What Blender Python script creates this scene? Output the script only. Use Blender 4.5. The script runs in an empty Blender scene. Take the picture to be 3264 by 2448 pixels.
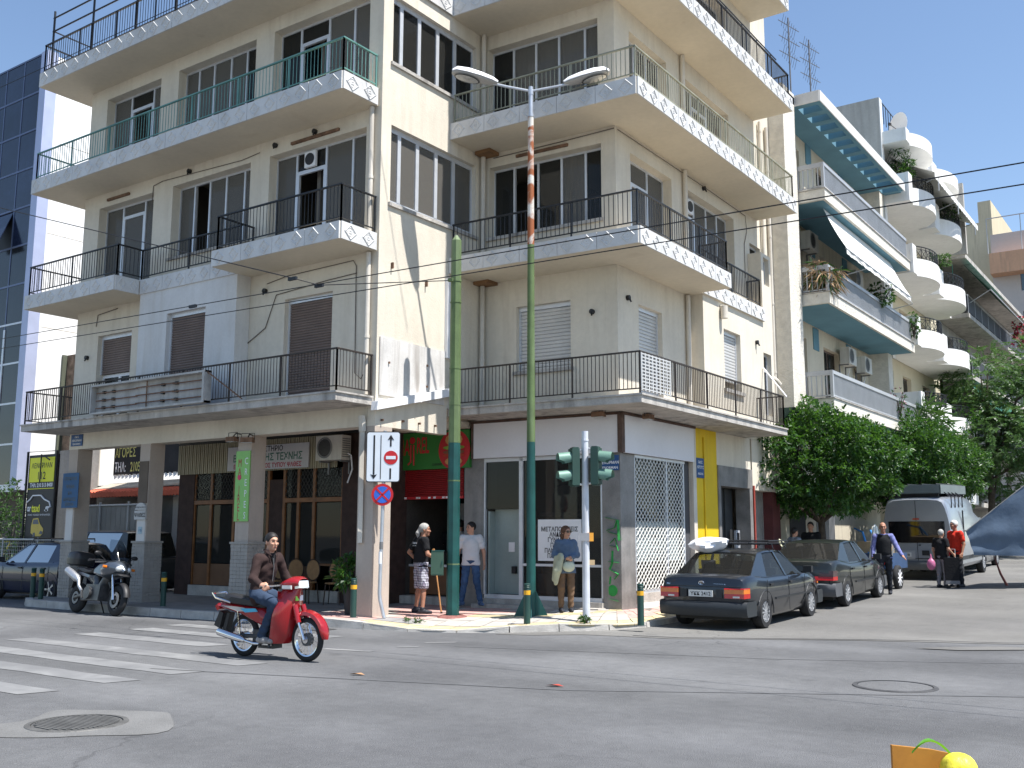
import bpy, bmesh, math, random
import numpy as np
from mathutils import Vector, Matrix
random.seed(7)
RNG = np.random.default_rng(11)
SC = bpy.context.scene
COL = SC.collection
R = math.radians

# ------------------------------------------------------------------ camera, sky, sun, exposure
def setup_view():
    f, pitch, roll, yaw = 3220.0, R(8.509), R(.128), R(124.959)
    cp, sp = math.cos(pitch), math.sin(pitch)
    fw = Vector((math.cos(yaw) * cp, math.sin(yaw) * cp, sp))
    rt = Vector((math.sin(yaw), -math.cos(yaw), 0))
    up = rt.cross(fw)
    rt, up = rt * math.cos(roll) + up * math.sin(roll), -rt * math.sin(roll) + up * math.cos(roll)
    cam = bpy.data.cameras.new('camera')
    cam.sensor_width = 36
    cam.lens = 36 * f / 3264
    cam.clip_start, cam.clip_end = .05, 3000
    o = bpy.data.objects.new('camera', cam)
    COL.objects.link(o)
    m = Matrix((rt, up, -fw)).transposed().to_4x4()
    m.translation = (0, 0, 1.65)
    o.matrix_world = m
    SC.camera = o
setup_view()
SUN_EL, SUN_AZ = 64.5, 4.0          # elevation; plan angle from +X towards +Y
w = bpy.data.worlds.new('World')
SC.world = w
w.use_nodes = True
wn = w.node_tree.nodes
sky = wn.new('ShaderNodeTexSky')
sky.sky_type = 'NISHITA'
sky.sun_disc = False
sky.sun_elevation = R(SUN_EL)
sky.sun_rotation = R(90 - SUN_AZ)
sky.air_density = 1.0
sky.dust_density = .2
sky.ozone_density = 1.4
bg = wn['Background']
w.node_tree.links.new(sky.outputs[0], bg.inputs[0])
bg.inputs[1].default_value = .105
sl = bpy.data.lights.new('sun', 'SUN')
sl.energy = 5.0
sl.angle = R(.5)
sl.color = (1, .97, .93)
so = bpy.data.objects.new('sun', sl)
COL.objects.link(so)
sd = Vector((math.cos(R(SUN_EL)) * math.cos(R(SUN_AZ)), math.cos(R(SUN_EL)) * math.sin(R(SUN_AZ)), math.sin(R(SUN_EL))))
so.rotation_euler = sd.to_track_quat('Z', 'Y').to_euler()
vs = SC.view_settings
SC.display_settings.display_device = 'sRGB'
vs.view_transform = 'Standard'
vs.look = 'None'
vs.exposure = .9
vs.gamma = 1
vs.use_curve_mapping = False

# ------------------------------------------------------------------ materials
def mat(name, c, r=.7, m=0, var=.12, sc=2.5, bump=0, bsc=60, streak=0, dirt=(.16, .13, .1), coat=0, spec=.4, spots=0, spotc=None, spsc=6, spw=.04):
    M = bpy.data.materials.new(name)
    M.use_nodes = True
    n, l = M.node_tree.nodes, M.node_tree.links
    b = n['Principled BSDF']
    b.inputs['Roughness'].default_value = r
    b.inputs['Metallic'].default_value = m
    b.inputs['Specular IOR Level'].default_value = spec
    if coat:
        b.inputs['Coat Weight'].default_value = coat
        b.inputs['Coat Roughness'].default_value = .06
    c3 = tuple(c) + (1,)
    if not (var or streak or bump or spots):
        b.inputs['Base Color'].default_value = c3
        return M
    g = n.new('ShaderNodeNewGeometry')
    def noise(scale, det=4, vec=None, dist=0):
        t = n.new('ShaderNodeTexNoise')
        t.inputs['Scale'].default_value = scale
        t.inputs['Detail'].default_value = det
        t.inputs['Distortion'].default_value = dist
        l.new(vec or g.outputs['Position'], t.inputs['Vector'])
        return t.outputs[0]
    def ramp(x, a, bb, ca=(0, 0, 0, 1), cb=(1, 1, 1, 1)):
        q = n.new('ShaderNodeValToRGB')
        q.color_ramp.elements[0].position, q.color_ramp.elements[1].position = a, bb
        q.color_ramp.elements[0].color, q.color_ramp.elements[1].color = ca, cb
        l.new(x, q.inputs[0])
        return q.outputs[0]
    def mix(fac, A, B):
        q = n.new('ShaderNodeMix')
        q.data_type = 'RGBA'
        if hasattr(fac, 'is_linked'):
            l.new(fac, q.inputs[0])
        else:
            q.inputs[0].default_value = fac
        for s, v in ((6, A), (7, B)):
            if hasattr(v, 'is_linked'):
                l.new(v, q.inputs[s])
            else:
                q.inputs[s].default_value = v
        return q.outputs[2]
    lo = tuple(max(0, x * (1 - var)) for x in c) + (1,)
    hi = tuple(x * (1 + var) for x in c) + (1,)
    base = ramp(noise(sc, 6), .3, .7, lo, hi)
    if var:
        f2 = ramp(noise(sc * 14, 3), .35, .65, tuple([1 - var * .6] * 3) + (1,), (1, 1, 1, 1))
        q = n.new('ShaderNodeMix')
        q.data_type = 'RGBA'
        q.blend_type = 'MULTIPLY'
        q.inputs[0].default_value = 1
        l.new(base, q.inputs[6])
        l.new(f2, q.inputs[7])
        base = q.outputs[2]
    if streak:
        mp = n.new('ShaderNodeMapping')
        mp.inputs['Scale'].default_value = (5, 5, .45)
        l.new(g.outputs['Position'], mp.inputs['Vector'])
        s1 = ramp(noise(1.1, 6, mp.outputs[0], .4), .46, .72)
        s2 = ramp(noise(.5, 3), .34, .58)
        q = n.new('ShaderNodeMath')
        q.operation = 'MULTIPLY'
        l.new(s1, q.inputs[0])
        l.new(s2, q.inputs[1])
        q2 = n.new('ShaderNodeMath')
        q2.operation = 'MULTIPLY'
        q2.inputs[1].default_value = streak
        l.new(q.outputs[0], q2.inputs[0])
        base = mix(q2.outputs[0], base, tuple(dirt) + (1,))
    if spots:
        s3 = ramp(noise(spsc, 5, dist=.6), 1 - spots - spw, 1 - spots + spw)
        base = mix(s3, base, tuple(spotc or dirt) + (1,))
    l.new(base, b.inputs['Base Color'])
    if bump:
        bn = n.new('ShaderNodeBump')
        bn.inputs['Strength'].default_value = bump
        bn.inputs['Distance'].default_value = .02
        l.new(noise(bsc, 4), bn.inputs['Height'])
        l.new(bn.outputs[0], b.inputs['Normal'])
    return M

def glass(name, tint=(.5, .52, .52), ior=1.5, rough=.02, refl=1.0, dust=0, dcol=(.3, .29, .27)):
    M = bpy.data.materials.new(name)
    M.use_nodes = True
    n, l = M.node_tree.nodes, M.node_tree.links
    n.remove(n['Principled BSDF'])
    t = n.new('ShaderNodeBsdfTransparent')
    t.inputs[0].default_value = tuple(tint) + (1,)
    gl = n.new('ShaderNodeBsdfGlossy')
    gl.inputs['Roughness'].default_value = rough
    gl.inputs['Color'].default_value = (refl, refl, refl, 1)
    fr = n.new('ShaderNodeFresnel')
    fr.inputs[0].default_value = ior
    mx = n.new('ShaderNodeMixShader')
    l.new(fr.outputs[0], mx.inputs[0])
    l.new(t.outputs[0], mx.inputs[1])
    l.new(gl.outputs[0], mx.inputs[2])
    last = mx
    if dust:
        df = n.new('ShaderNodeBsdfDiffuse')
        df.inputs[0].default_value = tuple(dcol) + (1,)
        last = n.new('ShaderNodeMixShader')
        last.inputs[0].default_value = dust
        l.new(mx.outputs[0], last.inputs[1])
        l.new(df.outputs[0], last.inputs[2])
    l.new(last.outputs[0], n['Material Output'].inputs[0])
    return M

# ------------------------------------------------------------------ mesh building
OFF = {}
SPLIT = {'window_sill', 'downpipe', 'awning_frame', 'band', 'cable', 'wall_fitting', 'bracket_stub', 'pipe_collar', 'pilaster', 'pillar', 'ventilator', 'floor_slab', 'blue_trim', 'plinth', 'beam', 'pillar_panel', 'step', 'wall', 'sticker', 'entrance', 'balcony_divider', 'interior_wall', 'bracket', 'reversing_lamp', 'tail_lamp', 'headlamp', 'indicator', 'roof_bar', 'wood_panel', 'door_sticker', 'gutter', 'decal', 'pole', 'leg', 'door_surround', 'sticker_plate'}
class PF:                                  # a plane frame: u along U, d outwards along N, z up
    def __init__(s, o, U, N):
        s.o, s.U, s.N = Vector((o[0], o[1], 0)), Vector((U[0], U[1], 0)), Vector((N[0], N[1], 0))
    def p(s, u, z, d=0):
        q = s.o + s.U * u + s.N * d
        return Vector((q.x, q.y, z))

class MB:
    def __init__(s):
        s.v, s.f, s.m = [], [], []
    def add(s, vs, fs, m=0):
        k = len(s.v)
        s.v += [tuple(x) for x in vs]
        s.f += [tuple(i + k for i in f) for f in fs]
        s.m += [m] * len(fs)
        return s
    def hexa(s, p, m=0):
        return s.add(p, [(0, 3, 2, 1), (4, 5, 6, 7), (0, 1, 5, 4), (1, 2, 6, 5), (2, 3, 7, 6), (3, 0, 4, 7)], m)
    def box(s, x0, x1, y0, y1, z0, z1, m=0):
        return s.hexa([(x0, y0, z0), (x1, y0, z0), (x1, y1, z0), (x0, y1, z0), (x0, y0, z1), (x1, y0, z1), (x1, y1, z1), (x0, y1, z1)], m)
    def fb(s, F, u0, u1, z0, z1, d0, d1, m=0):
        return s.hexa([F.p(u0, z0, d0), F.p(u1, z0, d0), F.p(u1, z0, d1), F.p(u0, z0, d1), F.p(u0, z1, d0), F.p(u1, z1, d0), F.p(u1, z1, d1), F.p(u0, z1, d1)], m)
    def obox(s, c, ax, ay, az, m=0):       # centre and three half-axis vectors
        c, ax, ay, az = Vector(c), Vector(ax), Vector(ay), Vector(az)
        return s.hexa([c - ax - ay - az, c + ax - ay - az, c + ax + ay - az, c - ax + ay - az, c - ax - ay + az, c + ax - ay + az, c + ax + ay + az, c - ax + ay + az], m)
    def quad(s, a, b, c, d, m=0):
        return s.add([a, b, c, d], [(0, 1, 2, 3)], m)
    def tube(s, pts, r, n=6, m=0, caps=True, flat=1.0):
        pts = [Vector(p) for p in pts]
        rs = list(r) if isinstance(r, (list, tuple)) else [r] * len(pts)
        vs, fs = [], []
        a = None
        for i, p in enumerate(pts):
            t = (pts[min(i + 1, len(pts) - 1)] - pts[max(i - 1, 0)])
            t = t.normalized() if t.length > 1e-9 else Vector((0, 0, 1))
            if a is None:
                a = t.orthogonal().normalized() if abs(t.z) > .95 else t.cross(Vector((0, 0, 1))).normalized()
            a = (a - t * a.dot(t)).normalized()
            b = t.cross(a)
            for k in range(n):
                an = 2 * math.pi * (k + .5) / n
                vs.append(p + a * (math.cos(an) * rs[i]) + b * (math.sin(an) * rs[i] * flat))
        for i in range(len(pts) - 1):
            for k in range(n):
                k2 = (k + 1) % n
                fs.append((i * n + k, i * n + k2, (i + 1) * n + k2, (i + 1) * n + k))
        if caps:
            fs.append(tuple(range(n - 1, -1, -1)))
            fs.append(tuple(range((len(pts) - 1) * n, len(pts) * n)))
        return s.add(vs, fs, m)
    def lathe(s, prof, o=(0, 0, 0), n=16, m=0, ax='z', caps=False):
        o = Vector(o)
        B = {'z': ((1, 0, 0), (0, 1, 0), (0, 0, 1)), 'y': ((1, 0, 0), (0, 0, 1), (0, 1, 0)), 'x': ((0, 1, 0), (0, 0, 1), (1, 0, 0))}[ax]
        A, Bv, Cv = [Vector(q) for q in B]
        vs, fs = [], []
        for r, h in prof:
            for k in range(n):
                an = 2 * math.pi * k / n
                vs.append(o + A * (r * math.cos(an)) + Bv * (r * math.sin(an)) + Cv * h)
        for i in range(len(prof) - 1):
            for k in range(n):
                k2 = (k + 1) % n
                fs.append((i * n + k, i * n + k2, (i + 1) * n + k2, (i + 1) * n + k))
        if caps:
            fs.append(tuple(range(n)))
            fs.append(tuple(range((len(prof) - 1) * n, len(prof) * n)))
        return s.add(vs, fs, m)
    def prism(s, poly, e, m=0):            # closed 3D polygon extruded by vector e
        e = Vector(e)
        k = len(poly)
        P = [Vector(p) for p in poly]
        fs = [tuple(range(k - 1, -1, -1)), tuple(range(k, 2 * k))]
        fs += [(i, (i + 1) % k, k + (i + 1) % k, k + i) for i in range(k)]
        return s.add(P + [p + e for p in P], fs, m)
    def grid(s, rows, m=0, close=False):   # rows of points -> quads
        k = len(rows[0])
        vs = [p for r in rows for p in r]
        fs = []
        for i in range(len(rows) - 1):
            for j in range(k if close else k - 1):
                j2 = (j + 1) % k
                fs.append((i * k + j, i * k + j2, (i + 1) * k + j2, (i + 1) * k + j))
        return s.add(vs, fs, m)
    def ell(s, c, rx, ry, rz, n=12, h=8, m=0):
        c = Vector(c)
        rows = []
        for i in range(h + 1):
            t = math.pi * (.01 + .98 * i / h)
            rows.append([c + Vector((rx * math.sin(t) * math.cos(2 * math.pi * k / n), ry * math.sin(t) * math.sin(2 * math.pi * k / n), rz * math.cos(t))) for k in range(n)])
        return s.grid(rows, m, True)
    def mesh(s, name, mats, off=(0, 0, 0), smooth=0, recalc=True):
        me = bpy.data.meshes.new(name)
        o = Vector(off)
        me.from_pydata([Vector(v) - o for v in s.v], [], s.f)
        for q in (mats if isinstance(mats, (list, tuple)) else [mats]):
            me.materials.append(q)
        me.polygons.foreach_set('material_index', s.m)
        if recalc:
            bm = bmesh.new()
            bm.from_mesh(me)
            bmesh.ops.recalc_face_normals(bm, faces=bm.faces)
            bm.to_mesh(me)
            bm.free()
        if smooth:
            me.polygons.foreach_set('use_smooth', [True] * len(me.polygons))
            me.set_sharp_from_angle(angle=R(smooth))
        me.update()
        return me
    def islands(s):
        key, par = {}, list(range(len(s.v)))
        def find(i):
            while par[i] != i:
                par[i] = par[par[i]]
                i = par[i]
            return i
        for i, v in enumerate(s.v):
            q = tuple(round(x * 2000) for x in v)
            if q in key:
                par[find(i)] = find(key[q])
            else:
                key[q] = i
        for f in s.f:
            for i in f[1:]:
                par[find(i)] = find(f[0])
        out = {}
        for f, m in zip(s.f, s.m):
            out.setdefault(find(f[0]), MB()).add([s.v[i] for i in f], [tuple(range(len(f)))], m)
        return list(out.values())
    def part(s, name, mats, parent=None, smooth=0, recalc=True, label=None, stuff=False):
        if name in SPLIT and parent:
            isl = s.islands()
            if 1 < len(isl) < 60:
                for q in isl:
                    o = link(name, q.mesh(name, mats, OFF.get(parent.name, (0, 0, 0)), smooth, recalc), parent, label)
                return o
        off = OFF.get(parent.name, (0, 0, 0)) if parent else (0, 0, 0)
        return link(name, s.mesh(name, mats, off, smooth, recalc), parent, label, stuff)

def link(name, me, parent=None, label=None, stuff=False):
    o = bpy.data.objects.new(name, me)
    COL.objects.link(o)
    if parent:
        o.parent = parent
        OFF[o.name] = OFF.get(parent.name, (0, 0, 0))
    if label:
        o['label'] = label
    if stuff:
        o['kind'] = 'stuff'
    return o

def tag(o, label, cat, group=None):
    o['label'], o['category'] = label, cat
    if group:
        o['group'] = group
    return o
def struct(o):
    o['kind'] = 'structure'
    return o

def thing(name, label, cat, loc=(0, 0, 0), rz=0, group=None, world=False):
    o = bpy.data.objects.new(name, None)
    o.empty_display_size = .2
    COL.objects.link(o)
    o.location = loc
    o.rotation_euler = (0, 0, rz)
    tag(o, label, cat, group)
    OFF[o.name] = tuple(loc) if world else (0, 0, 0)
    return o

def copy_tree(o, parent=None):
    c = o.copy()
    COL.objects.link(c)
    OFF[c.name] = (0, 0, 0)
    if parent:
        c.parent = parent
    for ch in list(o.children):
        copy_tree(ch, c)
    return c
def dup(o, loc, rz, label, group=None):
    c = copy_tree(o)
    c.location, c.rotation_euler = loc, (0, 0, rz)
    c['label'] = label
    if group:
        c['group'] = group
    return c

def text_mesh(body, size, bold=0, res=2, sx=1.0, align='LEFT', sp=1.0):
    cu = bpy.data.curves.new('lettering', 'FONT')
    cu.body, cu.size, cu.resolution_u, cu.offset = body, size, res, bold * size
    cu.align_x = align
    cu.space_line = sp
    o = bpy.data.objects.new('lettering', cu)
    COL.objects.link(o)
    me = bpy.data.meshes.new_from_object(o.evaluated_get(bpy.context.evaluated_depsgraph_get()))
    bpy.data.objects.remove(o)
    bpy.data.curves.remove(cu)
    me.transform(Matrix.Diagonal((sx, 1, 1, 1)))
    return me
def text(body, size, o, right, up, m, parent, bold=.012, sx=1.0, align='LEFT', name='lettering', sp=1.0):
    me = text_mesh(body, size, bold, 2, sx, align, sp)
    x, y = Vector(right).normalized(), Vector(up).normalized()
    T = Matrix((x, y, x.cross(y))).transposed().to_4x4()
    T.translation = Vector(o) - Vector(OFF.get(parent.name, (0, 0, 0)) if parent else (0, 0, 0))
    me.transform(T)
    me.materials.clear()
    me.materials.append(m)
    return link(name, me, parent)
def ftext(body, size, F, u, z, d, m, parent, flip=False, **k):
    return text(body, size, F.p(u, z, d), -F.U if flip else F.U, (0, 0, 1), m, parent, **k)

def wall(F, u0, u1, z0, z1, holes=(), th=.22, d=0, mb=None, m=0):
    mb = mb or MB()
    us = sorted({u0, u1} | {min(max(x, u0), u1) for h in holes for x in h[:2]})
    zs = sorted({z0, z1} | {min(max(x, z0), z1) for h in holes for x in h[2:]})
    solid = {}
    for i in range(len(us) - 1):
        for j in range(len(zs) - 1):
            a, b = (us[i] + us[i + 1]) / 2, (zs[j] + zs[j + 1]) / 2
            solid[i, j] = not any(h[0] < a < h[1] and h[2] < b < h[3] for h in holes)
    for (i, j), s in solid.items():
        if not s:
            continue
        a, b, c, e = us[i], us[i + 1], zs[j], zs[j + 1]
        P = lambda u, z, k: F.p(u, z, d - k * th)
        mb.quad(P(a, c, 0), P(b, c, 0), P(b, e, 0), P(a, e, 0), m)
        mb.quad(P(b, c, 1), P(a, c, 1), P(a, e, 1), P(b, e, 1), m)
        for di, dj, q in ((-1, 0, (a, c, a, e)), (1, 0, (b, e, b, c)), (0, -1, (b, c, a, c)), (0, 1, (a, e, b, e))):
            if not solid.get((i + di, j + dj), False):
                mb.quad(P(q[0], q[1], 0), P(q[2], q[3], 0), P(q[2], q[3], 1), P(q[0], q[1], 1), m)
    return mb
# ------------------------------------------------------------------ materials of the corner building
cream = mat('cream_plaster', (.66, .60, .495), .85, var=.08, sc=.8, bump=.25, bsc=35, streak=.3, dirt=(.40, .33, .25))
creamsoft = mat('soffit_plaster', (.64, .565, .44), .9, var=.08, sc=.6, bump=.15, bsc=30, spots=.24, spotc=(.47, .38, .27), spsc=.9, spw=.12)
whitewall = mat('white_plaster', (.63, .62, .60), .85, var=.08, sc=1.2, bump=.2, bsc=40, streak=.3, dirt=(.42, .37, .3))
slabmat = mat('concrete_edge', (.46, .43, .39), .9, var=.22, sc=2.2, bump=.5, bsc=25, streak=.8, dirt=(.13, .12, .11))
tilemat = mat('marble_tile', (.59, .58, .56), .55, var=.1, sc=2.5, bump=.15, bsc=30, spots=.2, spotc=(.47, .47, .48), spsc=2)
alu = mat('aluminium_frame', (.62, .64, .67), .4, .35, var=.06, sc=5)
alud = mat('dark_aluminium', (.2, .2, .2), .5, .3, var=.1)
pane_g = glass('window_glass', (.75, .75, .73), 1.45, .05, .45, .42, (.25, .235, .21))
pane_d = glass('dark_glass', (.36, .38, .38), 1.45, .03, .5, .16, (.13, .13, .12))
curtain = mat('grey_curtain', (.52, .49, .45), .95, var=.08, sc=3)
curtainw = mat('pale_curtain', (.74, .72, .66), .95, var=.06, sc=3)
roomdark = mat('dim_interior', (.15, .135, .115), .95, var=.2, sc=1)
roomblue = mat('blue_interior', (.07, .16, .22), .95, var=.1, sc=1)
blackp = mat('black_iron', (.02, .021, .024), .45, .2, var=.25, sc=6)
brownp = mat('brown_iron', (.045, .035, .03), .6, .2, var=.3, sc=5)
greenp = mat('faded_green_iron', (.12, .27, .24), .5, 0, var=.2, sc=3, spots=.2, spotc=(.35, .38, .3), spsc=5)
palep = mat('worn_olive_iron', (.27, .27, .20), .55, 0, var=.2, sc=3, spots=.3, spotc=(.14, .08, .05), spsc=4)
pipem = mat('pvc_pipe', (.62, .57, .49), .6, var=.1, sc=2, streak=.4)
brownsh = mat('brown_shutter', (.17, .125, .105), .6, var=.15, sc=2)
alush = mat('metal_shutter', (.55, .54, .52), .45, .2, var=.08, sc=2)
rust = mat('rusty_iron', (.19, .11, .07), .9, var=.4, sc=8)
darkm = mat('black_plastic', (.018, .018, .02), .5, var=.2)
whitep = mat('white_paint', (.78, .78, .79), .5, var=.04, sc=2)
wood = mat('varnished_wood', (.23, .095, .03), .5, var=.25, sc=6)
marbleg = mat('grey_marble', (.22, .21, .20), .5, var=.25, sc=3, bump=.1, streak=.5, dirt=(.36, .33, .3), spots=.25, spotc=(.12, .11, .1), spsc=2.5)
tilem = {}

LF = PF((0, 14.13), (1, 0), (0, -1))
RT = PF((-13.05, 0), (0, 1), (1, 0))
md = Vector((.9989, .0478))
MF = PF((-13.05, 17.5), md, (md.y, -md.x))
RF = PF((-9.73, 0), (0, 1), (1, 0))
BASE = (-16, 18, .15)
bld = thing('apartment_building', 'cream corner apartment block with wrap-around balconies over a shopfront arcade', 'building', BASE, world=True)
Z1, Z2, Z3, Z4, Z5 = (4.09, 4.26), (7.13, 7.47), (10.11, 10.47), (12.96, 13.33), (15.86, 16.2)

# ---- walls
wb = MB()
h1 = [(-22.26, -20.9, 4.28, 6.45), (-15.65, -14.27, 4.28, 6.49), (-20.0, -16.8, 4.3, 7.0)]
h2 = [(-22.56, -20.34, 7.5, 9.75), (-19.62, -16.9, 8.0, 9.75), (-16.29, -13.45, 7.5, 9.75)]
h3 = [(-22.5, -20.3, 10.5, 12.63), (-19.62, -16.88, 10.5, 12.63), (-16.29, -13.43, 10.5, 12.63)]
wall(LF, -23.2, -13.33, 4.26, 13.33, h1 + h2 + h3, th=.3, mb=wb)
WP = PF((0, 13.76), (1, 0), (0, -1))
wall(WP, -20.11, -16.74, 4.26, 7.13, [(-19.08, -17.74, 5.12, 6.55)], th=.365, mb=wb, m=1)
wall(RT, 14.13, 17.5, 4.26, 13.33, [(14.42, 17.23, 8.17, 9.8), (14.42, 17.23, 11.13, 12.6)], th=.28, mb=wb)
wall(RT, 14.13, 16.3, 3.7, 4.26, [], th=.2, mb=wb)
wall(MF, 0, 3.044, 4.26, 16.2, [(.9, 2.23, 5.1, 6.52), (.17, 2.98, 8.17, 9.8), (.12, 2.93, 10.5, 12.63), (.12, 2.93, 13.4, 15.4)], th=.28, mb=wb)
wall(RF, 17.65, 26.6, 4.09, 18, [(18.56, 19.65, 4.28, 6.47), (22.17, 23.18, 5.08, 6.52), (24.7, 25.24, 4.7, 6.32), (18.28, 20.27, 7.5, 9.72), (21.04, 23.87, 7.75, 9.72), (24.91, 25.66, 8.16, 9.35),
     (18.31, 20.13, 10.5, 12.5), (21.0, 23.74, 10.5, 12.5), (18.4, 20.2, 13.4, 15.4), (21, 23.7, 13.4, 15.4)], th=.28, mb=wb)
PR = PF((-9.37, 0), (0, 1), (1, 0))
wall(PR, 21.02, 25.42, 4.26, 7.13, [(22.17, 23.18, 5.08, 6.52), (24.7, 25.24, 4.7, 6.32)], th=.355, mb=wb)
wall(PR, 24.75, 25.42, 7.13, 9.0, [(24.91, 25.3, 8.16, 8.9)], th=.355, mb=wb)
lw = PF((-23.2, 0), (0, -1), (-1, 0))
wall(lw, -26.6, -14.43, 4.09, 13.33, [], th=.28, mb=wb)
bw = PF((0, 26.6), (-1, 0), (0, 1))
wall(bw, 10.02, 22.9, .1, 16, [], th=.28, mb=wb)
wall(PF((-13.3, 0), (0, -1), (-1, 0)), -26.6, -17.5, 13.33, 16.2, [], th=.25, mb=wb)
wb.part('wall', [cream, whitewall], bld)
# grey weathered board on the sunlit return wall, and its sloping gutter
b = MB().fb(RT, 14.2, 16.18, 4.3, 5.43, .004, .03)
b.part('wall_panel', mat('weathered_panel', (.60, .58, .55), .8, var=.12, sc=2, streak=.9, dirt=(.33, .3, .27), bump=.2), bld)
b = MB()
p0, p1 = RT.p(14.02, 3.98, .07), RT.p(16.3, 4.5, .07)
b.hexa([p0 + Vector(q) for q in ((-.08, 0, 0), (.08, 0, 0), (.08, .02, .17), (-.08, .02, .17))] + [p1 + Vector(q) for q in ((-.08, 0, 0), (.08, 0, 0), (.08, .02, .17), (-.08, .02, .17))])
b.obox(RT.p(15.3, 4.36, .08), (.075, 0, 0), (0, .012, 0), (0, 0, .1))
b.part('gutter', whitep, bld)
b = MB()
for u, z in ((14.45, 4.95), (15.6, 5.05), (15.6, 4.62), (14.5, 6.9), (15.55, 6.75), (14.3, 3.82), (14.9, 3.85), (15.4, 3.85), (15.9, 3.85)):
    b.obox(RT.p(u, z, .03), (.03, 0, 0), (0, .015, 0), (0, 0, .06 if z > 6 else .02))
b.part('bracket_stub', rust, bld)
MB().box(-13.09, -12.98, 16.2, 16.34, 5.3, 7.0).part('cable_duct', whitep, bld)

# ---- floor plates, roof, inner rooms
b = MB()
for z in (Z1, Z2, Z3, Z4):
    b.box(-22.9, -13.34, 14.44, 26.3, z[0], z[1])
    b.box(-13.34, -10.02, 17.95, 26.3, z[0], z[1])
b.box(-13.2, -9.74, 17.7, 26.55, Z5[0], Z5[1])
b.part('floor_slab', creamsoft, bld)
b = MB()
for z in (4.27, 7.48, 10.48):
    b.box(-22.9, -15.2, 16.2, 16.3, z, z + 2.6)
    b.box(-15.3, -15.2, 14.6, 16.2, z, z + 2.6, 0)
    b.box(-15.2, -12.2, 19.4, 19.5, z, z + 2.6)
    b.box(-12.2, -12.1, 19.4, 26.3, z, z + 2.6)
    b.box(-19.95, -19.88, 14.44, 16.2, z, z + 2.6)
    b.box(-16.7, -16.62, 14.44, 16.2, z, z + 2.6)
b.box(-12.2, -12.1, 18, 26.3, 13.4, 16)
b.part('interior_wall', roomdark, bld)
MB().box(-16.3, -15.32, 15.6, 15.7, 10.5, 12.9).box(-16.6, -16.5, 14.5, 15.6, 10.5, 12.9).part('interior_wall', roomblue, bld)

# ---- glazed openings
def glazing(F, u0, u1, z0, z1, cells, d=-.22, fr=.05, fmat=alu, thick=.05, gm=None, dc=.13):
    """cells: list of (ua, ub, kind, transom z or None); kind c curtain, w pale curtain, d bare, o open"""
    b = MB()
    b.fb(F, u0, u1, z0, z0 + fr, d - thick, d).fb(F, u0, u1, z1 - fr, z1, d - thick, d)
    edges = sorted({round(x, 3) for c in cells for x in c[:2]})
    for x in edges:
        b.fb(F, max(u0, x - fr / 2), min(u1, x + fr / 2), z0 + fr, z1 - fr, d - thick - .003, d + .004)
    for c in cells:
        if c[3]:
            b.fb(F, c[0] + fr / 2, c[1] - fr / 2, c[3] - .04, c[3] + .04, d - thick, d + .002)
            for xx in (c[0] + fr / 2, c[1] - fr / 2 - .05):
                b.fb(F, xx, xx + .05, z0 + fr, c[3] - .04, d - thick, d + .003)
    w_ = b.part('window', fmat, bld)
    for c in cells:
        a, e = c[0] + fr / 2, c[1] - fr / 2
        zs = [(z0 + fr, c[3] - .04), (c[3] + .04, z1 - fr)] if c[3] else [(z0 + fr, z1 - fr)]
        for k, (za, zb) in enumerate(zs):
            if c[2] == 'o' and k == 0:
                continue
            MB().fb(F, a, e, za, zb, d - thick / 2 - .006, d - thick / 2).part('pane', gm or (pane_d if c[2] in 'do' else pane_g), w_)
        if c[2] in 'cw':
            zt = c[3] + .3 if c[3] else z1
            rows = [[], []]
            ph, nn = random.random() * 6, max(10, int((e - a) / .025))
            for i in range(nn + 1):
                u = a + (e - a) * i / nn
                dd = d - dc + .022 * math.sin(u * 52 + ph) + .012 * math.sin(u * 23 + ph * 2)
                rows[0].append(F.p(u, z0 + .06, dd))
                rows[1].append(F.p(u, z1 - .02, dd + .005))
            MB().grid(rows).part('curtain', curtain if c[2] == 'c' else curtainw, w_, smooth=60, recalc=False)
    return w_
def cols(u0, u1, fr, kinds, doors={}):
    e = [u0] + [u0 + (u1 - u0) * x for x in fr] + [u1]
    return [(e[i], e[i + 1], kinds[i], doors.get(i)) for i in range(len(kinds))]
glazing(LF, -22.56, -20.34, 7.5, 9.75, cols(-22.56, -20.34, (.32, .72), 'ccc', {1: 9.42}))
glazing(LF, -19.62, -16.9, 8.0, 9.75, cols(-19.62, -16.9, (.2, .4, .61, .84), 'coccc'))
glazing(LF, -16.29, -13.45, 7.5, 9.75, cols(-16.29, -13.45, (.22, .53, .8), 'cocc', {1: 9.28}))
glazing(LF, -22.5, -20.3, 10.5, 12.63, cols(-22.5, -20.3, (.33, .74), 'coc', {1: 12.2}))
glazing(LF, -19.62, -16.88, 10.5, 12.63, cols(-19.62, -16.88, (.18, .38, .6, .8), 'ccccd'))
glazing(LF, -16.29, -13.43, 10.5, 12.63, cols(-16.29, -13.43, (.22, .52, .78), 'docc', {1: 12.2}))
for z0, z1, kk in ((8.17, 9.8, 'wwwcc'), (11.13, 12.6, 'ddddd')):
    e = [14.42, 14.78, 15.35, 15.96, 16.56, 17.23]
    glazing(RT, 14.42, 17.23, z0, z1, [(e[i], e[i + 1], kk[i], None) for i in range(5)], d=-.1, fr=.1, dc=.16)
glazing(MF, .17, 2.98, 8.17, 9.8, cols(.17, 2.98, (.19, .41, .62, .83), 'dodcd'))
glazing(MF, .12, 2.93, 10.5, 12.63, cols(.12, 2.93, (.2, .41, .62, .85), 'dcccc'))
glazing(MF, .12, 2.93, 13.4, 15.4, cols(.12, 2.93, (.2, .41, .62, .85), 'cccdd'))
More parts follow.
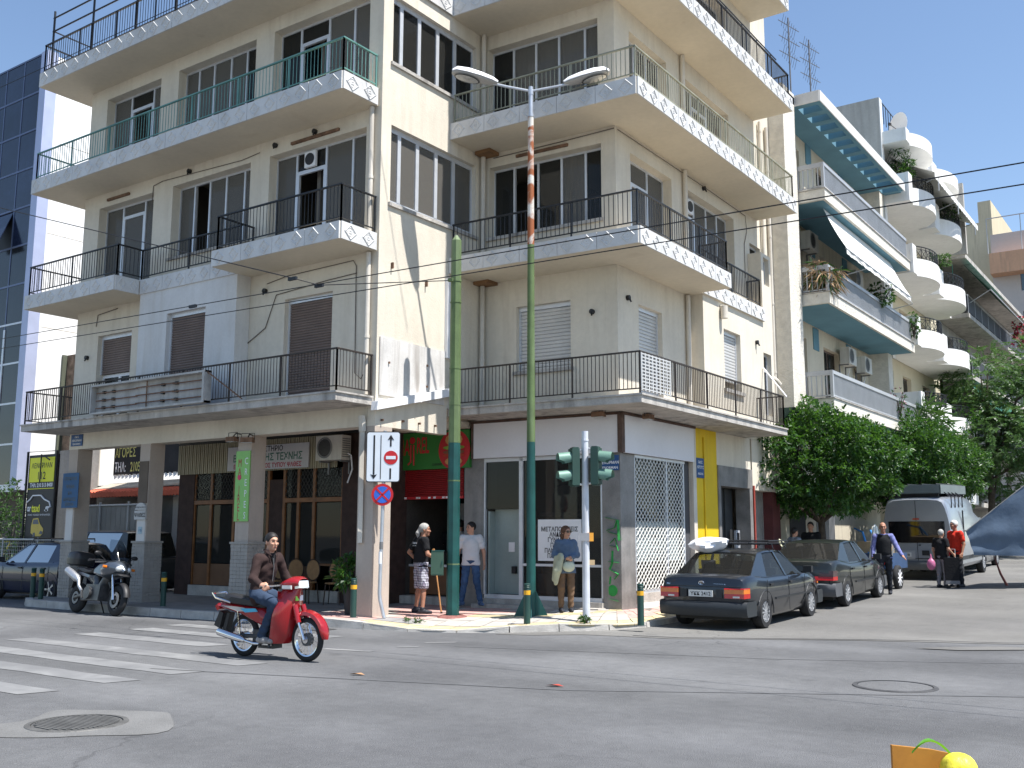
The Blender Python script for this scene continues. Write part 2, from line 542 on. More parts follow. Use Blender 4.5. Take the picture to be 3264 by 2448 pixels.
glazing(RF, 18.28, 20.27, 7.5, 9.72, cols(18.28, 20.27, (.2, .6), 'ccc', {1: 9.2}))
glazing(RF, 21.04, 23.87, 7.75, 9.72, cols(21.04, 23.87, (.31, .56, .79), 'cccc', {0: 9.2}))
glazing(RF, 18.31, 20.13, 10.5, 12.5, cols(18.31, 20.13, (.33, .66), 'ccc'))
glazing(RF, 21.0, 23.74, 10.5, 12.5, cols(21.0, 23.74, (.33, .66), 'ccc', {1: 12.1}))
glazing(RF, 18.4, 20.2, 13.4, 15.4, cols(18.4, 20.2, (.5,), 'cc'))
glazing(RF, 21, 23.7, 13.4, 15.4, cols(21, 23.7, (.5,), 'cd'))
glazing(PR, 24.91, 25.3, 8.16, 8.9, [(24.91, 25.3, 'w', None)], d=-.12)
glazing(RF, 24.91, 25.66, 8.9, 9.35, [(24.91, 25.66, 'd', None)], d=-.12)
glazing(PR, 24.7, 25.24, 4.7, 6.32, [(24.7, 25.24, 'd', 5.9)], d=-.12)
glazing(LF, -22.26, -20.9, 4.28, 5.5, cols(-22.26, -20.9, (.5,), 'dd'), d=-.2, fr=.08, fmat=whitep)

# ---- roller shutters: curved slats, one sheet each
def shutter(F, u0, u1, z0, z1, m, d=-.14, pitch=.055, name='roller_shutter', lab=None):
    rows = []
    n = int((z1 - z0) / pitch)
    for i in range(n):
        za = z0 + (z1 - z0) * i / n
        for t, o in ((0, -.012), (.08, .004), (.45, .012), (.85, .004), (.97, -.012)):
            rows.append([F.p(u0, za + t * (z1 - z0) / n, d + o), F.p(u1, za + t * (z1 - z0) / n, d + o)])
    b = MB().grid(rows, 0)
    b.fb(F, u0 - .0, u0 + .045, z0, z1, d - .03, d + .03, 1).fb(F, u1 - .045, u1, z0, z1, d - .03, d + .03, 1)
    b.fb(F, u0, u1, z1, z1 + .09, d - .05, d + .035, 1)
    return b.part(name, [m, alu], bld, smooth=40, recalc=False, label=lab)
shutter(LF, -22.26, -20.9, 5.5, 6.36, brownsh)
shutter(WP, -19.08, -17.74, 5.12, 6.46, brownsh)
shutter(LF, -15.65, -14.27, 4.3, 6.4, brownsh)
shutter(MF, .9, 2.23, 5.1, 6.43, alush, pitch=.075)
shutter(RF, 18.56, 19.65, 4.3, 6.38, alush, pitch=.075)
shutter(PR, 22.17, 23.18, 5.3, 6.43, alush, pitch=.075)
b = MB().fb(MF, .84, 2.3, 5.03, 5.1, -.1, .07).fb(PR, 22.1, 23.25, 5.0, 5.08, -.1, .07).fb(RT, 14.36, 17.29, 8.1, 8.17, -.1, .05).fb(RT, 14.36, 17.29, 11.06, 11.13, -.1, .05)
b.fb(LF, -19.7, -16.84, 7.94, 8.0, -.2, .05).fb(MF, .12, 3.02, 8.1, 8.17, -.2, .05).fb(WP, -19.14, -17.68, 5.06, 5.12, -.1, .05)
b.part('window_sill', slabmat, bld)

# ---- balconies: slab, tiled fascia, railing
def tile_mesh(h, key):
    if key in tilem:
        return tilem[key]
    L = .9
    b = MB().hexa([(.005, 0, 0), (L - .005, 0, 0), (L - .005, -.03, 0), (.005, -.03, 0), (.005, 0, h), (L - .005, 0, h), (L - .005, -.03, h), (.005, -.03, h)])
    def ring(cx, cz, Ro, Ri, y0, y1, n=4, ph=0):
        P = lambda r, y: [(cx + r * math.cos(ph + 2 * math.pi * k / n), y, cz + r * math.sin(ph + 2 * math.pi * k / n)) for k in range(n)]
        b.grid([P(Ro, y0), P(Ro - .012, y1), P(Ri + .01, y1), P(Ri, y0)], 0, True)
    for cx in (.25 * L, .75 * L):
        cz = h * .5
        r = h * .46
        ring(cx, cz, r, r - .038, -.03, -.044)
        ring(cx, cz, r * .62, r * .46, -.03, -.037, 8)
        ring(cx, cz, r * .3, r * .12, -.03, -.038, 4, math.pi / 4)
    me = b.mesh('fascia_tile', tilemat)
    tilem[key] = me
    return me
def fascia(par, a, c, z0, z1):
    a, c = Vector((a[0], a[1], 0)), Vector((c[0], c[1], 0))
    L = (c - a).length
    n = max(1, round(L / .9))
    ang = math.atan2(c.y - a.y, c.x - a.x)
    off = Vector(OFF[par.name])
    for i in range(n):
        o = link('fascia_tile', tile_mesh(z1 - z0, round(z1 - z0, 2)), par)
        o.location = a + (c - a) * (i / n) + Vector((0, 0, z0)) - off
        o.rotation_euler = (0, random.uniform(-.004, .004), ang)
        o.scale = (L / n / .9, 1 + random.uniform(-.1, .1), 1)
def railing(par, path, zb, zt, m, sp=.1, gap=.1, r=.007, top=.022, posts=1.6, name='railing'):
    b = MB()
    for i in range(len(path) - 1):
        a, c = Vector((*path[i], 0)), Vector((*path[i + 1], 0))
        t = (c - a).normalized()
        nn = Vector((-t.y, t.x, 0))
        L = (c - a).length
        up = Vector((0, 0, 1))
        for z, hw, hh in ((zt, top, .014), (zb + gap, .01, .011)):
            b.obox((a + c) / 2 + up * z, t * (L / 2 + hw * .9), nn * hw, up * hh)
        k = max(1, round(L / sp))
        for j in range(k + 1):
            q = a + t * (L * j / k)
            b.tube([q + up * (zb + gap), q + up * (zt - .01)], r * 1.25, 4, caps=False)
        k = max(1, round(L / posts))
        for j in range(k + 1):
            q = a + t * (L * j / k)
            b.obox(q + up * ((zb + zt) / 2 - .02), t * .014, nn * .014, up * ((zt - zb) / 2))
    return b.part(name, m, par)
def balcony(poly, z, soff=None, tiles=(), rails=(), rm=None, rz=None, sp=.1, lip=0, mats=None, **k):
    b = MB().prism([(x, y, z[0]) for x, y in poly], (0, 0, z[1] - z[0] - (.03 if lip else 0)))
    if lip:
        cx, cy = sum(p[0] for p in poly) / len(poly), sum(p[1] for p in poly) / len(poly)
        b.prism([(x + lip * (1 if x > cx else -1) * (0 if abs(y - max(q[1] for q in poly)) < 9e9 and False else 1), y - lip if y < cy else y, z[1] - .032) for x, y in poly], (0, 0, .032))
    o = b.part('balcony', mats or creamsoft, bld)
    for a, c in tiles:
        fascia(o, a, c, *z)
    for path in rails:
        railing(o, path, z[1], rz, rm, sp, **k)
    return o
YB = 13.12
Kx = -8.64
left_poly = lambda x0, x1: [(x0, YB), (x1, YB), (x1, 14.13), (-23.2, 14.13), (-23.2, 16.0), (x0, 16.0)]
Q1, K1 = (-13.05, 16.33), (Kx, 16.54)
def mid_poly(ye):
    return [Q1, K1, (Kx, ye), (-9.73, ye), (-9.73, 17.66), (-13.05, 17.5)]
balcony(left_poly(-23.65, -13.1), Z1, rails=[[(-23.6, 16), (-23.6, YB + .06), (-13.15, YB + .06), (-13.15, 14.1)]], rm=brownp, rz=5.06, sp=.085, lip=.03, mats=slabmat)
balcony(mid_poly(24.2), Z1, rails=[[(-13.0, 16.4), (Kx - .06, 16.6), (Kx - .06, 24.15), (-9.4, 24.15)]], rm=brownp, rz=5.06, sp=.085, lip=.03, mats=slabmat)
balcony(left_poly(-23.88, -20.16), Z2, tiles=[((-23.88, YB), (-20.16, YB)), ((-20.16, YB), (-20.16, 13.73))], rails=[[(-23.83, 16), (-23.83, YB + .06), (-20.2, YB + .06), (-20.2, 13.82), (-16.75, 13.82)]], rm=blackp, rz=8.21)
balcony([(-20.155, 13.76), (-16.77, 13.76), (-16.77, 14.13), (-20.155, 14.13)], Z2, tiles=[((-20.11, 13.76), (-16.78, 13.76))])
balcony([(-16.77, YB), (-13.1, YB), (-13.1, 14.13), (-16.77, 14.13)], Z2, tiles=[((-16.77, YB), (-13.1, YB)), ((-13.1, YB), (-13.1, 14.1))], rails=[[(-16.7, 14.1), (-16.7, YB + .06), (-13.15, YB + .06), (-13.15, 14.1)]], rm=blackp, rz=8.22)
balcony(left_poly(-23.95, -13.15), Z3, tiles=[((-23.95, YB), (-13.15, YB)), ((-13.15, YB), (-13.15, 14.1))], rails=[[(-23.9, 16), (-23.9, YB + .06), (-13.2, YB + .06), (-13.2, 14.1)]], rm=greenp, rz=11.19)
balcony(left_poly(-23.95, -13.15), Z4, tiles=[((-23.95, YB), (-13.15, YB)), ((-13.15, YB), (-13.15, 14.1)), ((-13.02, 14.13), (-13.02, 16.3))], rails=[[(-23.9, 16), (-23.9, YB + .06), (-13.2, YB + .06), (-13.2, 14.1)]], rm=blackp, rz=14.11)
balcony(mid_poly(20.9), Z2, tiles=[(Q1, K1), (K1, (Kx, 20.9))], rails=[[(-13.0, 16.4), (Kx - .06, 16.6), (Kx - .06, 20.85), (-9.35, 20.85)]], rm=blackp, rz=8.21)
balcony([(-9.73, 20.9), (-9.33, 20.9), (-9.33, 24.75), (-9.73, 24.75)], Z2, tiles=[((-9.33, 20.95), (-9.33, 24.75))], rails=[[(-9.38, 20.95), (-9.38, 24.6), (-9.7, 24.6)]], rm=blackp, rz=8.21)
balcony(mid_poly(25.5), Z3, tiles=[(Q1, K1), (K1, (Kx, 25.5))], rails=[[(-13.0, 16.4), (Kx - .06, 16.6), (Kx - .06, 25.45), (-9.7, 25.45)]], rm=palep, rz=11.14)
balcony(mid_poly(25.5), Z4, tiles=[(Q1, K1), (K1, (Kx, 25.5))], rails=[[(-13.0, 16.4), (Kx - .06, 16.6), (Kx - .06, 25.45), (-9.7, 25.45)]], rm=blackp, rz=14.0, sp=.085)
balcony(mid_poly(25.5), Z5, tiles=[(Q1, K1), (K1, (Kx, 25.5))], rails=[[(-13.0, 16.4), (Kx - .06, 16.6), (Kx - .06, 25.45), (-9.7, 25.45)]], rm=blackp, rz=16.9)
# awning frames bolted to the top railings
b = MB()
for x in (-23.66, -21.9, -20.1, -18.6):
    b.tube([(x, YB + .1, 13.35), (x, YB + .1, 15.0)], .028, 6)
b.tube([(-23.7, YB + .1, 14.82), (-13.3, YB + .1, 14.82)], .022, 6).tube([(-23.7, YB + .1, 14.45), (-13.3, YB + .1, 14.45)], .022, 6)
b.tube([(-23.66, YB + .1, 14.45), (-23.66, 15.9, 14.45)], .02, 6)
b.tube([(-19.5, YB + .3, 14.6), (-18.2, YB + .3, 14.2)], .02, 6)
for y in np.arange(17, 25.5, 1.0):
    b.tube([(Kx - .35, y, 13.4), (Kx - .35, y, 14.5)], .015, 5)
b.tube([(Kx - .35, 16.7, 14.5), (Kx - .35, 25.4, 14.5)], .018, 5)
b.part('awning_frame', blackp, bld)
# mesh screens on two railings
b = MB()
for i in range(9):
    b.obox((Kx - .03, 16.62 + i * .15, 4.68), (.004, 0, 0), (0, .02, 0), (0, 0, .36))
for i in range(11):
    b.obox((Kx - .03, 17.22, 4.36 + i * .066), (.003, 0, 0), (0, .62, 0), (0, 0, .012))
b.part('mesh_screen', alush, bld)

# ---- downpipes, cables
b = MB()
def pipe(x, y, z0, z1, r=.055):
    b.tube([(x, y, z0), (x, y, z1)], r, 10)
    z = z0 + 1.1
    while z < z1:
        b.tube([(x, y, z), (x, y, z + .06)], r * 1.18, 10)
        z += 1.9
mfp = lambda u, d: MF.p(u, 0, d)
for z0, z1 in ((4.27, 7.1), (7.5, 10.1), (10.5, 12.95)):
    q = mfp(.06, .12)
    pipe(q.x + .03, q.y, z0, z1)
    pipe(-9.66, 20.85, z0, z1)
pipe(-13.25, 14.06, 4.3, 7.1, .05)
pipe(-13.25, 14.06, 7.5, 10.1, .05)
pipe(-9.66, 26.25, 3, 13, .05)
pipe(-9.66, 25.75, 5.9, 13, .045)
b.tube([(-9.66, 25.75, 5.9), (-9.5, 25.95, 5.75), (-9.45, 26.05, 5.65)], .06, 8)
b.part('downpipe', pipem, bld, smooth=40)
b = MB().prism([(mfp(-.0, 0).x + dx, 17.49 + dy, 7.06) for dx, dy in ((.02, 0), (.42, .02), (.42, -.34), (.02, -.34))], (0, 0, .07))
b.prism([(-13.03 + dx, 17.49 + dy, 10.03) for dx, dy in ((.02, 0), (.42, .02), (.42, -.34), (.02, -.34))], (0, 0, .08))
b.part('pipe_collar', mat('stained_wood', (.24, .13, .06), .8, var=.2), bld)
b = MB()
def cable(pts, r=.008):
    b.tube(pts, r, 4, caps=False)
cable([LF.p(-21.5, 7.05, .02), LF.p(-22.3, 6.98, .02), LF.p(-22.35, 6.7, .02)], .01)
cable([LF.p(-16.2, 6.9, .02), LF.p(-15.6, 6.98, .02), LF.p(-13.7, 7.02, .02), LF.p(-13.62, 6.9, .02), LF.p(-13.6, 5.4, .02), LF.p(-13.58, 4.75, .03), LF.p(-13.4, 4.62, .05), LF.p(-13.25, 4.8, .05)], .009)
cable([LF.p(-16.9, 5.6, .02), LF.p(-16.2, 5.95, .02), LF.p(-15.9, 6.62, .02), LF.p(-14.4, 6.72, .02), LF.p(-13.6, 6.75, .02)], .01)
cable([LF.p(-20, 9.95, .02), LF.p(-20.35, 9.9, .02), LF.p(-20.38, 9.4, .02)], .01)
cable([LF.p(-16.6, 9.9, .02), LF.p(-17.2, 9.85, .02), LF.p(-20, 9.95, .02)], .008)
cable([MF.p(.3, 10.0, .02), MF.p(2.0, 10.02, .02), MF.p(3.3, 10.05, .02)], .01)
cable([RF.p(17.7, 10.03, .03), RF.p(22, 10.02, .05), RF.p(24.6, 10.0, .03), RF.p(24.7, 9.6, .02), RF.p(24.5, 9.2, .02), RF.p(24.5, 8.3, .02)], .009)
b.part('cable', mat('dusty_cable', (.12, .10, .085), .8), bld)
b = MB()
for F, u, z in ((LF, -16.25, 6.75), (LF, -16.1, 9.95), (MF, 2.75, 6.2), (LF, -22.65, 5.95), (RF, 18.05, 6.5), (PR, 24.2, 6.5), (LF, -14.9, 9.98), (RF, 22.0, 10.0), (LF, -19.0, 9.98)):
    b.tube([F.p(u, z, 0), F.p(u, z, .07)], .055, 8)
    b.tube([F.p(u, z, .05), F.p(u + .02, z - .09, .09)], .02, 5)
for F, u0, u1, z in ((LF, -15.6, -14.2, 9.87), (LF, -22.2, -21.3, 9.9), (MF, .9, 2.2, 9.92)):
    b.fb(F, u0, u1, z - .03, z + .03, .0, .05, 1)
b.part('wall_fitting', [darkm, rust], bld)
# fans set in two transoms, vent pipe stub
b = MB()
for F, u, z in ((LF, -15.2, 9.5), (RF, 21.55, 9.45)):
    b.fb(F, u - .16, u + .16, z - .17, z + .17, -.2, -.14)
    b.tube([F.p(u, z, -.14), F.p(u, z, -.12)], .13, 14, 1)
b.part('ventilator', [whitep, darkm], bld)
b = MB().tube([PR.p(22.0, 6.72, .1), PR.p(22.0, 7.02, .1)], .085, 10)
b.tube([PR.p(22.0, 7.0, 0), PR.p(22.0, 7.0, .1)], .05, 8)
b.part('vent_pipe', pipem, bld, smooth=40)
# awning arm by the small window
b = MB().tube([(-9.35, 24.6, 5.9), (-8.62, 24.2, 5.05)], .02, 6)
b.part('awning_arm', whitep, bld)
# ------------------------------------------------------------------ ground
def gz(x, y):                                   # the side street climbs gently away from the corner
    t = min(1, max(0, (x + 16) / 5))
    return .028 * min(70, max(0, y - 18)) * t * t * (3 - 2 * t)
asph = mat('asphalt', (.138, .139, .142), .9, var=.2, sc=.45, bump=.9, bsc=90, spots=.36, spotc=(.17, .17, .168), spsc=42)
asph2 = mat('old_asphalt', (.165, .16, .15), .92, var=.14, sc=.5, bump=.8, bsc=80, spots=.32, spotc=(.21, .205, .195), spsc=36)
def road_wear(M, crack, k=1.0):
    n, l = M.node_tree.nodes, M.node_tree.links
    bs = n['Principled BSDF']
    src = bs.inputs['Base Color'].links[0].from_socket
    g = n.new('ShaderNodeNewGeometry')
    def nz(scale, vec, det=4):
        t = n.new('ShaderNodeTexNoise')
        t.inputs['Scale'].default_value, t.inputs['Detail'].default_value = scale, det
        l.new(vec, t.inputs['Vector'])
        return t.outputs[0]
    def rp(x, a, c, ca, cc):
        q = n.new('ShaderNodeValToRGB')
        q.color_ramp.elements[0].position, q.color_ramp.elements[1].position = a, c
        q.color_ramp.elements[0].color, q.color_ramp.elements[1].color = (*ca, 1), (*cc, 1)
        l.new(x, q.inputs[0])
        return q.outputs[0]
    def mul(a, c):
        q = n.new('ShaderNodeMix')
        q.data_type, q.blend_type = 'RGBA', 'MULTIPLY'
        q.inputs[0].default_value = 1
        l.new(a, q.inputs[6])
        l.new(c, q.inputs[7])
        return q.outputs[2]
    mp = n.new('ShaderNodeMapping')
    mp.inputs['Scale'].default_value = (.10, .75, 1)
    l.new(g.outputs['Position'], mp.inputs[0])
    out = mul(src, rp(nz(.8, mp.outputs[0], 3), .35, .65, (1 - .2 * k,) * 3, (1 + .08 * k,) * 3))       # wheel-polished lanes
    out = mul(out, rp(nz(.22, g.outputs['Position'], 5), .38, .62, (.86, .86, .87), (1.08, 1.08, 1.07)))
    st = rp(nz(1.3, g.outputs['Position'], 4), .66, .76, (1, 1, 1), (.72, .72, .72))                     # oil stains
    out = mul(out, st)
    wv = n.new('ShaderNodeVectorMath')
    wv.operation = 'ADD'
    t = n.new('ShaderNodeTexNoise')
    t.inputs['Scale'].default_value = 1.6
    l.new(g.outputs['Position'], t.inputs['Vector'])
    l.new(g.outputs['Position'], wv.inputs[0])
    l.new(t.outputs['Color'], wv.inputs[1])
    vo = n.new('ShaderNodeTexVoronoi')
    vo.feature = 'DISTANCE_TO_EDGE'
    vo.inputs['Scale'].default_value = .33
    l.new(wv.outputs[0], vo.inputs['Vector'])
    cr = rp(vo.outputs['Distance'], .002, .009, (.72, .72, .72), (1, 1, 1))
    mk = rp(nz(.16, g.outputs['Position'], 2), .5, .6, (0, 0, 0), (1, 1, 1))
    q = n.new('ShaderNodeMix')
    q.data_type, q.blend_type = 'RGBA', 'MULTIPLY'
    l.new(mk, q.inputs[0])
    l.new(out, q.inputs[6])
    l.new(cr, q.inputs[7])
    l.new(q.outputs[2], bs.inputs['Base Color'])
road_wear(asph, True)
road_wear(asph2, True, .6)
tar = mat('tar_seam', (.06, .06, .062), .8, var=.3, sc=6)
paint = mat('worn_road_paint', (.25, .25, .247), .85, var=.15, sc=2, spots=.6, spotc=(.145, .146, .147), spsc=1.6, spw=.22)
concr = mat('kerb_concrete', (.42, .40, .37), .9, var=.2, sc=4, bump=.4, bsc=40, spots=.2, spotc=(.2, .18, .16), spsc=5)
xs = [-600, -200, -80, -40] + list(np.arange(-26, 6.1, 2.0)) + [12, 40, 200, 600]
ys = [-600, -200, -60, -20] + list(np.arange(-6, 40, 2.0)) + [44, 50, 60, 75, 90, 200, 600]
struct(MB().grid([[(x, y, gz(x, y)) for x in xs] for y in ys]).part('road', asph, smooth=60))
def sheet(name, poly, m, dz=.004, parent=None, step=None):
    b = MB()
    b.add([(x, y, gz(x, y) + dz) for x, y in poly], [tuple(range(len(poly)))])
    return b.part(name, m, parent)
seam = [(-10.2, 14.1), (-9.6, 14.32), (-8.98, 14.9), (-8.2, 15.05), (-7.42, 15.19), (-6.6, 15.75), (-4.92, 16.7), (-3.9, 17.1), (-3, 17.45), (-1, 18.6), (2, 20.2), (5, 22)]
rows = []
for i, (x, y) in enumerate(seam):
    xe = -8.8 + 12 * i / (len(seam) - 1)
    rows.append([(x + (xe - x) * t, y + (74 - y) * t, 0) for t in (0, .02, .04, .07, .1, .14, .18, .25, .35, .5, .7, 1)])
struct(MB().grid([[(x, y, gz(x, y) + .006) for x, y, _ in r] for r in rows]).part('side_street', asph2, smooth=60, recalc=False))
sheet('worn_patch', [(-3.9, 16.0), (-3.3, 16.1), (-2.5, 16.75), (-2.3, 17.1), (-2.9, 17.0), (-3.5, 16.5)], asph2, .012).__setitem__('kind', 'structure')
struct(MB().add([(x, y + dy, gz(x, y) + .011) for x, y in seam[3:] for dy in (.14 + .06 * math.sin(x * 3), .19 + .06 * math.sin(x * 3))], [(2 * i, 2 * i + 2, 2 * i + 3, 2 * i + 1) for i in range(len(seam) - 4)]).part('tar_joint', tar))
b = MB()
for pts in ([(-12, 3.6), (-8, 3.1), (-5, 3.0), (-1, 3.4)], [(-11, 8), (-6, 9.5), (-2, 11.8), (2, 14)], [(-9.5, 12.2), (-5, 13.6), (0, 16.2), (4, 18.5)]):
    P = [Vector((x + random.uniform(-.1, .1), y + random.uniform(-.1, .1), .005)) for x, y in pts]
    b.add([q + Vector((0, w_, 0)) for q in P for w_ in (0, .035)], [(2 * i, 2 * i + 2, 2 * i + 3, 2 * i + 1) for i in range(len(P) - 1)])
struct(b.part('tar_seam', mat('faint_tar', (.11, .112, .116), .85, var=.2, sc=4)))
# zebra crossing: long worn bars
zc = thing('zebra_crossing', 'faded white zebra crossing bars worn into the grey asphalt at left', 'crosswalk', (-12.5, 9, 0), world=True)
for k, y in enumerate((6.15, 7.15, 8.05, 9.05, 10.2, 11.25, 12.15)):
    x0 = -16.0 + random.uniform(-.2, .2)
    x1 = -10.42 + (k > 3) * random.uniform(-2.4, -1.6)
    sk = .16
    n = 10
    rowa = [(x0 + (x1 - x0) * i / n, y - .2 - sk * .1 + random.uniform(-.02, .02), .005) for i in range(n + 1)]
    rowb = [(x0 + (x1 - x0) * i / n + .12, y + .2 + random.uniform(-.02, .02), .005) for i in range(n + 1)]
    MB().grid([rowa, rowb]).part('crossing_bar', paint, zc, recalc=False)
ln = thing('road_marking', 'short worn white line pieces beside the pavement corner', 'road marking', (-10.2, 11.6, 0), world=True)
for x0, y0, x1, y1 in ((-10.9, 10.8, -10.1, 10.95), (-10.25, 11.65, -9.95, 11.8), (-10.25, 12.3, -9.9, 12.65)):
    MB().add([(x0, y0, .005), (x1, y1, .005), (x1 - .05, y1 + .13, .005), (x0 - .05, y0 + .13, .005)], [(0, 1, 2, 3)]).part('line_piece', paint, ln)
# manholes and gully
iron = mat('cast_iron', (.12, .118, .112), .6, .3, var=.2, sc=6, bump=.3, bsc=50)
def manhole(x, y, r, lab, ribs, mm, rim):
    t = thing('manhole_cover', lab, 'manhole', (x, y, gz(x, y)))
    MB().lathe([(0, .008), (r * .93, .008), (r * .93, .001)], n=36).part('lid', mm, t)
    MB().lathe([(r * .95, .002), (r * .95, .014), (r * 1.06, .012), (r * 1.08, .002)], n=36).part('rim', rim, t)
    b = MB()
    for k in range(-ribs, ribs + 1):
        yy = k * r * .8 / max(1, ribs)
        hw = math.sqrt(max(.01, (r * .85) ** 2 - yy * yy))
        b.box(-hw, hw, yy - .014, yy + .014, .009, .016)
    if ribs:
        b.part('tread', mm, t)
    return t
manhole(-8.42, 5.38, .4, 'ribbed iron manhole cover in a patched asphalt ring, lower left road', 8, iron, iron)
b = MB()
ring = lambda r, k: [(-8.42 + r * (1 + .22 * math.sin(3 * a + 1) + .1 * math.sin(5 * a)) * math.cos(a), 5.38 + r * (1 + .2 * math.sin(2 * a)) * math.sin(a), .005) for a in [2 * math.pi * i / k for i in range(k)]]
b.grid([[(-8.42 + .42 * math.cos(2 * math.pi * i / 40), 5.38 + .42 * math.sin(2 * math.pi * i / 40), .0055) for i in range(40)], ring(.75, 40)], 0, True)
struct(b.part('patch', mat('patched_asphalt', (.15, .149, .145), .92, var=.15, sc=2, bump=.6, bsc=80), recalc=False))
manhole(-3.14, 11.9, .42, 'plain smooth manhole cover flush in the road at right', 0, asph, tar)
g_ = thing('drain_grate', 'slotted iron drain grate beside the kerb under the potted plant', 'drain', (-13.45, 12.95, .004))
MB().box(-.5, .5, -.22, .22, 0, .004).part('frame', tar, g_)
b = MB()
for k in range(9):
    b.box(-.46 + k * .11, -.4 + k * .11, -.2, .2, .004, .012)
b.part('bar', iron, g_)
for x, y, lab, c in ((-8.6, 9.1, 'dry brown leaf lying on the road below the scooter', (.45, .25, .13)), (-6.2, 9.7, 'small red scrap of litter on the road', (.4, .06, .04))):
    bb = MB().add([(x - .1, y - .03, .012), (x, y - .05, .03), (x + .11, y + .02, .01), (x + .02, y + .05, .025)], [(0, 1, 2, 3)])
    tag(bb.part('leaf' if 'leaf' in lab else 'litter_scrap', mat('dry_leaf', c, .9)), lab, 'leaf' if 'leaf' in lab else 'litter')

# pavement: rows from the kerb line to the building line
KP = [(-24.1, 15.4, .13), (-23.95, 14.2, .13), (-23.6, 13.45, .14), (-23.0, 13.12, .15), (-20, 13.05, .15), (-17.4, 13.1, .15), (-14.6, 13.3, .15), (-13.2, 13.45, .14), (-12.4, 13.5, .10), (-11.6, 13.65, .035), (-11.1, 13.85, .03), (-10.45, 14.22, .05), (-10.1, 14.5, .11), (-9.76, 14.95, .125), (-9.3, 15.4, .12), (-8.92, 16.0, .09), (-8.76, 16.6, .08), (-8.72, 18, .11), (-8.72, 20, .17), (-8.72, 22, .235), (-8.72, 26, .34), (-8.72, 34, .57), (-8.72, 46, .9), (-8.72, 74, 1.7)]
BP = [(-24.1, 17.6), (-23.95, 17.6), (-23.6, 17.6), (-23.0, 17.6), (-20, 17.6), (-17.4, 17.6), (-14.6, 17.6), (-13.3, 17.6), (-12.7, 17.6), (-12.1, 17.62), (-11.6, 17.64), (-11.1, 17.66), (-10.75, 17.67), (-10.4, 17.68), (-10.1, 17.7), (-9.9, 17.75), (-9.85, 17.85), (-9.85, 18.6), (-9.85, 20.2), (-9.85, 22), (-9.85, 26), (-9.85, 34), (-9.85, 46), (-9.85, 74)]
kl = [0]
for i in range(1, len(KP)):
    kl.append(kl[-1] + math.hypot(KP[i][0] - KP[i - 1][0], KP[i][1] - KP[i - 1][1]))
def kerb_at(s):
    s = min(max(s, 0), kl[-1] - 1e-6)
    i = max(j for j in range(len(kl) - 1) if kl[j] <= s)
    t = (s - kl[i]) / (kl[i + 1] - kl[i])
    L = lambda a, c: a + (c - a) * t
    return Vector([L(KP[i][k], KP[i + 1][k]) for k in range(3)]), Vector((L(BP[i][0], BP[i + 1][0]), L(BP[i][1], BP[i + 1][1]), 0))
def pav(s, t):
    k, q = kerb_at(s)
    x, y = k.x + (q.x - k.x) * t, k.y + (q.y - k.y) * t
    full = .15 + .07 * min(1, max(0, (x + 13) / 3)) * min(1, max(0, (y - 15) / 2)) + max(0, gz(x, y) - .02) * (y > 18.7)
    full = min(full, .23) if y < 20 else .15 + gz(x, y) * .95
    d = min(1, t * (q - Vector((k.x, k.y, 0))).length / 1.3)
    return Vector((x, y, k.z + (full - k.z) * (d * d * (3 - 2 * d))))
S1 = kl[6]
S2 = kl[18]
gpav = mat('grey_paving', (.22, .21, .195), .9, var=.16, sc=2.5, bump=.25, bsc=50)
sub = MB()
for a, c in ((0, S1), (S2, kl[-1])):
    n = max(6, int((c - a) / 1.2))
    sub.grid([[pav(a + (c - a) * i / n, t) for t in np.linspace(0, 1, 7)] for i in range(n + 1)])
pv = thing('pavement', 'paved corner pavement', 'pavement', (-12, 16, 0), world=True)
del pv['label'], pv['category']
struct(pv)
sub.part('paving', gpav, pv, recalc=False)
joint = mat('mortar_joint', (.17, .15, .13), .95, var=.2)
n = 40
MB().grid([[pav(S1 + (S2 - S1) * i / n, t) - Vector((0, 0, .008)) for t in np.linspace(0, 1, 9)] for i in range(n + 1)]).part('joint_bed', joint, pv, recalc=False)
pink = mat('pink_tile', (.50, .31, .27), .9, var=.14, sc=5, bump=.2, bsc=60, spots=.15, spotc=(.36, .28, .25), spsc=4)
yell = mat('yellow_tactile_tile', (.56, .47, .29), .9, var=.14, sc=5, bump=.2, bsc=60, spots=.2, spotc=(.4, .37, .3), spsc=3)
grey = mat('grey_tile', (.40, .37, .33), .9, var=.14, sc=4, bump=.2, bsc=60, spots=.2, spotc=(.3, .28, .26), spsc=3)
dgrey = mat('dark_patch_tile', (.25, .24, .235), .9, var=.14, sc=4)
ns = int((S2 - S1) / .44)
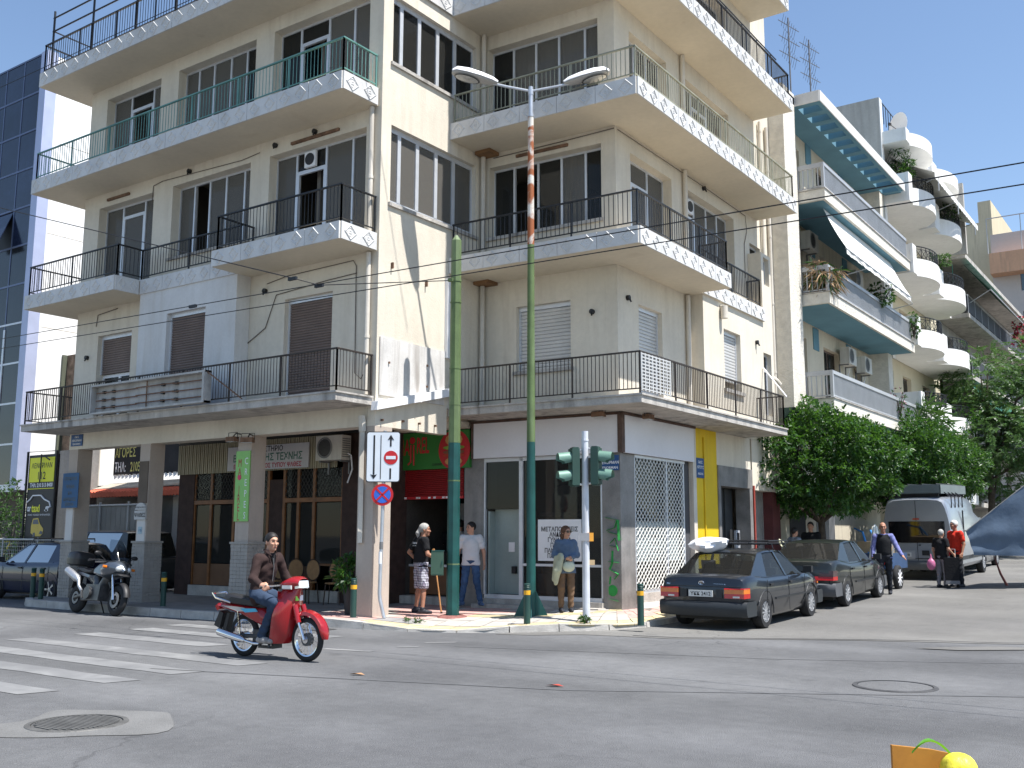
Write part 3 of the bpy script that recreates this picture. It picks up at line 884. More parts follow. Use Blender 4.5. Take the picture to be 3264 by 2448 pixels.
for i in range(ns):
    sa, sb = S1 + (S2 - S1) * i / ns, S1 + (S2 - S1) * (i + 1) / ns
    sm = (sa + sb) / 2
    k, q = kerb_at(sm)
    L = (q - Vector((k.x, k.y, 0))).length
    nt = max(2, int(L / .44))
    for j in range(nt):
        ta, tb = (j + .03) / nt, (j + .97) / nt
        P = [pav(sa + .012, ta), pav(sb - .012, ta), pav(sb - .012, tb), pav(sa + .012, tb)]
        c = sum(P, Vector()) / 4
        d = L * (ta + tb) / 2
        mm = grey
        if c.x < -13.0:
            mm = pink if (j + i) % 5 else grey
        elif c.x < -11.9 and d > .55:
            mm = pink if d > .9 else dgrey
        elif d > 2.2 and c.x < -11:
            mm = pink if j % 3 else grey
        elif d < .5 or 1.5 < d < 1.95:
            mm = yell
        elif c.y > 17.2 and c.x > -9.8:
            mm = pink if j else yell
        if -10.9 < c.x < -10.3 and 16.6 < c.y < 17.4:
            mm = whitewall
        dz = Vector((0, 0, random.uniform(-.003, .003)))
        b = MB().hexa([p - Vector((0, 0, .03)) + dz for p in P] + [p + dz for p in P])
        if mm is yell and d < 2.5:
            for r in range(3):
                f0, f1 = (r + .3) / 3, (r + .7) / 3
                A, Bq = P[0].lerp(P[3], f0), P[1].lerp(P[2], f0)
                C_, D_ = P[1].lerp(P[2], f1), P[0].lerp(P[3], f1)
                u_ = Vector((0, 0, .006)) + dz
                b.hexa([A + dz, Bq + dz, C_ + dz, D_ + dz, A + u_, Bq + u_, C_ + u_, D_ + u_])
        b.part('paving_tile', mm, pv)
kb = thing('kerb', 'kerb', 'kerb', (-12, 13, 0), world=True)
del kb['label'], kb['category']
struct(kb)
s = 0
while s < kl[-1] - .3:
    ln_ = random.uniform(.85, 1.0) if s < 26 else 2.5
    a, c = kerb_at(s + .008)[0], kerb_at(min(s + ln_, kl[-1]) - .008)[0]
    t = (c - a)
    t.z = 0
    t.normalize()
    nn = Vector((t.y, -t.x, 0)) * -1
    ins = kerb_at(s)[1] - a
    if nn.dot(Vector((ins.x, ins.y, 0))) < 0:
        nn = -nn
    dz = Vector((0, 0, random.uniform(.0, .008) + .004))
    g0, g1 = Vector((0, 0, gz(a.x, a.y) - .05 - a.z)), Vector((0, 0, gz(c.x, c.y) - .05 - c.z))
    o_ = -nn * .03
    MB().hexa([a + o_ + g0, c + o_ + g1, c + nn * .14 + g1, a + nn * .14 + g0, a + dz + o_ * .3, c + dz + o_ * .3, c + nn * .14 + dz, a + nn * .14 + dz]).part('kerbstone', concr, kb)
    s += ln_

# ------------------------------------------------------------------ ground floor of the corner building
b = MB().fb(LF, -23.2, -13.26, 3.7, 4.088, -.38, 0)
b.box(-15.5, -13.3, 17.1, 17.45, 3.95, 4.08)
b.part('beam', cream, bld)
bk = mat('painted_brick', (.34, .315, .285), .85, var=.1, sc=5, bump=.3, bsc=60)
pil = mat('pillar_plaster', (.46, .39, .33), .85, var=.08, sc=1.5, bump=.2, bsc=40, streak=.5, dirt=(.35, .29, .25))
def pillar(x0, x1, y0, y1, brick=True):
    p = MB().box(x0, x1, y0, y1, .1, 3.7).part('pillar', pil, bld)
    if brick:
        b = MB()
        for k in range(17):
            z0, z1 = .13 + k * .078, .13 + k * .078 + .0735
            o = .05 + random.uniform(-.004, .004)
            off = .11 if k % 2 else 0
            n = 5
            for i in range(n):
                a0 = x0 - o + (x1 - x0 + 2 * o) * i / n
                b.box(a0 + .002, x0 - o + (x1 - x0 + 2 * o) * (i + 1) / n - .002, y0 - o + random.uniform(-.003, .003), y0 + .02, z0, z1)
            n = 4
            for i in range(n):
                b0 = y0 + .02 + (y1 - y0) * i / n
                b.box(x1 - .01, x1 + o + random.uniform(-.004, .004), b0 + .002, b0 + (y1 - y0) / n - .002, z0, z1)
        b.box(x0 - .07, x1 + .07, y0 - .07, y1 + .03, 1.456, 1.5)
        b.part('brick_cladding', bk, p, stuff=True)
pillar(-23.17, -22.8, 14.13, 14.52)
pillar(-20.3, -19.93, 14.13, 14.52)
pillar(-16.92, -16.5, 14.13, 14.52)
pillar(-13.45, -13.05, 14.13, 14.62, False)
b = MB().fb(LF, -23.12, -22.85, 1.5, 2.6, 0, .012).fb(LF, -20.26, -19.97, 1.5, 2.3, 0, .012).fb(LF, -20.28, -19.95, 2.35, 3.3, 0, .02, 1)
b.part('pillar_panel', [mat('pale_stone', (.60, .58, .55), .7, var=.06), mat('brown_board', (.13, .1, .075), .8, var=.15)], bld)
b = MB().tube([(-13.32, 14.08, 3.62), (-13.32, 14.08, 1.5)], .06, 4).tube([(-13.32, 14.05, 3.9), (-13.32, 14.08, 3.6)], .075, 6)
b.part('downpipe', pipem, bld)
# arcade back walls
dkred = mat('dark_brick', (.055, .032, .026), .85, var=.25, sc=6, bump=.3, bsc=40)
ribbed = mat('ribbed_cream_panel', (.36, .32, .22), .6, var=.06, sc=2)
YA = 16.6
SF = PF((0, YA), (1, 0), (0, -1))
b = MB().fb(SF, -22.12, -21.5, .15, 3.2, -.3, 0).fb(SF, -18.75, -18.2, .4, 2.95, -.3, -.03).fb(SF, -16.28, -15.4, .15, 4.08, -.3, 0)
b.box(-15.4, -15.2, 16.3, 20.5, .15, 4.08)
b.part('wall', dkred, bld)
MB().box(-22.1, -21.9, 16.9, 26.4, .1, 4.08).part('wall', cream, bld)
b = MB()
for k in range(76):
    u = -22.15 + k * .075
    b.fb(SF, u, u + .045, 3.17, 3.92, .0, .05 if k % 2 else .042).fb(SF, u + .045, u + .075, 3.17, 3.92, .0, .022)
b.part('fascia_panel', ribbed, bld)
MB().fb(SF, -22.15, -15.4, 3.93, 4.08, -.1, .02).part('fascia_trim', darkm, bld)
sfr = MB()
for u in (-21.5, -20.85, -19.98, -18.75, -18.2, -17.72, -17.2, -16.28):
    sfr.fb(SF, u - .04, u + .04, .4, 3.17, -.1, -.02)
sfr.fb(SF, -21.5, -18.75, 2.4, 2.5, -.1, -.012).fb(SF, -18.2, -16.28, 2.4, 2.5, -.1, -.012).fb(SF, -17.2, -16.28, .95, 1.0, -.1, -.018)
sfr = sfr.part('shop_front', wood, bld)
b = MB().fb(SF, -21.5, -18.75, .15, .4, -.12, .06).fb(SF, -18.2, -16.28, .15, .4, -.12, .06)
b.part('plinth', slabmat, sfr)
MB().fb(SF, -21.46, -18.79, .41, .93, -.09, -.05).fb(SF, -18.16, -17.24, .41, .93, -.09, -.05).part('wood_panel', mat('tan_board', (.16, .08, .038), .6, var=.15), sfr)
for u0, u1 in ((-21.46, -20.89), (-20.81, -20.02), (-19.94, -18.79), (-18.16, -17.76), (-17.68, -17.24), (-17.16, -16.32)):
    for z0, z1 in ((.97 if u0 > -17.2 else .94, 2.38), (2.52, 3.16)):
        MB().fb(SF, u0, u1, z0, z1, -.07, -.062).part('pane', pane_d, sfr)
b = MB()
def lattice(b, F, u0, u1, z0, z1, d, pu, pz, r, wavy=0):
    n = int((u1 - u0) / pu) + int((z1 - z0) / pz) + 2
    for sgn in (1, -1):
        for k in range(-n, n):
            c0 = u0 + k * pu
            pts = []
            for i in range(2):
                pass
            # line u = c0 + sgn * (z - z0) * pu / pz, clipped to the opening
            za, zb = z0, z1
            f = lambda z: c0 + sgn * (z - z0) * pu / pz
            lo, hi = min(f(za), f(zb)), max(f(za), f(zb))
            if hi < u0 or lo > u1:
                continue
            g = lambda u: z0 + (u - c0) * pz / (sgn * pu)
            if f(za) < u0: za = g(u0)
            if f(za) > u1: za = g(u1)
            if f(zb) < u0: zb = g(u0)
            if f(zb) > u1: zb = g(u1)
            if zb - za < .01:
                continue
            b.tube([F.p(f(za), za, d + .006 * sgn), F.p(f(zb), zb, d + .006 * sgn)], r, 4, caps=False)
lattice(b, SF, -21.5, -18.75, 2.5, 3.17, -.03, .11, .16, .006)
lattice(b, SF, -18.2, -16.28, 2.5, 3.17, -.03, .11, .16, .006)
b.part('lattice_grille', mat('dark_grille', (.05, .045, .04), .6), sfr)
# dim workshop and snack bar rooms behind
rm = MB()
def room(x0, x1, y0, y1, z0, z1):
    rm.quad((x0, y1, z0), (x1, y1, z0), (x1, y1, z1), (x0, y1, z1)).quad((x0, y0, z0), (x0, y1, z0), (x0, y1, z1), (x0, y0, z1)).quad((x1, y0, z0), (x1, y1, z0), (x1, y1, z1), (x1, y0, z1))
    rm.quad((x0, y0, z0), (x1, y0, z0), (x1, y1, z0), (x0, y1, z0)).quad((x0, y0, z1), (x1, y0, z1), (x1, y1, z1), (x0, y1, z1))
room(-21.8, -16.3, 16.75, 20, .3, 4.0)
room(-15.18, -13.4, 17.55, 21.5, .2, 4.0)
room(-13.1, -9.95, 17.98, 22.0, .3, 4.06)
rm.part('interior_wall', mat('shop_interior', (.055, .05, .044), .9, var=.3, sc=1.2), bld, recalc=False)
CF = PF((0, 17.5), (1, 0), (0, -1))
b = MB().fb(CF, -13.5, -12.98, .15, 3.3, -.5, -.01).fb(MF, 2.92, 3.326, .15, 3.28, -.35, .0)
b.fb(RF, 17.66, 18.26, .15, 3.28, -.35, .002)
stub = b.part('pillar', marbleg, bld)
grn = mat('green_paint', (.02, .26, .05), .7, var=.2, sc=8)
b = MB()
for k, (pts, r) in enumerate(((((3.0, 2.0), (3.25, 1.95), (3.2, 1.8), (3.02, 1.75)), .05), (((3.28, 1.95), (3.3, 1.55)), .045), (((3.05, 1.72), (3.28, 1.66)), .05), (((3.1, 1.5), (3.2, 1.6), (3.27, 1.35)), .035), (((3.08, 1.45), (3.25, 1.42)), .035), (((3.15, 1.35), (3.14, 1.1), (3.08, .98)), .035), (((3.05, 1.14), (3.28, 1.12)), .04), (((3.1, .98), (3.27, .9), (3.18, .8)), .05), (((3.1, .85), (3.08, .7)), .03), (((3.05, .42), (3.26, .38)), .022))):
    b.tube([MF.p(u, z, .004) for u, z in pts], r, 8, flat=.08)
b.lathe([(0, 0), (.11, .002), (.11, -.002)], MF.p(3.13, .58, .006), 14, 0, 'y')
b.part('graffiti', grn, stub)
# snack bar front: sign, red shutter half up, counter
sg = thing('shop_sign', 'green snack bar sign with red hand-drawn letters and a burger picture', 'shop sign', (-14.4, 17.4, 3.1), world=True)
MB().fb(CF, -15.4, -13.3, 3.1, 3.93, 0, .08).part('board', mat('sign_green', (.035, .19, .035), .5, var=.05), sg)
redp = mat('sign_red', (.50, .025, .03), .5, var=.05)
ftext('M', .5, CF, -15.37, 3.44, .085, redp, sg, sx=.5, bold=.02)
ftext('A', .5, CF, -15.16, 3.44, .085, redp, sg, sx=.48, bold=.02)
ftext('REL', .5, CF, -14.8, 3.47, .085, redp, sg, sx=.46, bold=.02)
b = MB().tube([CF.p(-14.92, 3.76, .085), CF.p(-14.92, 3.76, .095)], .08, 16)
b.tube([CF.p(-14.96, 3.66, .09), CF.p(-14.96, 3.28, .09), CF.p(-15.04, 3.22, .09)], .022, 5).tube([CF.p(-14.88, 3.66, .09), CF.p(-14.87, 3.2, .09)], .022, 5)
b.part('emblem', redp, sg)
b = MB().lathe([(0, 0), (.44, 0), (.44, .008)], CF.p(-13.72, 3.5, .086), 24, 0, 'y')
b.part('picture', redp, sg)
pic = [mat('bun', (.62, .32, .12), .6, var=.25, sc=9), mat('lettuce', (.25, .38, .06), .6, var=.3, sc=12), mat('meat', (.24, .09, .05), .6, var=.3, sc=12), mat('sauce', (.5, .06, .03), .6)]
b = MB()
for k, (z0, z1, m_) in enumerate(((3.58, 3.86, 0), (3.5, 3.6, 1), (3.4, 3.5, 2), (3.34, 3.42, 3), (3.15, 3.34, 0))):
    hw = .3 - .06 * (k in (0, 4))
    b.prism([CF.p(-13.72 + hw * math.cos(a), (z0 + z1) / 2 + (z1 - z0) / 2 * math.sin(a), .097 + k * .001) for a in [2 * math.pi * i / 14 for i in range(14)]], CF.N * .006, m_)
b.part('picture', pic, sg)
ftext('CREPERIE', .07, CF, -14.35, 3.17, .085, darkm, sg)
shm = mat('red_shutter', (.27, .012, .014), .55, var=.12, sc=3)
rows = []
for i in range(14):
    za = 2.5 + .6 * i / 14
    for t, o in ((0, 0), (.3, .022), (.7, .022), (1, 0)):
        rows.append([CF.p(-15.36, za + t * .6 / 14, o - .03), CF.p(-13.52, za + t * .6 / 14, o - .03)])
rs = MB().grid(rows).part('roller_shutter', shm, bld, recalc=False)
b = MB().fb(CF, -15.36, -13.52, 2.44, 2.5, -.05, .01)
b.part('bottom_rail', redp, rs)
b = MB()
for u in (-15.2, -14.85, -14.8, -14.5, -14.35, -14.1, -14.0):
    b.fb(CF, u, u + .07, 2.45, 2.49, .011, .014)
b.part('sticker', whitep, rs)
ct = MB().fb(CF, -15.3, -14.1, .35, .95, -.75, -.2, 0).fb(CF, -15.34, -14.06, .95, 1.0, -.8, -.16, 1).fb(CF, -15.3, -14.1, 1.0, 1.28, -.6, -.25, 2).part('counter', [mat('brown_laminate', (.16, .075, .035), .5, var=.1), alu, pane_d], bld)
b = MB().fb(CF, -15.4, -13.5, .12, .32, -.9, .12)
b.part('step', slabmat, bld)
b = MB()
for k in range(9):
    u = -15.2 + k * .17
    b.tube([CF.p(u, 1.55, -2.2), CF.p(u, 1.55 + random.uniform(.12, .3), -2.2)], random.uniform(.03, .06), 8, k % 3)
b.fb(CF, -15.3, -13.7, 1.5, 1.54, -2.4, -2.0, 3).fb(CF, -15.25, -14.7, 2.0, 2.4, -2.4, -1.9, 3).fb(CF, -14.5, -14.1, 1.9, 2.2, -3.0, -2.9, 4)
b.prism([CF.p(-14.6, 2.3, -2.9), CF.p(-13.8, 2.3, -2.9), CF.p(-14.05, 2.75, -2.9), CF.p(-14.35, 2.75, -2.9)], CF.N * .6, 3)
b.part('kitchen_shelf', [redp, mat('mustard', (.5, .3, .04), .5), whitep, alu, darkm], bld, stuff=True)

# tailor's shop under the corner: white fascia board, glass front, poster
wf = MB().fb(MF, -.13, 3.33, 3.28, 4.04, .05, .10).fb(RF, 17.7, 20.92, 3.28, 4.04, .05, .10, 0)
wf = wf.part('fascia_panel', mat('blank_white_board', (.70, .69, .71), .6, var=.04, sc=1.2), bld)
b = MB().fb(MF, -.18, 3.4, 4.03, 4.08, .0, .14).fb(RF, 17.55, 20.95, 4.03, 4.08, .0, .14).fb(MF, 3.34, 3.44, 3.28, 4.03, .0, .13).fb(MF, -.18, -.13, 3.28, 4.03, .0, .12)
b.part('trim', mat('rusty_trim', (.10, .06, .045), .7, var=.35, sc=6), wf)
sf2 = MB()
for u in (.06, 1.0, 2.92):
    sf2.fb(MF, u - .045, u + .045, .42, 3.28, -.1, -.02)
sf2.fb(MF, .1, 2.9, .34, .42, -.12, .0).fb(MF, .1, 2.9, 3.2, 3.28, -.1, -.02).fb(MF, 1.05, 2.88, 1.02, 1.07, -.1, -.02)
sf2 = sf2.part('shop_front', alu, bld)
for u0, u1, z0, z1 in ((1.05, 2.88, 1.07, 3.2), (1.05, 2.88, .42, 1.02), (.1, .96, 2.2, 3.2)):
    MB().fb(MF, u0, u1, z0, z1, -.07, -.062).part('pane', pane_d, sf2)
b = MB().fb(MF, .16, .2, .42, 2.15, -.9, -.06).fb(MF, .2, .8, .42, 2.2, -.32, -.27)
b.part('door', mat('frosted_door', (.30, .36, .34), .3, var=.08, sc=1.5), sf2)
b = MB().fb(MF, .55, .7, 1.3, 1.5, -.268, -.262, 0).fb(MF, .66, .76, .85, 1.0, -.27, -.2, 1)
b.part('door_sticker', [whitep, darkm], sf2)
b = MB().fb(MF, 0, 2.95, .12, .34, -.35, .1).fb(MF, 0, 2.98, .1, .24, -.2, .34)
b.part('step', slabmat, bld)
ps = thing('poster', 'large white shop window poster listing alterations in black Greek capitals', 'poster', (-11.1, 17.5, 1.1), world=True)
MB().fb(MF, 1.4, 2.42, 1.13, 1.97, -.055, -.05).part('sheet', whitep, ps)
for k, t in enumerate(('ΜΕΤΑΠΟΙΗΣΕΙΣ', 'ΑΝΔΡΙΚΑ', 'ΓΥΝΑΙΚΕΙΑ', 'ΠΑΙΔΙΚΑ', 'ΠΑΝΤΕΛΟΝΙΑ', 'ΠΑΛΤΟ - ΙΑ')):
    ftext(t, .125, MF, 1.91, 1.73 - k * .108, -.047, darkm, ps, align='CENTER', sx=.86 if k else .92, bold=.025)
b = MB()
b.prism([MF.p(1.75 + .22 * math.cos(a), 2.5 + .2 * math.sin(a) * (1 if math.sin(a) > 0 else 1.6), -.7) for a in [2 * math.pi * i / 12 for i in range(12)]], MF.N * .2, 0)
b.fb(MF, 1.3, 2.0, 2.05, 2.12, -.9, -.3, 0).fb(MF, 2.2, 2.6, .45, 1.6, -1.2, -.9, 1).fb(MF, 1.2, 1.7, .45, .85, -.8, -.4, 0)
b.fb(MF, .95, 1.1, .45, 1.9, -.9, -.7, 1).fb(MF, 2.45, 2.8, 1.9, 2.7, -1.6, -1.5, 0)
b.part('shop_equipment', [whitep, mat('cloth', (.16, .15, .14), .9)], bld)

# right-hand front: lattice grille over etched glass, white pipe, yellow wall, portal, grey gate
lg = MB()
for u in (18.27, 19.72, 20.55):
    lg.fb(RF, u - .025, u + .025, .5, 3.28, -.06, .0)
lg.fb(RF, 18.26, 20.6, .5, .56, -.06, .0).fb(RF, 18.26, 20.6, 3.22, 3.28, -.06, .01)
lg = lg.part('shop_front', alu, bld)
lb = MB()
lattice(lb, RF, 18.3, 19.69, .56, 3.22, .0, .15, .135, .0095)
lattice(lb, RF, 19.75, 20.52, .56, 3.22, .0, .15, .135, .0095)
lb.part('lattice_grille', mat('white_grille', (.72, .72, .68), .5, var=.08), lg)
for u0, u1 in ((18.3, 19.69), (19.75, 20.52)):
    MB().fb(RF, u0, u1, .56, 3.22, -.13, -.12).part('pane', pane_d, lg)
eg = MB().fb(RF, 18.32, 20.5, 1.12, 1.92, -.118, -.115).part('etched_band', mat('etched_glass', (.30, .36, .37), .5, var=.08), lg)
for k, t in enumerate(('ΕΠΙΔΙΟΡΘΩΣΕΙΣ', 'ΑΝΔΡΙΚΑ', 'ΓΥΝΑΙΚΕΙΑ', 'ΠΑΙΔΙΚΑ', 'ΠΑΡΑΔΟΣΙΑ')):
    ftext(t, .12, RF, 19.4, 1.74 - k * .15, -.113, darkm, lg, align='CENTER', sx=1.25)
b = MB().fb(RF, 18.26, 20.9, .0, .3, -.4, .06, 0).fb(RF, 18.26, 20.9, .3, .5, -.4, .02, 1)
b.part('plinth', [mat('whitewashed_plinth', (.74, .73, .71), .8, var=.06), slabmat], bld)
MB().fb(RF, 20.58, 20.93, .5, 3.28, -.3, -.05).part('wall', mat('dark_jamb', (.07, .07, .075), .6, var=.2), bld)
MB().fb(RF, 20.93, 21.1, .1, 4.085, -.3, .06).part('pillar', pipem, bld)
yw = mat('yellow_paint', (.72, .49, .01), .6, var=.06, sc=2, bump=.1, bsc=30, streak=.25, dirt=(.4, .27, .05))
b = MB().fb(RF, 21.1, 22.38, .1, 4.085, -.3, .0)
b.part('wall', yw, bld)
MB().tube([RF.p(21.62, .2, .02), RF.p(21.62, 3.9, .02)], .018, 6).part('conduit', yw, bld)
b = MB().fb(RF, 22.38, 22.52, .1, 2.82, -.35, .03).fb(RF, 24.3, 24.48, .1, 2.82, -.35, .03).fb(RF, 22.38, 24.48, 2.82, 3.3, -.35, .035)
b.part('door_surround', marbleg, bld)
MB().fb(RF, 22.38, 24.48, 3.3, 4.085, -.3, 0).part('wall', cream, bld)
gd = mat('dark_grey_door', (.055, .058, .06), .5, .2, var=.15)
dr = MB().fb(RF, 22.52, 24.3, .1, 2.82, -.5, -.45)
for u in (22.9, 23.3, 23.75):
    dr.fb(RF, u, u + .05, .2, 2.8, -.45, -.41)
for k in range(9):
    dr.tube([RF.p(22.6 + k * .04, .6, -.42), RF.p(22.6 + k * .04, 2.5, -.42)], .006, 4)
dr = dr.part('door', gd, bld)
ic = MB().fb(RF, 24.0, 24.24, 1.15, 1.78, -.3, -.24, 0).fb(RF, 24.05, 24.19, 1.42, 1.72, -.238, -.23, 1)
ic.part('intercom', [alu, darkm], bld)
MB().fb(RF, 24.5, 24.58, .1, 2.9, -.1, .06).part('downpipe', mat('red_pipe', (.30, .05, .035), .6, var=.15), bld)
MB().fb(RF, 24.58, 26.6, 2.8, 4.085, -.3, .0).part('wall', cream, bld)
gt = MB().fb(RF, 24.75, 26.05, .15, 2.8, -.4, -.34)
for u in (24.75, 25.2, 26.0):
    gt.fb(RF, u, u + .06, .15, 2.8, -.34, -.31)
gt.part('gate', mat('grey_gate', (.30, .29, .275), .6, .1, var=.2, sc=3, spots=.12, spotc=(.6, .6, .58), spsc=7), bld)
b = MB()
for k, u in enumerate((25.25, 25.45, 25.63)):
    b.tube([RF.p(u + .07 * math.cos(a), 1.25 + .12 * math.sin(a) + .04 * k, -.305) for a in np.linspace(.6, 5.8, 9)], .012, 4)
b.part('graffiti', darkm, bld)
MB().fb(RF, 26.05, 26.6, .1, 2.8, -.38, -.05).part('wall', mat('oxblood_wall', (.11, .03, .03), .7, var=.25), bld)
# ------------------------------------------------------------------ the blue-soffit apartment block next door
beige = mat('beige_stucco', (.60, .545, .43), .9, var=.08, sc=1, bump=.6, bsc=25, streak=.4, dirt=(.3, .26, .2))
pebble = mat('pebble_dash', (.66, .62, .54), .95, var=.1, sc=6, bump=1.0, bsc=18)
bluep = mat('blue_paint', (.115, .25, .32), .8, var=.1, sc=1.5, spots=.1, spotc=(.3, .27, .22), spsc=3)
greyr = mat('grey_railing', (.42, .43, .44), .45, .2, var=.08)
NB = thing('apartment_building', 'beige apartment block with blue balcony soffits and a slotted roof pergola', 'building', (-12, 32, .3), world=True)
NF = PF((-10.0, 0), (0, 1), (1, 0))
bld_main, bld = bld, NB
b = MB()
doors = [(28.9, 30.0, 5.4, 7.6), (31.6, 33.2, 5.4, 7.6), (34.9, 35.7, 5.6, 7.4)]
hs = [(a, c, e + 3.0 * k, f_ + 3.0 * k) for k in range(3) for a, c, e, f_ in doors]
wall(NF, 27.6, 37.15, .2, 15.2, hs, th=.3, mb=b)
b.part('wall', beige, NB)
b = MB().box(-10.3, -9.28, 26.62, 27.6, 5.1, 14.4).box(-10.0, -9.3, 36.6, 37.15, 5.1, 14.07)
b.part('pilaster', pebble, NB)
b = MB().hexa([(-10.6, 26.62, 4.6), (-9.75, 26.62, 4.6), (-9.75, 28.2, 4.6), (-10.6, 28.2, 4.6), (-10.6, 26.62, 5.1), (-9.3, 26.62, 5.1), (-9.3, 28.2, 5.1), (-10.6, 28.2, 5.1)])
b.part('bay_underside', mat('dark_green_paint', (.05, .09, .075), .8), NB)
for a, c, e, f_ in hs:
    w_ = MB().fb(NF, a, c, e, f_, -.2, -.16).part('window', brownsh, NB)
    MB().fb(NF, a + .08, (a + c) / 2 - .04, e + .08, f_ - .08, -.158, -.15).part('pane', pane_d, w_)
    MB().fb(NF, (a + c) / 2 + .04, c - .08, e + .08, f_ - .08, -.158, -.15).part('pane', pane_d, w_)
b = MB()
for k in range(3):
    z = 5.07 + 3.01 * k
    for y in (28.2, 30.6, 34.0):
        b.fb(NF, y, y + .5, z + 2.3, z + 2.99, 0, .03)
b.part('blue_trim', bluep, NB)
def ngrid(par, z0, z1, y0, y1, x):
    b = MB()
    F = PF((x, 0), (0, 1), (1, 0))
    k = int((y1 - y0) / .075)
    for i in range(k + 1):
        y = y0 + (y1 - y0) * i / k
        b.fb(F, y - .014, y + .014, z0 + .06, z1 - .1, -.02, .02)
    b.fb(F, y0, y1, z1 - .1, z1, -.045, .045).fb(F, y0, y1, z0 + .04, z0 + .08, -.025, .025)
    for i in range(5):
        xx = x - .72 + i * .145
        b.box(xx - .014, xx + .014, y0 - .02, y0 + .02, z0 + .06, z1 - .1)
    b.box(x - .76, x - .045, y0 - .04, y0 + .04, z1 - .13, z1).box(x - .76, x, y0 - .02, y0 + .02, z0 + .04, z0 + .08).box(x - .04, x + .04, y0 - .04, y0 + .045, z0, z1 + .002)
    b.box(x - .76, x, y1 - .03, y1 + .03, z1 - .1, z1)
    return b.part('railing', greyr, par)
for k in range(3):
    z = 5.07 + 3.01 * k
    o = MB().box(-9.98, -8.52, 27.65, 37.2, z + .012, z + .33).part('balcony', pebble, NB)
    MB().box(-9.95, -8.6, 27.75, 37.1, z, z + .01).part('soffit', bluep, o)
    MB().box(-9.9, -8.49, 27.62, 37.2, z + .332, z + .36).part('coping', slabmat, o)
    ngrid(o, z + .36, z + 1.12, 27.7, 36.9, -8.57)
b = MB()
b.box(-10.4, -9.28, 27.0, 37.15, 14.07, 14.3).box(-8.7, -8.55, 27.65, 37.1, 14.07, 14.32)
for i in range(13):
    y = 27.65 + i * .776
    b.box(-9.28, -8.7, y, y + .3, 14.07, 14.3)
pg = b.part('roof_pergola', bluep, NB)
MB().box(-8.55, -8.52, 27.62, 37.12, 14.04, 14.36).box(-10, -8.55, 27.6, 27.65, 14.04, 14.36).part('coping', whitewall, pg)
b = MB().box(-9.98, -9.2, 33.9, 33.95, 5.4, 6.55).box(-9.98, -9.2, 33.4, 33.45, 8.4, 9.3)
b.part('balcony_divider', whitewall, NB)
b = MB()
for y in np.arange(33.6, 37, .3):
    b.box(-9.95, -9.93, y, y + .03, 11.5, 13.2)
for k in range(7):
    b.box(-9.96, -9.92, 33.5, 37, 11.6 + k * .25, 11.62 + k * .25)
b.part('window_grille', greyr, NB)
b = MB().fb(NF, 27.9, 29.2, .2, 2.7, 0, .02, 0).fb(NF, 30.2, 31.2, .2, 2.6, 0, .02, 0).fb(NF, 28.6, 30.4, 2.75, 3.05, 0, .9, 1)
for k in range(14):
    b.fb(NF, 29.3 + k * .12, 29.33 + k * .12, .3, 2.3, .3, .33, 2)
b.part('entrance', [darkm, beige, greyr], NB)
awm = mat('white_canvas', (.72, .71, .67), .9, var=.04, sc=2, streak=.15)
aw = thing('awning', 'white canvas drop awning hung from the upper blue-soffit balcony', 'awning', (-8.7, 31.5, 11), world=True)
rows = []
for i in range(9):
    t = i / 8
    rows.append([(-8.8 + .6 * t + .03 * math.sin(y * 2.5) * t * t, y, 11.06 - 1.3 * t - .06 * math.sin(math.pi * t)) for y in np.linspace(28.35, 35.6, 30)])
MB().grid(rows).part('canvas', awm, aw, smooth=60, recalc=False)
MB().grid([[(-8.19 + .01 * math.sin(y * 8), y, 9.76 - .14 * t - .02 * abs(math.sin(y * 9)) * t) for y in np.linspace(28.35, 35.6, 60)] for t in (0, 1)]).part('valance', awm, aw, recalc=False)
b = MB()
for y in (29.2, 31.9, 34.6):
    b.tube([(-8.56, y, 9.2), (-7.9, y, 9.3), (-8.19, y, 9.74)], .016, 6)
b.tube([(-8.19, 28.3, 9.76), (-8.19, 35.65, 9.76)], .022, 6)
b.part('awning_arm', greyr, aw)
acm = mat('air_conditioner_case', (.60, .58, .52), .5, var=.08, sc=3, streak=.4)
def make_ac(lab, loc, rz):
    t = thing('air_conditioner', lab, 'air conditioner', loc, rz, 'outdoor air conditioner units on the walls')
    MB().box(-.4, .4, -.15, .15, 0, .55).part('case', acm, t)
    b = MB().lathe([(.24, 0), (.24, -.012), (.2, -.012)], (-.12, -.15, .28), 20, 0, 'y')
    MB().lathe([(0, -.006), (.2, -.006)], (-.12, -.15, .28), 18, 0, 'y').part('fan_opening', darkm, t)
    for k in range(6):
        b.lathe([(.03 + k * .032, -.014), (.036 + k * .032, -.014)], (-.12, -.15, .28), 18, 0, 'y')
    b.part('fan_guard', alud, t)
    b = MB()
    for k in range(9):
        b.box(.4, .408, -.12, .12, .06 + k * .05, .08 + k * .05)
    b.part('side_louvre', alud, t)
    b = MB().box(-.34, -.3, -.1, .22, -.04, 0).box(.3, .34, -.1, .22, -.04, 0)
    b.box(-.34, -.3, .18, .22, -.3, 0).box(.3, .34, .18, .22, -.3, 0)
    b.part('bracket', alud, t)
    b = MB().tube([(.41, .05, .15), (.48, .08, .1), (.46, .15, -.2), (.3, .17, -.5)], .018, 6)
    b.part('hose', whitep, t)
    return t
ac0 = make_ac('off-white air conditioner above the workshop door under the left arcade', (-16.3, 16.3, 3.3), 0)
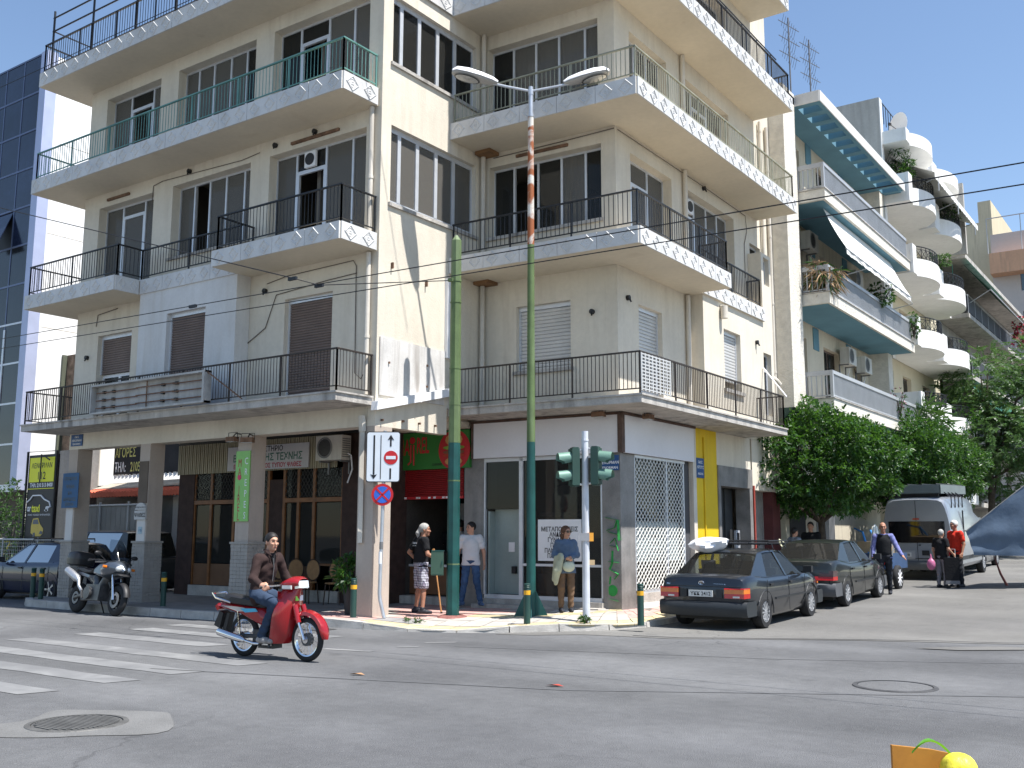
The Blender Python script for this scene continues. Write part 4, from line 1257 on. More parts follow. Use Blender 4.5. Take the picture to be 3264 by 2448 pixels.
for loc, lab in (((-9.7, 33.2, 7.2), 'left of the two air conditioners under the middle blue soffit'), ((-9.7, 35.0, 7.15), 'right of the two air conditioners under the middle blue soffit'), ((-9.75, 29.9, 10.3), 'air conditioner behind the end of the white drop awning'), ((-9.75, 34.6, 10.1), 'air conditioner above the long leafy balcony, beside the awning foot')):
    dup(ac0, loc, R(90) if True else 0, lab)

# ------------------------------------------------------------------ white block with curved balconies
CB = thing('apartment_building', 'white apartment block with wavy curved balconies and iron railings', 'building', (-12, 42, .6), world=True)
bld = CB
wht = mat('white_render', (.76, .75, .72), .8, var=.05, sc=1.5, bump=.15, bsc=30, streak=.2, dirt=(.45, .42, .38))
grw = mat('grey_render', (.46, .44, .40), .9, var=.12, sc=1, bump=.3, bsc=20, streak=.5)
CFp = PF((-9.9, 0), (0, 1), (1, 0))
b = MB()
hs = [(y, y + 1.3, z + .3, z + 2.2) for z in (2.9, 5.7, 8.4, 11.2, 13.9) for y in (38.3, 41.0, 44.2)]
wall(CFp, 37.43, 47.5, .2, 17.2, hs, th=.3, mb=b)
b.part('wall', mat('sand_render', (.60, .54, .40), .85, var=.06, sc=1), CB)
MB().box(-13.5, -9.3, 37.2, 37.42, 8, 17.9).box(-9.3, -9.27, 37.2, 37.5, 8, 17.88, 1).part('wall', [grw, wht], CB)
for a, c, e, f_ in hs:
    w_ = MB().fb(CFp, a, c, e, f_, -.2, -.16).part('window', whitep if random.random() < .4 else brownsh, CB)
    MB().fb(CFp, a + .08, c - .08, e + .08, f_ - .08, -.158, -.15).part('pane', pane_d, w_)
def wave(y):
    q = 0
    for c_, r_ in ((39.35, 1.75), (44.0, 1.9)):
        d = abs(y - c_) / r_
        if d < 1:
            q = max(q, 1.0 * math.sqrt(1 - d * d))
    if y < 37.9 or 41.3 < y < 42.15:
        q = max(q, .62)
    return -9.28 + .25 + q
ysw = sorted(set(list(np.linspace(37.25, 46.4, 70)) + [37.9, 37.901, 41.3, 41.301, 42.15, 42.151]))
def curved(z, ph, rail, top=False):
    par = lambda y: z + (ph + (.42 if (y < 37.9 or 41.3 < y < 42.15) and not top else 0))
    b = MB()
    for i in range(len(ysw) - 1):
        y0, y1 = ysw[i], ysw[i + 1]
        if y1 - y0 < .002:
            continue
        x0, x1 = wave(y0), wave(y1)
        if abs(x0 - x1) > .25 and y1 - y0 > .01:
            x0 = x1 = max(x0, x1)
        b.hexa([(-9.88, y0, z), (x0, y0, z), (x1, y1, z), (-9.88, y1, z), (-9.88, y0, z + .16), (x0, y0, z + .16), (x1, y1, z + .16), (-9.88, y1, z + .16)])
        p = min(par(y0 + 1e-4), par(y1 - 1e-4))
        b.hexa([(x0 - .1, y0, z + .16), (x0, y0, z + .16), (x1, y1, z + .16), (x1 - .1, y1, z + .16), (x0 - .1, y0, p), (x0, y0, p), (x1, y1, p), (x1 - .1, y1, p)])
    b.box(-9.86, wave(37.3) - .11, 37.27, 37.36, z + .161, par(37.3) - .004)
    o = b.part('balcony', wht, CB)
    if rail:
        b = MB()
        for c_, r_ in ((39.35, 1.75), (44.0, 1.9)):
            yy = np.linspace(c_ - r_ * .8, c_ + r_ * .93, 13)
            P = [Vector((wave(y) - .05, y, z + ph)) for y in yy]
            U = Vector((0, 0, .48))
            b.tube([p + U for p in P], .02, 5).tube([p + U * .12 for p in P], .012, 5).tube([p + U * .8 for p in P], .012, 5)
            for i, p in enumerate(P):
                b.tube([p, p + U], .012, 4)
                if i < len(P) - 1:
                    b.tube([p + U * .12, P[i + 1] + U * .8], .009, 4).tube([p + U * .8, P[i + 1] + U * .12], .009, 4)
        b.part('railing', blackp, o)
    return o
for z in (5.65, 8.4, 11.05, 13.75):
    curved(z, .66, True)
curved(2.9, .7, False)
curved(16.05, .5, False, True)
b = MB()
for i in range(8):
    y = 37.5 + i * .35
    b.tube([(-9.4, y, 17.2), (-9.4, y, 18.0)], .015, 4)
b.tube([(-9.4, 37.5, 18.0), (-9.4, 40, 18.0)], .02, 5)
for i in range(6):
    b.tube([(-9.6, 37.5, 14.7), (-9.0, 37.45 + i * .3, 15.9)], .012, 4)
b.part('railing', blackp, CB)
MB().box(-11, -8.2, 46.2, 46.4, 13.8, 17).part('wall', grw, CB)
ds = thing('satellite_dish', 'white satellite dish on the roof edge of the wavy balcony block', 'satellite dish', (-8.9, 38.6, 16.7), R(-35))
rows = [[(.02 + .5 * r * math.cos(a), -.12 * r * r, .45 + .5 * r * math.sin(a)) for a in [2 * math.pi * i / 20 for i in range(20)]] for r in (.02, .4, .7, 1)]
MB().grid(rows, 0, True).part('dish', whitep, ds, smooth=60)
MB().tube([(0, 0, .2), (0, -.5, .45)], .015, 5).box(-.04, .04, -.55, -.45, .4, .5).tube([(0, .05, -.2), (0, .05, .45)], .03, 6).part('arm', darkm, ds)
for k, (z, y0, y1, lab) in enumerate(((15.9, 38.2, 46.2, 'long white awning under the roof of the wavy balcony block'), (5.5, 38.6, 45.8, 'lowest white awning with a frilled edge, above the leafy balcony'))):
    a_ = thing('awning', lab, 'awning', (-8.5, 42, z), world=True)
    rows = [[(-9.3 + (1.35 if k else 1.6) * t, y, z - (.75 if k else .95) * t - .06 * math.sin(math.pi * t)) for y in np.linspace(y0, y1, 8)] for t in np.linspace(0, 1, 6)]
    MB().grid(rows).part('canvas', awm, a_, recalc=False)
    e = rows[-1][0]
    MB().grid([[(e[0] + .005, y, e[2] - .2 * t - .04 * abs(math.sin(y * 7)) * t) for y in np.linspace(y0, y1, 80)] for t in (0, 1)]).part('valance', awm, a_, recalc=False)
    b = MB()
    for y in (y0 + .6, (y0 + y1) / 2, y1 - .6):
        b.tube([(-9.4, y, z - 1.5), (e[0], y, e[2])], .02, 5)
        if not k:
            b.tube([(e[0], y, e[2]), (e[0], y, 14.4)], .025, 5)
    b.part('awning_arm', greyr, a_)

# ------------------------------------------------------------------ darker block with green awnings, and the far flats
GB = thing('apartment_building', 'older grey block with green awnings beyond the wavy white one', 'building', (-12, 56, .8), world=True)
grc = mat('grey_concrete', (.36, .35, .33), .9, var=.15, sc=1, streak=.6)
GFp = PF((-9.9, 0), (0, 1), (1, 0))
b = MB()
hs = [(y, y + 1.6, z + .3, z + 2.4) for z in (2.9, 5.7, 8.5, 11.4) for y in (49.2, 52.5, 56, 59.5, 63)]
wall(GFp, 48, 68, .3, 14.2, hs, th=.3, mb=b)
b.box(-14, -9.9, 48, 48.2, .3, 14.2)
b.part('wall', grc, GB)
for a, c, e, f_ in hs:
    w_ = MB().fb(GFp, a, c, e, f_, -.2, -.16).part('window', alud, GB)
    MB().fb(GFp, a + .08, c - .08, e + .08, f_ - .08, -.158, -.15).part('pane', pane_d, w_)
dkg = mat('dark_screen', (.045, .05, .06), .7, var=.15)
for z in (2.9, 5.7, 8.55, 11.35, 14.1):
    o = MB().box(-9.88, -8.6, 48, 68, z, z + .2).part('balcony', slabmat, GB)
    if z < 14:
        MB().box(-8.66, -8.63, 48.05, 68, z + .28, z + .98).box(-9.8, -8.66, 48.05, 48.08, z + .28, z + .98).part('screen', dkg, o)
        b = MB().tube([(-9.8, 48.06, z + 1.06), (-8.64, 48.06, z + 1.06), (-8.64, 68, z + 1.06)], .02, 5)
        for y in np.arange(48.1, 68, 1.6):
            b.tube([(-8.64, y, z + .2), (-8.64, y, z + 1.06)], .018, 4)
        b.part('railing', greyr, o)
gaw = mat('green_canvas', (.035, .15, .115), .9, var=.1, sc=3)
MB().box(-9.2, -9.17, 48.06, 48.1, 11.6, 13.9).part('blind', gaw, GB)
for z, y0, y1, lab in ((14.05, 48.3, 58, 'dark green awning under the roof of the grey block'), (8.5, 48.4, 60, 'dark green awning lower down the grey block')):
    a_ = thing('awning', lab, 'awning', (-8.6, 54, z), world=True)
    MB().grid([[(-8.9 + 1.2 * t, y, z - 1.5 * t) for y in np.linspace(y0, y1, 4)] for t in np.linspace(0, 1, 4)]).part('canvas', gaw, a_, recalc=False)
    MB().tube([(-7.7, y0, z - 1.5), (-7.7, y1, z - 1.5)], .03, 5).tube([(-8.6, y0, z - 2), (-7.7, y0, z - 1.5)], .02, 5).tube([(-8.6, y1, z - 2), (-7.7, y1, z - 1.5)], .02, 5).part('awning_arm', greyr, a_)
for nm, x0, x1, y0, y1, z1, c, lab in (('apartment_building', -17.5, -12.35, 80, 92, 24.9, (.60, .52, .36), 'far beige party wall rising behind the green awnings'), ('apartment_building', -12.3, -2, 78.5, 92, 23.4, (.62, .36, .22), 'far peach and grey flats at the right edge')):
    t = thing(nm, lab, 'building', ((x0 + x1) / 2, y0, 1.7), world=True)
    m_ = mat('far_render', c, .9, var=.08, sc=.5, streak=.4)
    if c[0] == .60:
        MB().box(x0, x1, y0, y1, 1, z1).box(x1 - .9, x1, y0, y1, z1, z1 + 1.6).part('wall', m_, t)
        MB().box(-16.5, -14, y0 - .04, y0, 18.9, 18.95).part('graffiti', darkm, t)
    else:
        fw_ = PF((0, y0), (1, 0), (0, -1))
        hs = [(x, x + 1.5, z, z + 1.5) for z in np.arange(4, 20, 3.0) for x in (-10.5, -7.5, -4.8)]
        b = MB()
        wall(fw_, x0, x1, 1, z1, hs, th=.3, mb=b)
        b.part('wall', mat('far_grey', (.50, .46, .43), .9, var=.06, sc=.5), t)
        for z in (8.2, 14.2, 20.2):
            MB().box(x0 + .05, x1 + .4, y0 - 1.3, y0 - .01, z, z + 1.5).part('balcony', m_, t)
        for a, c2, e, f_ in hs:
            MB().fb(fw_, a, c2, e, f_, -.25, -.2).part('window', pane_d, t)
        b = MB().tube([(x0, y0 - 1.2, z1 + .9), (x1, y0 - 1.2, z1 + .9)], .04, 5)
        for x in np.arange(x0, x1, 2.2):
            b.tube([(x, y0 - 1.2, 21.7), (x, y0 - 1.2, z1 + .9)], .03, 4)
        b.part('railing', greyr, t)
bld = bld_main

# ------------------------------------------------------------------ left: glass office, car park lot
GO = thing('office_building', 'office tower with a dark blue glass front and a blank white side wall', 'building', (-36, 20, 0), world=True)
XG, YG = -30.5, 17.0
MB().box(XG - .12, XG, YG + .25, 30, 0, 17.35).part('wall', mat('bright_white_wall', (.80, .80, .79), .8, var=.03, sc=1, streak=.12, dirt=(.5, .5, .5)), GO)
b = MB()
for z in np.arange(2, 17, 3.1):
    b.box(XG + .001, XG + .006, YG + .3, 29.9, z, z + .02)
b.tube([(XG + .08, YG + 2.6, 0), (XG + .08, YG + 2.6, 15)], .06, 6)
b.part('wall_pipe', pipem, GO)
bl = mat('blue_glass', (.018, .026, .055), .12, .0, var=.5, sc=.35, spec=.45)
bl2 = mat('black_glass', (.018, .02, .024), .15, .0, var=.4, sc=.4, spec=.45)
mul = mat('blue_grey_mullion', (.12, .15, .24), .4, .3, var=.1)
MB().box(-48, XG - .13, YG + .02, YG + .3, 3.1, 17.4).box(XG - .35, XG + .02, YG - .12, YG + .26, 3.0, 17.45, 1).part('wall', [darkm, mat('pale_blue_edge', (.42, .46, .62), .4, .2, var=.06)], GO)
OFp = PF((0, YG), (1, 0), (0, -1))
b = MB()
npan = 13
for i in range(npan):
    u1 = XG - .36 - i * 1.12
    for k in range(11):
        z0 = 3.15 + k * 1.3
        if k == 6 and i == 1:
            p = [OFp.p(u1 - 1.06, z0 + .03, .5), OFp.p(u1 - .06, z0 + .03, .5), OFp.p(u1 - .06, z0 + 1.26, .02), OFp.p(u1 - 1.06, z0 + 1.26, .02)]
            MB().prism(p, (0, .03, 0)).part('pane', bl, GO)
        else:
            tl = random.uniform(-.006, .006)
            MB().hexa([OFp.p(u1 - 1.08, z0 + .03, .0), OFp.p(u1 - .04, z0 + .03, .0), OFp.p(u1 - .04, z0 + .03, .03 + tl), OFp.p(u1 - 1.08, z0 + .03, .03), OFp.p(u1 - 1.08, z0 + 1.27, .0), OFp.p(u1 - .04, z0 + 1.27, .0), OFp.p(u1 - .04, z0 + 1.27, .03), OFp.p(u1 - 1.08, z0 + 1.27, .03 - tl)]).part('pane', bl2 if k < 6 else bl, GO)
for i in range(npan + 1):
    u1 = XG - .36 - i * 1.12
    b.fb(OFp, u1 - .05, u1 + .05, 3.1, 8.2, .0, .06, 1).fb(OFp, u1 - .025, u1 + .025, 8.2, 17.45, .0, .045)
for k in range(12):
    z0 = 3.15 + k * 1.3
    b.fb(OFp, -46, XG - .36, z0 - .03, z0 + .03, .0, .05, 1 if k < 5 else 0)
b.fb(OFp, -46, XG - .3, 2.95, 3.12, -.1, .1, 1)
b.part('mullion_grid', [mul, alu], GO)
MB().box(-48, XG - .8, YG + 1.2, YG + 1.4, 0, 3.1).box(XG - .8, XG - .2, YG + .6, YG + 1.1, 0, 3.1).part('wall', roomdark, GO)
RB = thing('stone_outbuilding', 'low rough brown stone building behind the far end of the arcade', 'building', (-29.4, 18.4, 0), world=True)
MB().box(-30.4, -28.95, 18.25, 18.7, 4.3, 7.4).part('wall', mat('rough_stone', (.20, .14, .10), .95, var=.5, sc=5, bump=1, bsc=12, spots=.2, spotc=(.4, .34, .28), spsc=9), RB)
MB().box(-30.4, -28.95, 18.2, 18.68, .1, 4.29).box(-30.48, -30.41, 18.1, 18.3, 0, 7.4, 1).part('wall', [mat('grey_plaster', (.24, .235, .23), .9, var=.2, sc=1, streak=.4), mat('moss_pipe', (.1, .11, .08), .8)], RB)
LB = thing('lot_shed', 'dark canvas clad shed with a red tile edge behind the arcade lot', 'shed', (-26, 19, 0), world=True)
LFp = PF((0, 19.2), (1, 0), (0, -1))
canv = mat('black_canvas', (.025, .025, .028), .8, var=.3, sc=2)
MB().fb(LFp, -28.95, -22.5, 3.5, 4.95, -.2, 0).part('canvas', canv, LB)
b = MB()
for i in range(30):
    u = -28.9 + i * .2
    b.add([LFp.p(u, 3.5 + random.uniform(-.02, .06), .02), LFp.p(u + .15, 3.58 + random.uniform(-.1, .1), .05), LFp.p(u + .22, 3.44, .03), LFp.p(u + .1, 3.36, .06)], [(0, 1, 2, 3)])
b.part('torn_edge', whitep, LB)
b = MB().hexa([(-29, 18.5, 3.0), (-22.5, 18.5, 3.1), (-22.5, 19.15, 3.3), (-29, 19.15, 3.2), (-29, 18.5, 3.04), (-22.5, 18.5, 3.14), (-22.5, 19.15, 3.34), (-29, 19.15, 3.24)])
b.part('roof', mat('weathered_sheet', (.42, .37, .3), .9, var=.25, sc=3), LB)
b = MB()
for i in range(44):
    u = -28.8 + i * .145
    b.tube([(u, 18.1, 2.84), (u, 18.6, 2.95)], .1, 6)
b.part('roof_tile', mat('red_tile', (.62, .13, .07), .8, var=.15), LB)
MB().fb(LFp, -30.4, -25.9, .1, 3.2, -.3, -.05).part('wall', mat('grey_shed', (.2, .2, .2), .9, var=.2), LB)
MB().fb(LFp, -25.9, -22.2, .1, 3.2, -.3, -.05).part('wall', whitewall, LB)
ls = thing('lot_sign', 'hand-lettered black canvas sign with yellow and white phone lettering', 'sign', (-27, 19.1, 4), world=True)
MB().fb(LFp, -28.85, -24.8, 3.52, 4.5, .02, .06).part('board', canv, ls)
yl = mat('yellow_lettering', (.62, .58, .18), .7)
ftext('ΑΓΟΡΕΣ', .42, LFp, -28.8, 4.06, .065, yl, ls, sx=.66)
ftext('-ΠΩΛ', .42, LFp, -27.45, 4.07, .065, whitep, ls, sx=.62)
ftext('ΤΗΛ:', .42, LFp, -28.8, 3.6, .065, whitep, ls, sx=.62)
ftext('2105138490', .42, LFp, -27.98, 3.6, .065, yl, ls, sx=.62)
ga = thing('gate', 'grey panelled metal gate closing the lot behind the arcade', 'gate', (-27, 17.9, 0), world=True)
gp = mat('grey_gate_panel', (.27, .255, .235), .7, .1, var=.1, sc=2)
for i in range(15):
    u = -28.9 + i * .24
    MB().box(u + .005, u + .232, 17.9, 17.93 + .01 * (i % 2), .75, 2.47).part('panel', gp, ga)
b = MB().tube([(-28.9, 17.88, 2.5), (-25.3, 17.88, 2.5)], .03, 6).tube([(-28.9, 17.88, .72), (-25.3, 17.88, .72)], .03, 6)
for u in (-28.9, -27.5, -26.1):
    b.tube([(u, 17.88, .1), (u, 17.88, 2.6)], .035, 6)
b.part('frame', greyr, ga)
# taxi firm totem
tt = thing('sign_totem', 'tall black and yellow taxi firm sign panel at the car park entrance', 'sign', (-27.5, 16, 0), world=True)
TF = PF((0, 16), (1, 0), (0, -1))
ylw = mat('sign_yellow', (.80, .78, .03), .5, var=.03)
MB().fb(TF, -28.25, -26.85, .9, 3.9, -.1, 0).part('panel', darkm, tt)
MB().fb(TF, -28.18, -26.92, 3.12, 3.82, .001, .012).fb(TF, -28.24, -26.86, 2.92, 2.94, .001, .012).part('yellow_panel', ylw, tt)
ftext('ΛΕΝΟΡΜΑΝ', .2, TF, -27.55, 3.52, .014, darkm, tt, align='CENTER', sx=.92)
ftext('112', .3, TF, -27.55, 3.2, .014, darkm, tt, align='CENTER')
ftext('ΤΗΛ: 210 513 8400', .155, TF, -27.55, 2.98, .002, whitep, tt, align='CENTER', sx=.92, bold=.03)
ftext('car', .26, TF, -28.18, 2.3, .004, whitep, tt, sx=.55, bold=.03)
ftext('taxi', .3, TF, -27.95, 2.28, .004, ylw, tt, sx=.95, bold=.035)
ftext('.gr', .26, TF, -27.3, 2.3, .004, whitep, tt, sx=.9, bold=.03)
ftext('ΑΓΟΡΕΣ  ΠΩΛΗΣΕΙΣ  ΕΚΜΕΤΑΛΛΕΥΣΕΙΣ', .06, TF, -27.55, 2.17, .004, whitep, tt, align='CENTER')
b = MB().tube([TF.p(u, z, .01) for u, z in ((-28.2, 2.55), (-28.05, 2.62), (-27.9, 2.74), (-27.5, 2.74), (-27.3, 2.62), (-27.05, 2.55), (-26.98, 2.4))], .025, 4)
b.part('emblem', whitep, tt)
def flatcar(u, z, s, fl, mm):
    b = MB()
    P = lambda pts, m_, d: b.prism([TF.p(u + fl * x * s, z + y * s, d) for x, y in pts], TF.N * .004, m_)
    P(((-.5, .1), (-.5, .42), (-.38, .75), (.05, .78), (.22, .5), (.5, .3), (.52, .08), (.3, -.05), (-.2, -.05)), 0, .002)
    P(((-.38, .5), (-.32, .7), (.02, .72), (.14, .5)), 1, .008)
    P(((.2, .06), (.3, .2), (.5, .16), (.48, .04)), 1, .008)
    P(((-.3, -.08), (-.3, .1), (-.14, .12), (-.12, -.06)), 1, .009)
    b.part('picture', mm, tt)
flatcar(-27.6, 1.62, .62, 1, [mat('taxi_yellow_print', (.62, .45, .08), .5), mat('print_grey', (.12, .13, .15), .5)])
flatcar(-27.45, 1.05, .6, -1, [mat('dim_yellow_print', (.13, .10, .02), .5), darkm])
b = MB().tube([(-28.3, 15.98, 0), (-28.3, 15.98, 4.0), (-26.8, 15.98, 3.98), (-26.8, 15.98, 0)], .035, 6)
b.tube([(-28.4, 15.9, 0), (-28.25, 15.9, 1.6)], .03, 6).tube([(-27.5, 15.92, 3.1), (-27.5, 15.92, 3.9), (-27.2, 15.9, 3.8), (-26.95, 15.85, 3.72)], .02, 5)
b.part('frame', blackp, tt)
fe = thing('fence', 'low wire mesh fence with a top rail in front of the car park', 'fence', (-29, 15.6, 0), world=True)
b = MB().tube([(-36, 15.7, 1.5), (-25, 15.7, 1.5)], .03, 6)
for u in np.arange(-36, -24.9, 1.8):
    b.tube([(u, 15.7, 0), (u, 15.7, 1.55)], .025, 6)
b.part('frame', greyr, fe)
b = MB()
for u in np.arange(-36, -25, .1):
    b.tube([(u, 15.7, .5), (u, 15.7, 1.45)], .004, 3, caps=False)
for z in np.arange(.5, 1.46, .1):
    b.tube([(-36, 15.7, z), (-25, 15.7, z)], .004, 3, caps=False)
b.part('wire_mesh', greyr, fe)
# ------------------------------------------------------------------ street furniture
dgreen = mat('dark_green_paint', (.012, .075, .068), .45, .1, var=.2, sc=4, spots=.1, spotc=(.3, .33, .33), spsc=9)
lgreen = mat('faded_green_paint', (.10, .15, .055), .65, 0, var=.2, sc=3, streak=.4, dirt=(.25, .3, .2))
rustw = mat('rust_streaked_white', (.62, .58, .52), .7, var=.1, sc=3, spots=.5, spotc=(.30, .09, .03), spsc=2.6)
galv = mat('galvanised_steel', (.50, .52, .55), .4, .6, var=.1, sc=6)
gp_ = thing('utility_pole', 'thick octagonal green steel pole with a flaking dark base, carrying wires', 'pole', (-11.87, 15.07, .1))
gp_.rotation_euler = (0, 0, .2)
MB().tube([(0, 0, 0), (0, 0, 3.28)], [.122, .113], 8).part('lower_pole', dgreen, gp_)
MB().tube([(0, 0, 3.28), (0, 0, 7.25), (0, 0, 7.36)], [.112, .098, .02], 8).part('upper_pole', lgreen, gp_)
b = MB()
for z in (1.0, 2.55, 3.28, 4.0, 4.7, 6.0, 6.42, .72):
    b.tube([(0, 0, z), (0, 0, z + .025)], .121 - z * .0015, 8)
b.obox((-.06, -.11, 6.44), (.05, 0, 0), (0, .03, 0), (0, 0, .03))
b.part('band', lgreen, gp_)
MB().lathe([(.2, .09), (.28, .06), (.4, .0)], n=9).part('footing', mat('broken_concrete', (.24, .10, .085), .95, var=.35, sc=9, bump=.8, bsc=20), gp_, recalc=False)
bx = thing('junction_box', 'small green metal cabinet strapped to the thick green pole', 'cabinet', (-12.07, 14.86, .91), R(35))
MB().box(-.11, .11, -.12, .12, 0, .44).box(-.115, .115, -.125, -.12, .02, .42).part('case', mat('cabinet_green', (.05, .10, .07), .5, .1, var=.1), bx)
MB().box(.08, .1, -.14, -.125, .2, .26).box(-.115, .12, -.13, .125, .44, .455).part('latch', dgreen, bx)
lpt = thing('street_lamp', 'tall twin-headed street lamp with rust streaks on a green post', 'street lamp', (-10.62, 15.82, .14))
MB().tube([(0, 0, 0), (0, 0, 3.25)], [.088, .08], 14).part('post', dgreen, lpt, smooth=40)
MB().tube([(0, 0, 3.25), (0, 0, 7.1)], [.0795, .066], 14).part('post', lgreen, lpt, smooth=40)
MB().tube([(0, 0, 7.1), (0, 0, 9.75)], [.066, .056], 14).part('post', rustw, lpt, smooth=40)
MB().tube([(0, 0, 9.7), (0, 0, 10.35)], [.052, .046], 12).tube([(0, 0, 9.72), (0, 0, 9.78)], .064, 12).part('post', galv, lpt, smooth=40)
b = MB().box(-.24, .24, -.24, .24, 0, .02)
for a in range(4):
    d_ = Vector((math.cos(a * math.pi / 2 + .6), math.sin(a * math.pi / 2 + .6), 0))
    s_ = Vector((-d_.y, d_.x, 0)) * .008
    b.prism([d_ * .08 - s_ + Vector((0, 0, .02)), d_ * .32 - s_ + Vector((0, 0, .02)), d_ * .08 - s_ + Vector((0, 0, .52))], s_ * 2)
b.part('base_plate', dgreen, lpt)
rtv = Vector((.82, .573, 0))
b = MB().tube([(0, 0, 10.3), (0, 0, 10.18)], .055, 10)
for s_ in (-1, 1):
    b.tube([(0, 0, 10.26), rtv * .5 * s_ + Vector((0, 0, 10.36)), rtv * .75 * s_ + Vector((0, 0, 10.42))], .026, 8)
b.part('arm', galv, lpt)
lens_g = mat('lamp_lens', (.42, .42, .40), .25, var=.15, sc=12)
for s_ in (-1, 1):
    d_ = (rtv * s_ + Vector((0, 0, .26))).normalized()
    sd_ = Vector((-rtv.y, rtv.x, 0))
    up_ = sd_.cross(d_) * s_
    if up_.z < 0: up_ = -up_
    o = rtv * .66 * s_ + Vector((0, 0, 10.42))
    rows, rows2 = [], []
    for t, hw, hh in ((0, .06, .05), (.12, .12, .1), (.35, .18, .13), (.62, .2, .15), (.85, .17, .13), (.94, .07, .07)):
        c = o + d_ * t
        rows.append([c + sd_ * (hw * math.cos(a)) + up_ * (hh * max(0, math.sin(a)) + .01) for a in np.linspace(0, math.pi, 11)])
        rows2.append([c + sd_ * (hw * .96 * math.cos(a)) - up_ * (.05 * min(1, hw * 8) * abs(math.sin(a))) for a in np.linspace(0, math.pi, 11)])
    hd = MB().grid(rows).part('lamp_head', whitep, lpt, smooth=50, recalc=False)
    MB().grid(rows2).part('underside', mat('lamp_grey', (.40, .39, .37), .6, var=.1) if s_ < 0 else bpy.data.materials['lamp_grey'], hd, smooth=50, recalc=False)
    c = o + d_ * .62 - up_ * .05
    MB().add([c + d_ * (.24 * math.cos(a)) + sd_ * (.16 * math.sin(a)) - up_ * .012 for a in np.linspace(0, 2 * math.pi, 18, False)] + [c - up_ * .05], [(i, (i + 1) % 18, 18) for i in range(18)]).part('lens', lens_g, hd, smooth=60)
    MB().grid([[c + d_ * ((.24 + k) * math.cos(a)) + sd_ * ((.16 + k) * math.sin(a)) - up_ * (.012 if k else .014) for a in np.linspace(0, 2 * math.pi, 18, False)] for k in (0, .022)], 0, True).part('gasket', darkm, hd, recalc=False)
# traffic light
tr = thing('traffic_light', 'white pole with two dark green traffic signals turned away left and right', 'traffic light', (-9.4, 15.76, .12))
MB().tube([(0, 0, 0), (0, 0, 3.4)], [.068, .06], 14).tube([(0, 0, 3.22), (0, 0, 3.25)], .068, 14).part('pole', mat('grey_white_pole', (.60, .62, .66), .5, .1, var=.08, sc=5, streak=.3), tr, smooth=40)
tg = mat('signal_green', (.03, .07, .055), .5, .1, var=.12)
tgl = mat('visor_green', (.13, .24, .19), .5, .1, var=.1)
hx = Vector((.82, .573, 0)).normalized()
for s_, zz in ((-1, 2.45), (1, 2.47)):
    dd = (hx * s_ + Vector((.25, -.36, 0)) * (.55 if s_ < 0 else .9)).normalized()
    sd_ = Vector((-dd.y, dd.x, 0))
    c = hx * s_ * .2 + Vector((.02, -.03, zz + .3))
    hd = MB().obox(c, dd * .07, sd_ * .13, (0, 0, .33)).obox(c - dd * .005, dd * .05, sd_ * .115, (0, 0, .352)).part('signal_head', tg, tr)
    for k in (-.16, .16):
        o = c + Vector((0, 0, k)) + dd * .07
        rows = []
        for t in (0, .12, .24):
            rows.append([o + dd * (t * (1 if math.sin(a) > -.2 else .55)) + sd_ * (.115 * math.cos(a)) + Vector((0, 0, .115 * math.sin(a) - t * .12)) for a in np.linspace(-.75, math.pi + .75, 15)])
        MB().grid(rows).part('visor', tgl, hd, smooth=60, recalc=False)
        MB().add([o + dd * .004 + sd_ * (.1 * math.cos(a)) + Vector((0, 0, .1 * math.sin(a))) for a in np.linspace(0, 2 * math.pi, 16, False)], [tuple(range(16))]).part('lens', mat('unlit_lens', (.02, .012, .012), .2) if k < 0 and s_ < 0 else bpy.data.materials.get('unlit_lens') or darkm, hd)
    MB().tube([c - dd * .05 + Vector((0, 0, .3)), hx * s_ * .03 + Vector((0, 0, zz + .62))], .02, 6).tube([c - dd * .05 - Vector((0, 0, .3)), hx * s_ * .03 + Vector((0, 0, zz - .02))], .02, 6).part('bracket', galv, tr)
b = MB().obox((.0, -.07, 1.5), (.09, .05, 0), (.006, -.01, 0), (0, 0, .07)).obox((.1, -.0, 1.5), (.045, .03, 0), (.006, -.01, 0), (0, 0, .075), 1).obox((.09, .06, 1.05), (.04, .03, 0), (.006, -.01, 0), (0, 0, .045), 2)
b.part('sticker_plate', [mat('plate_grey', (.3, .3, .31), .6), mat('orange_label', (.75, .33, .04), .6), mat('tan_label', (.5, .36, .2), .7)], tr)
# no-entry / no-stopping sign post
st = thing('sign_post', 'bent grey post with a lane arrow board over a round no-stopping sign', 'road sign', (-12.86, 14.15, .14))
MB().tube([(.1, .03, 0), (.02, 0, .32), (.0, 0, .45), (.02, .01, 1.6), (.04, .02, 3.45)], .035, 10).part('post', galv, st, smooth=40)
MB().tube([(.005, 0, .98), (.007, 0, 1.2)], .0375, 10).tube([(.015, .005, 1.25), (.016, .005, 1.38)], .0375, 10, 1).part('sticker', [whitep, alud], st)
nx, rx = Vector((.573, -.82, 0)), Vector((.82, .573, 0))
SPF = lambda u, z, d=0: rx * u + nx * (.045 + d) + Vector((.02, .01, z))
def sp_poly(b, pts, d, m=0, th=.004):
    b.prism([SPF(u, z, d) for u, z in pts], nx * th, m)
def rrect(x0, x1, z0, z1, r):
    return [(cx + r * math.cos(a), cz + r * math.sin(a)) for cx, cz, a0 in ((x1 - r, z1 - r, 0), (x0 + r, z1 - r, math.pi / 2), (x0 + r, z0 + r, math.pi), (x1 - r, z0 + r, 1.5 * math.pi)) for a in np.linspace(a0, a0 + math.pi / 2, 5)]
circ = lambda cu, cz, r, n=28: [(cu + r * math.cos(a), cz + r * math.sin(a)) for a in np.linspace(0, 2 * math.pi, n, False)]
bk_ = mat('sign_black', (.012, .012, .014), .5)
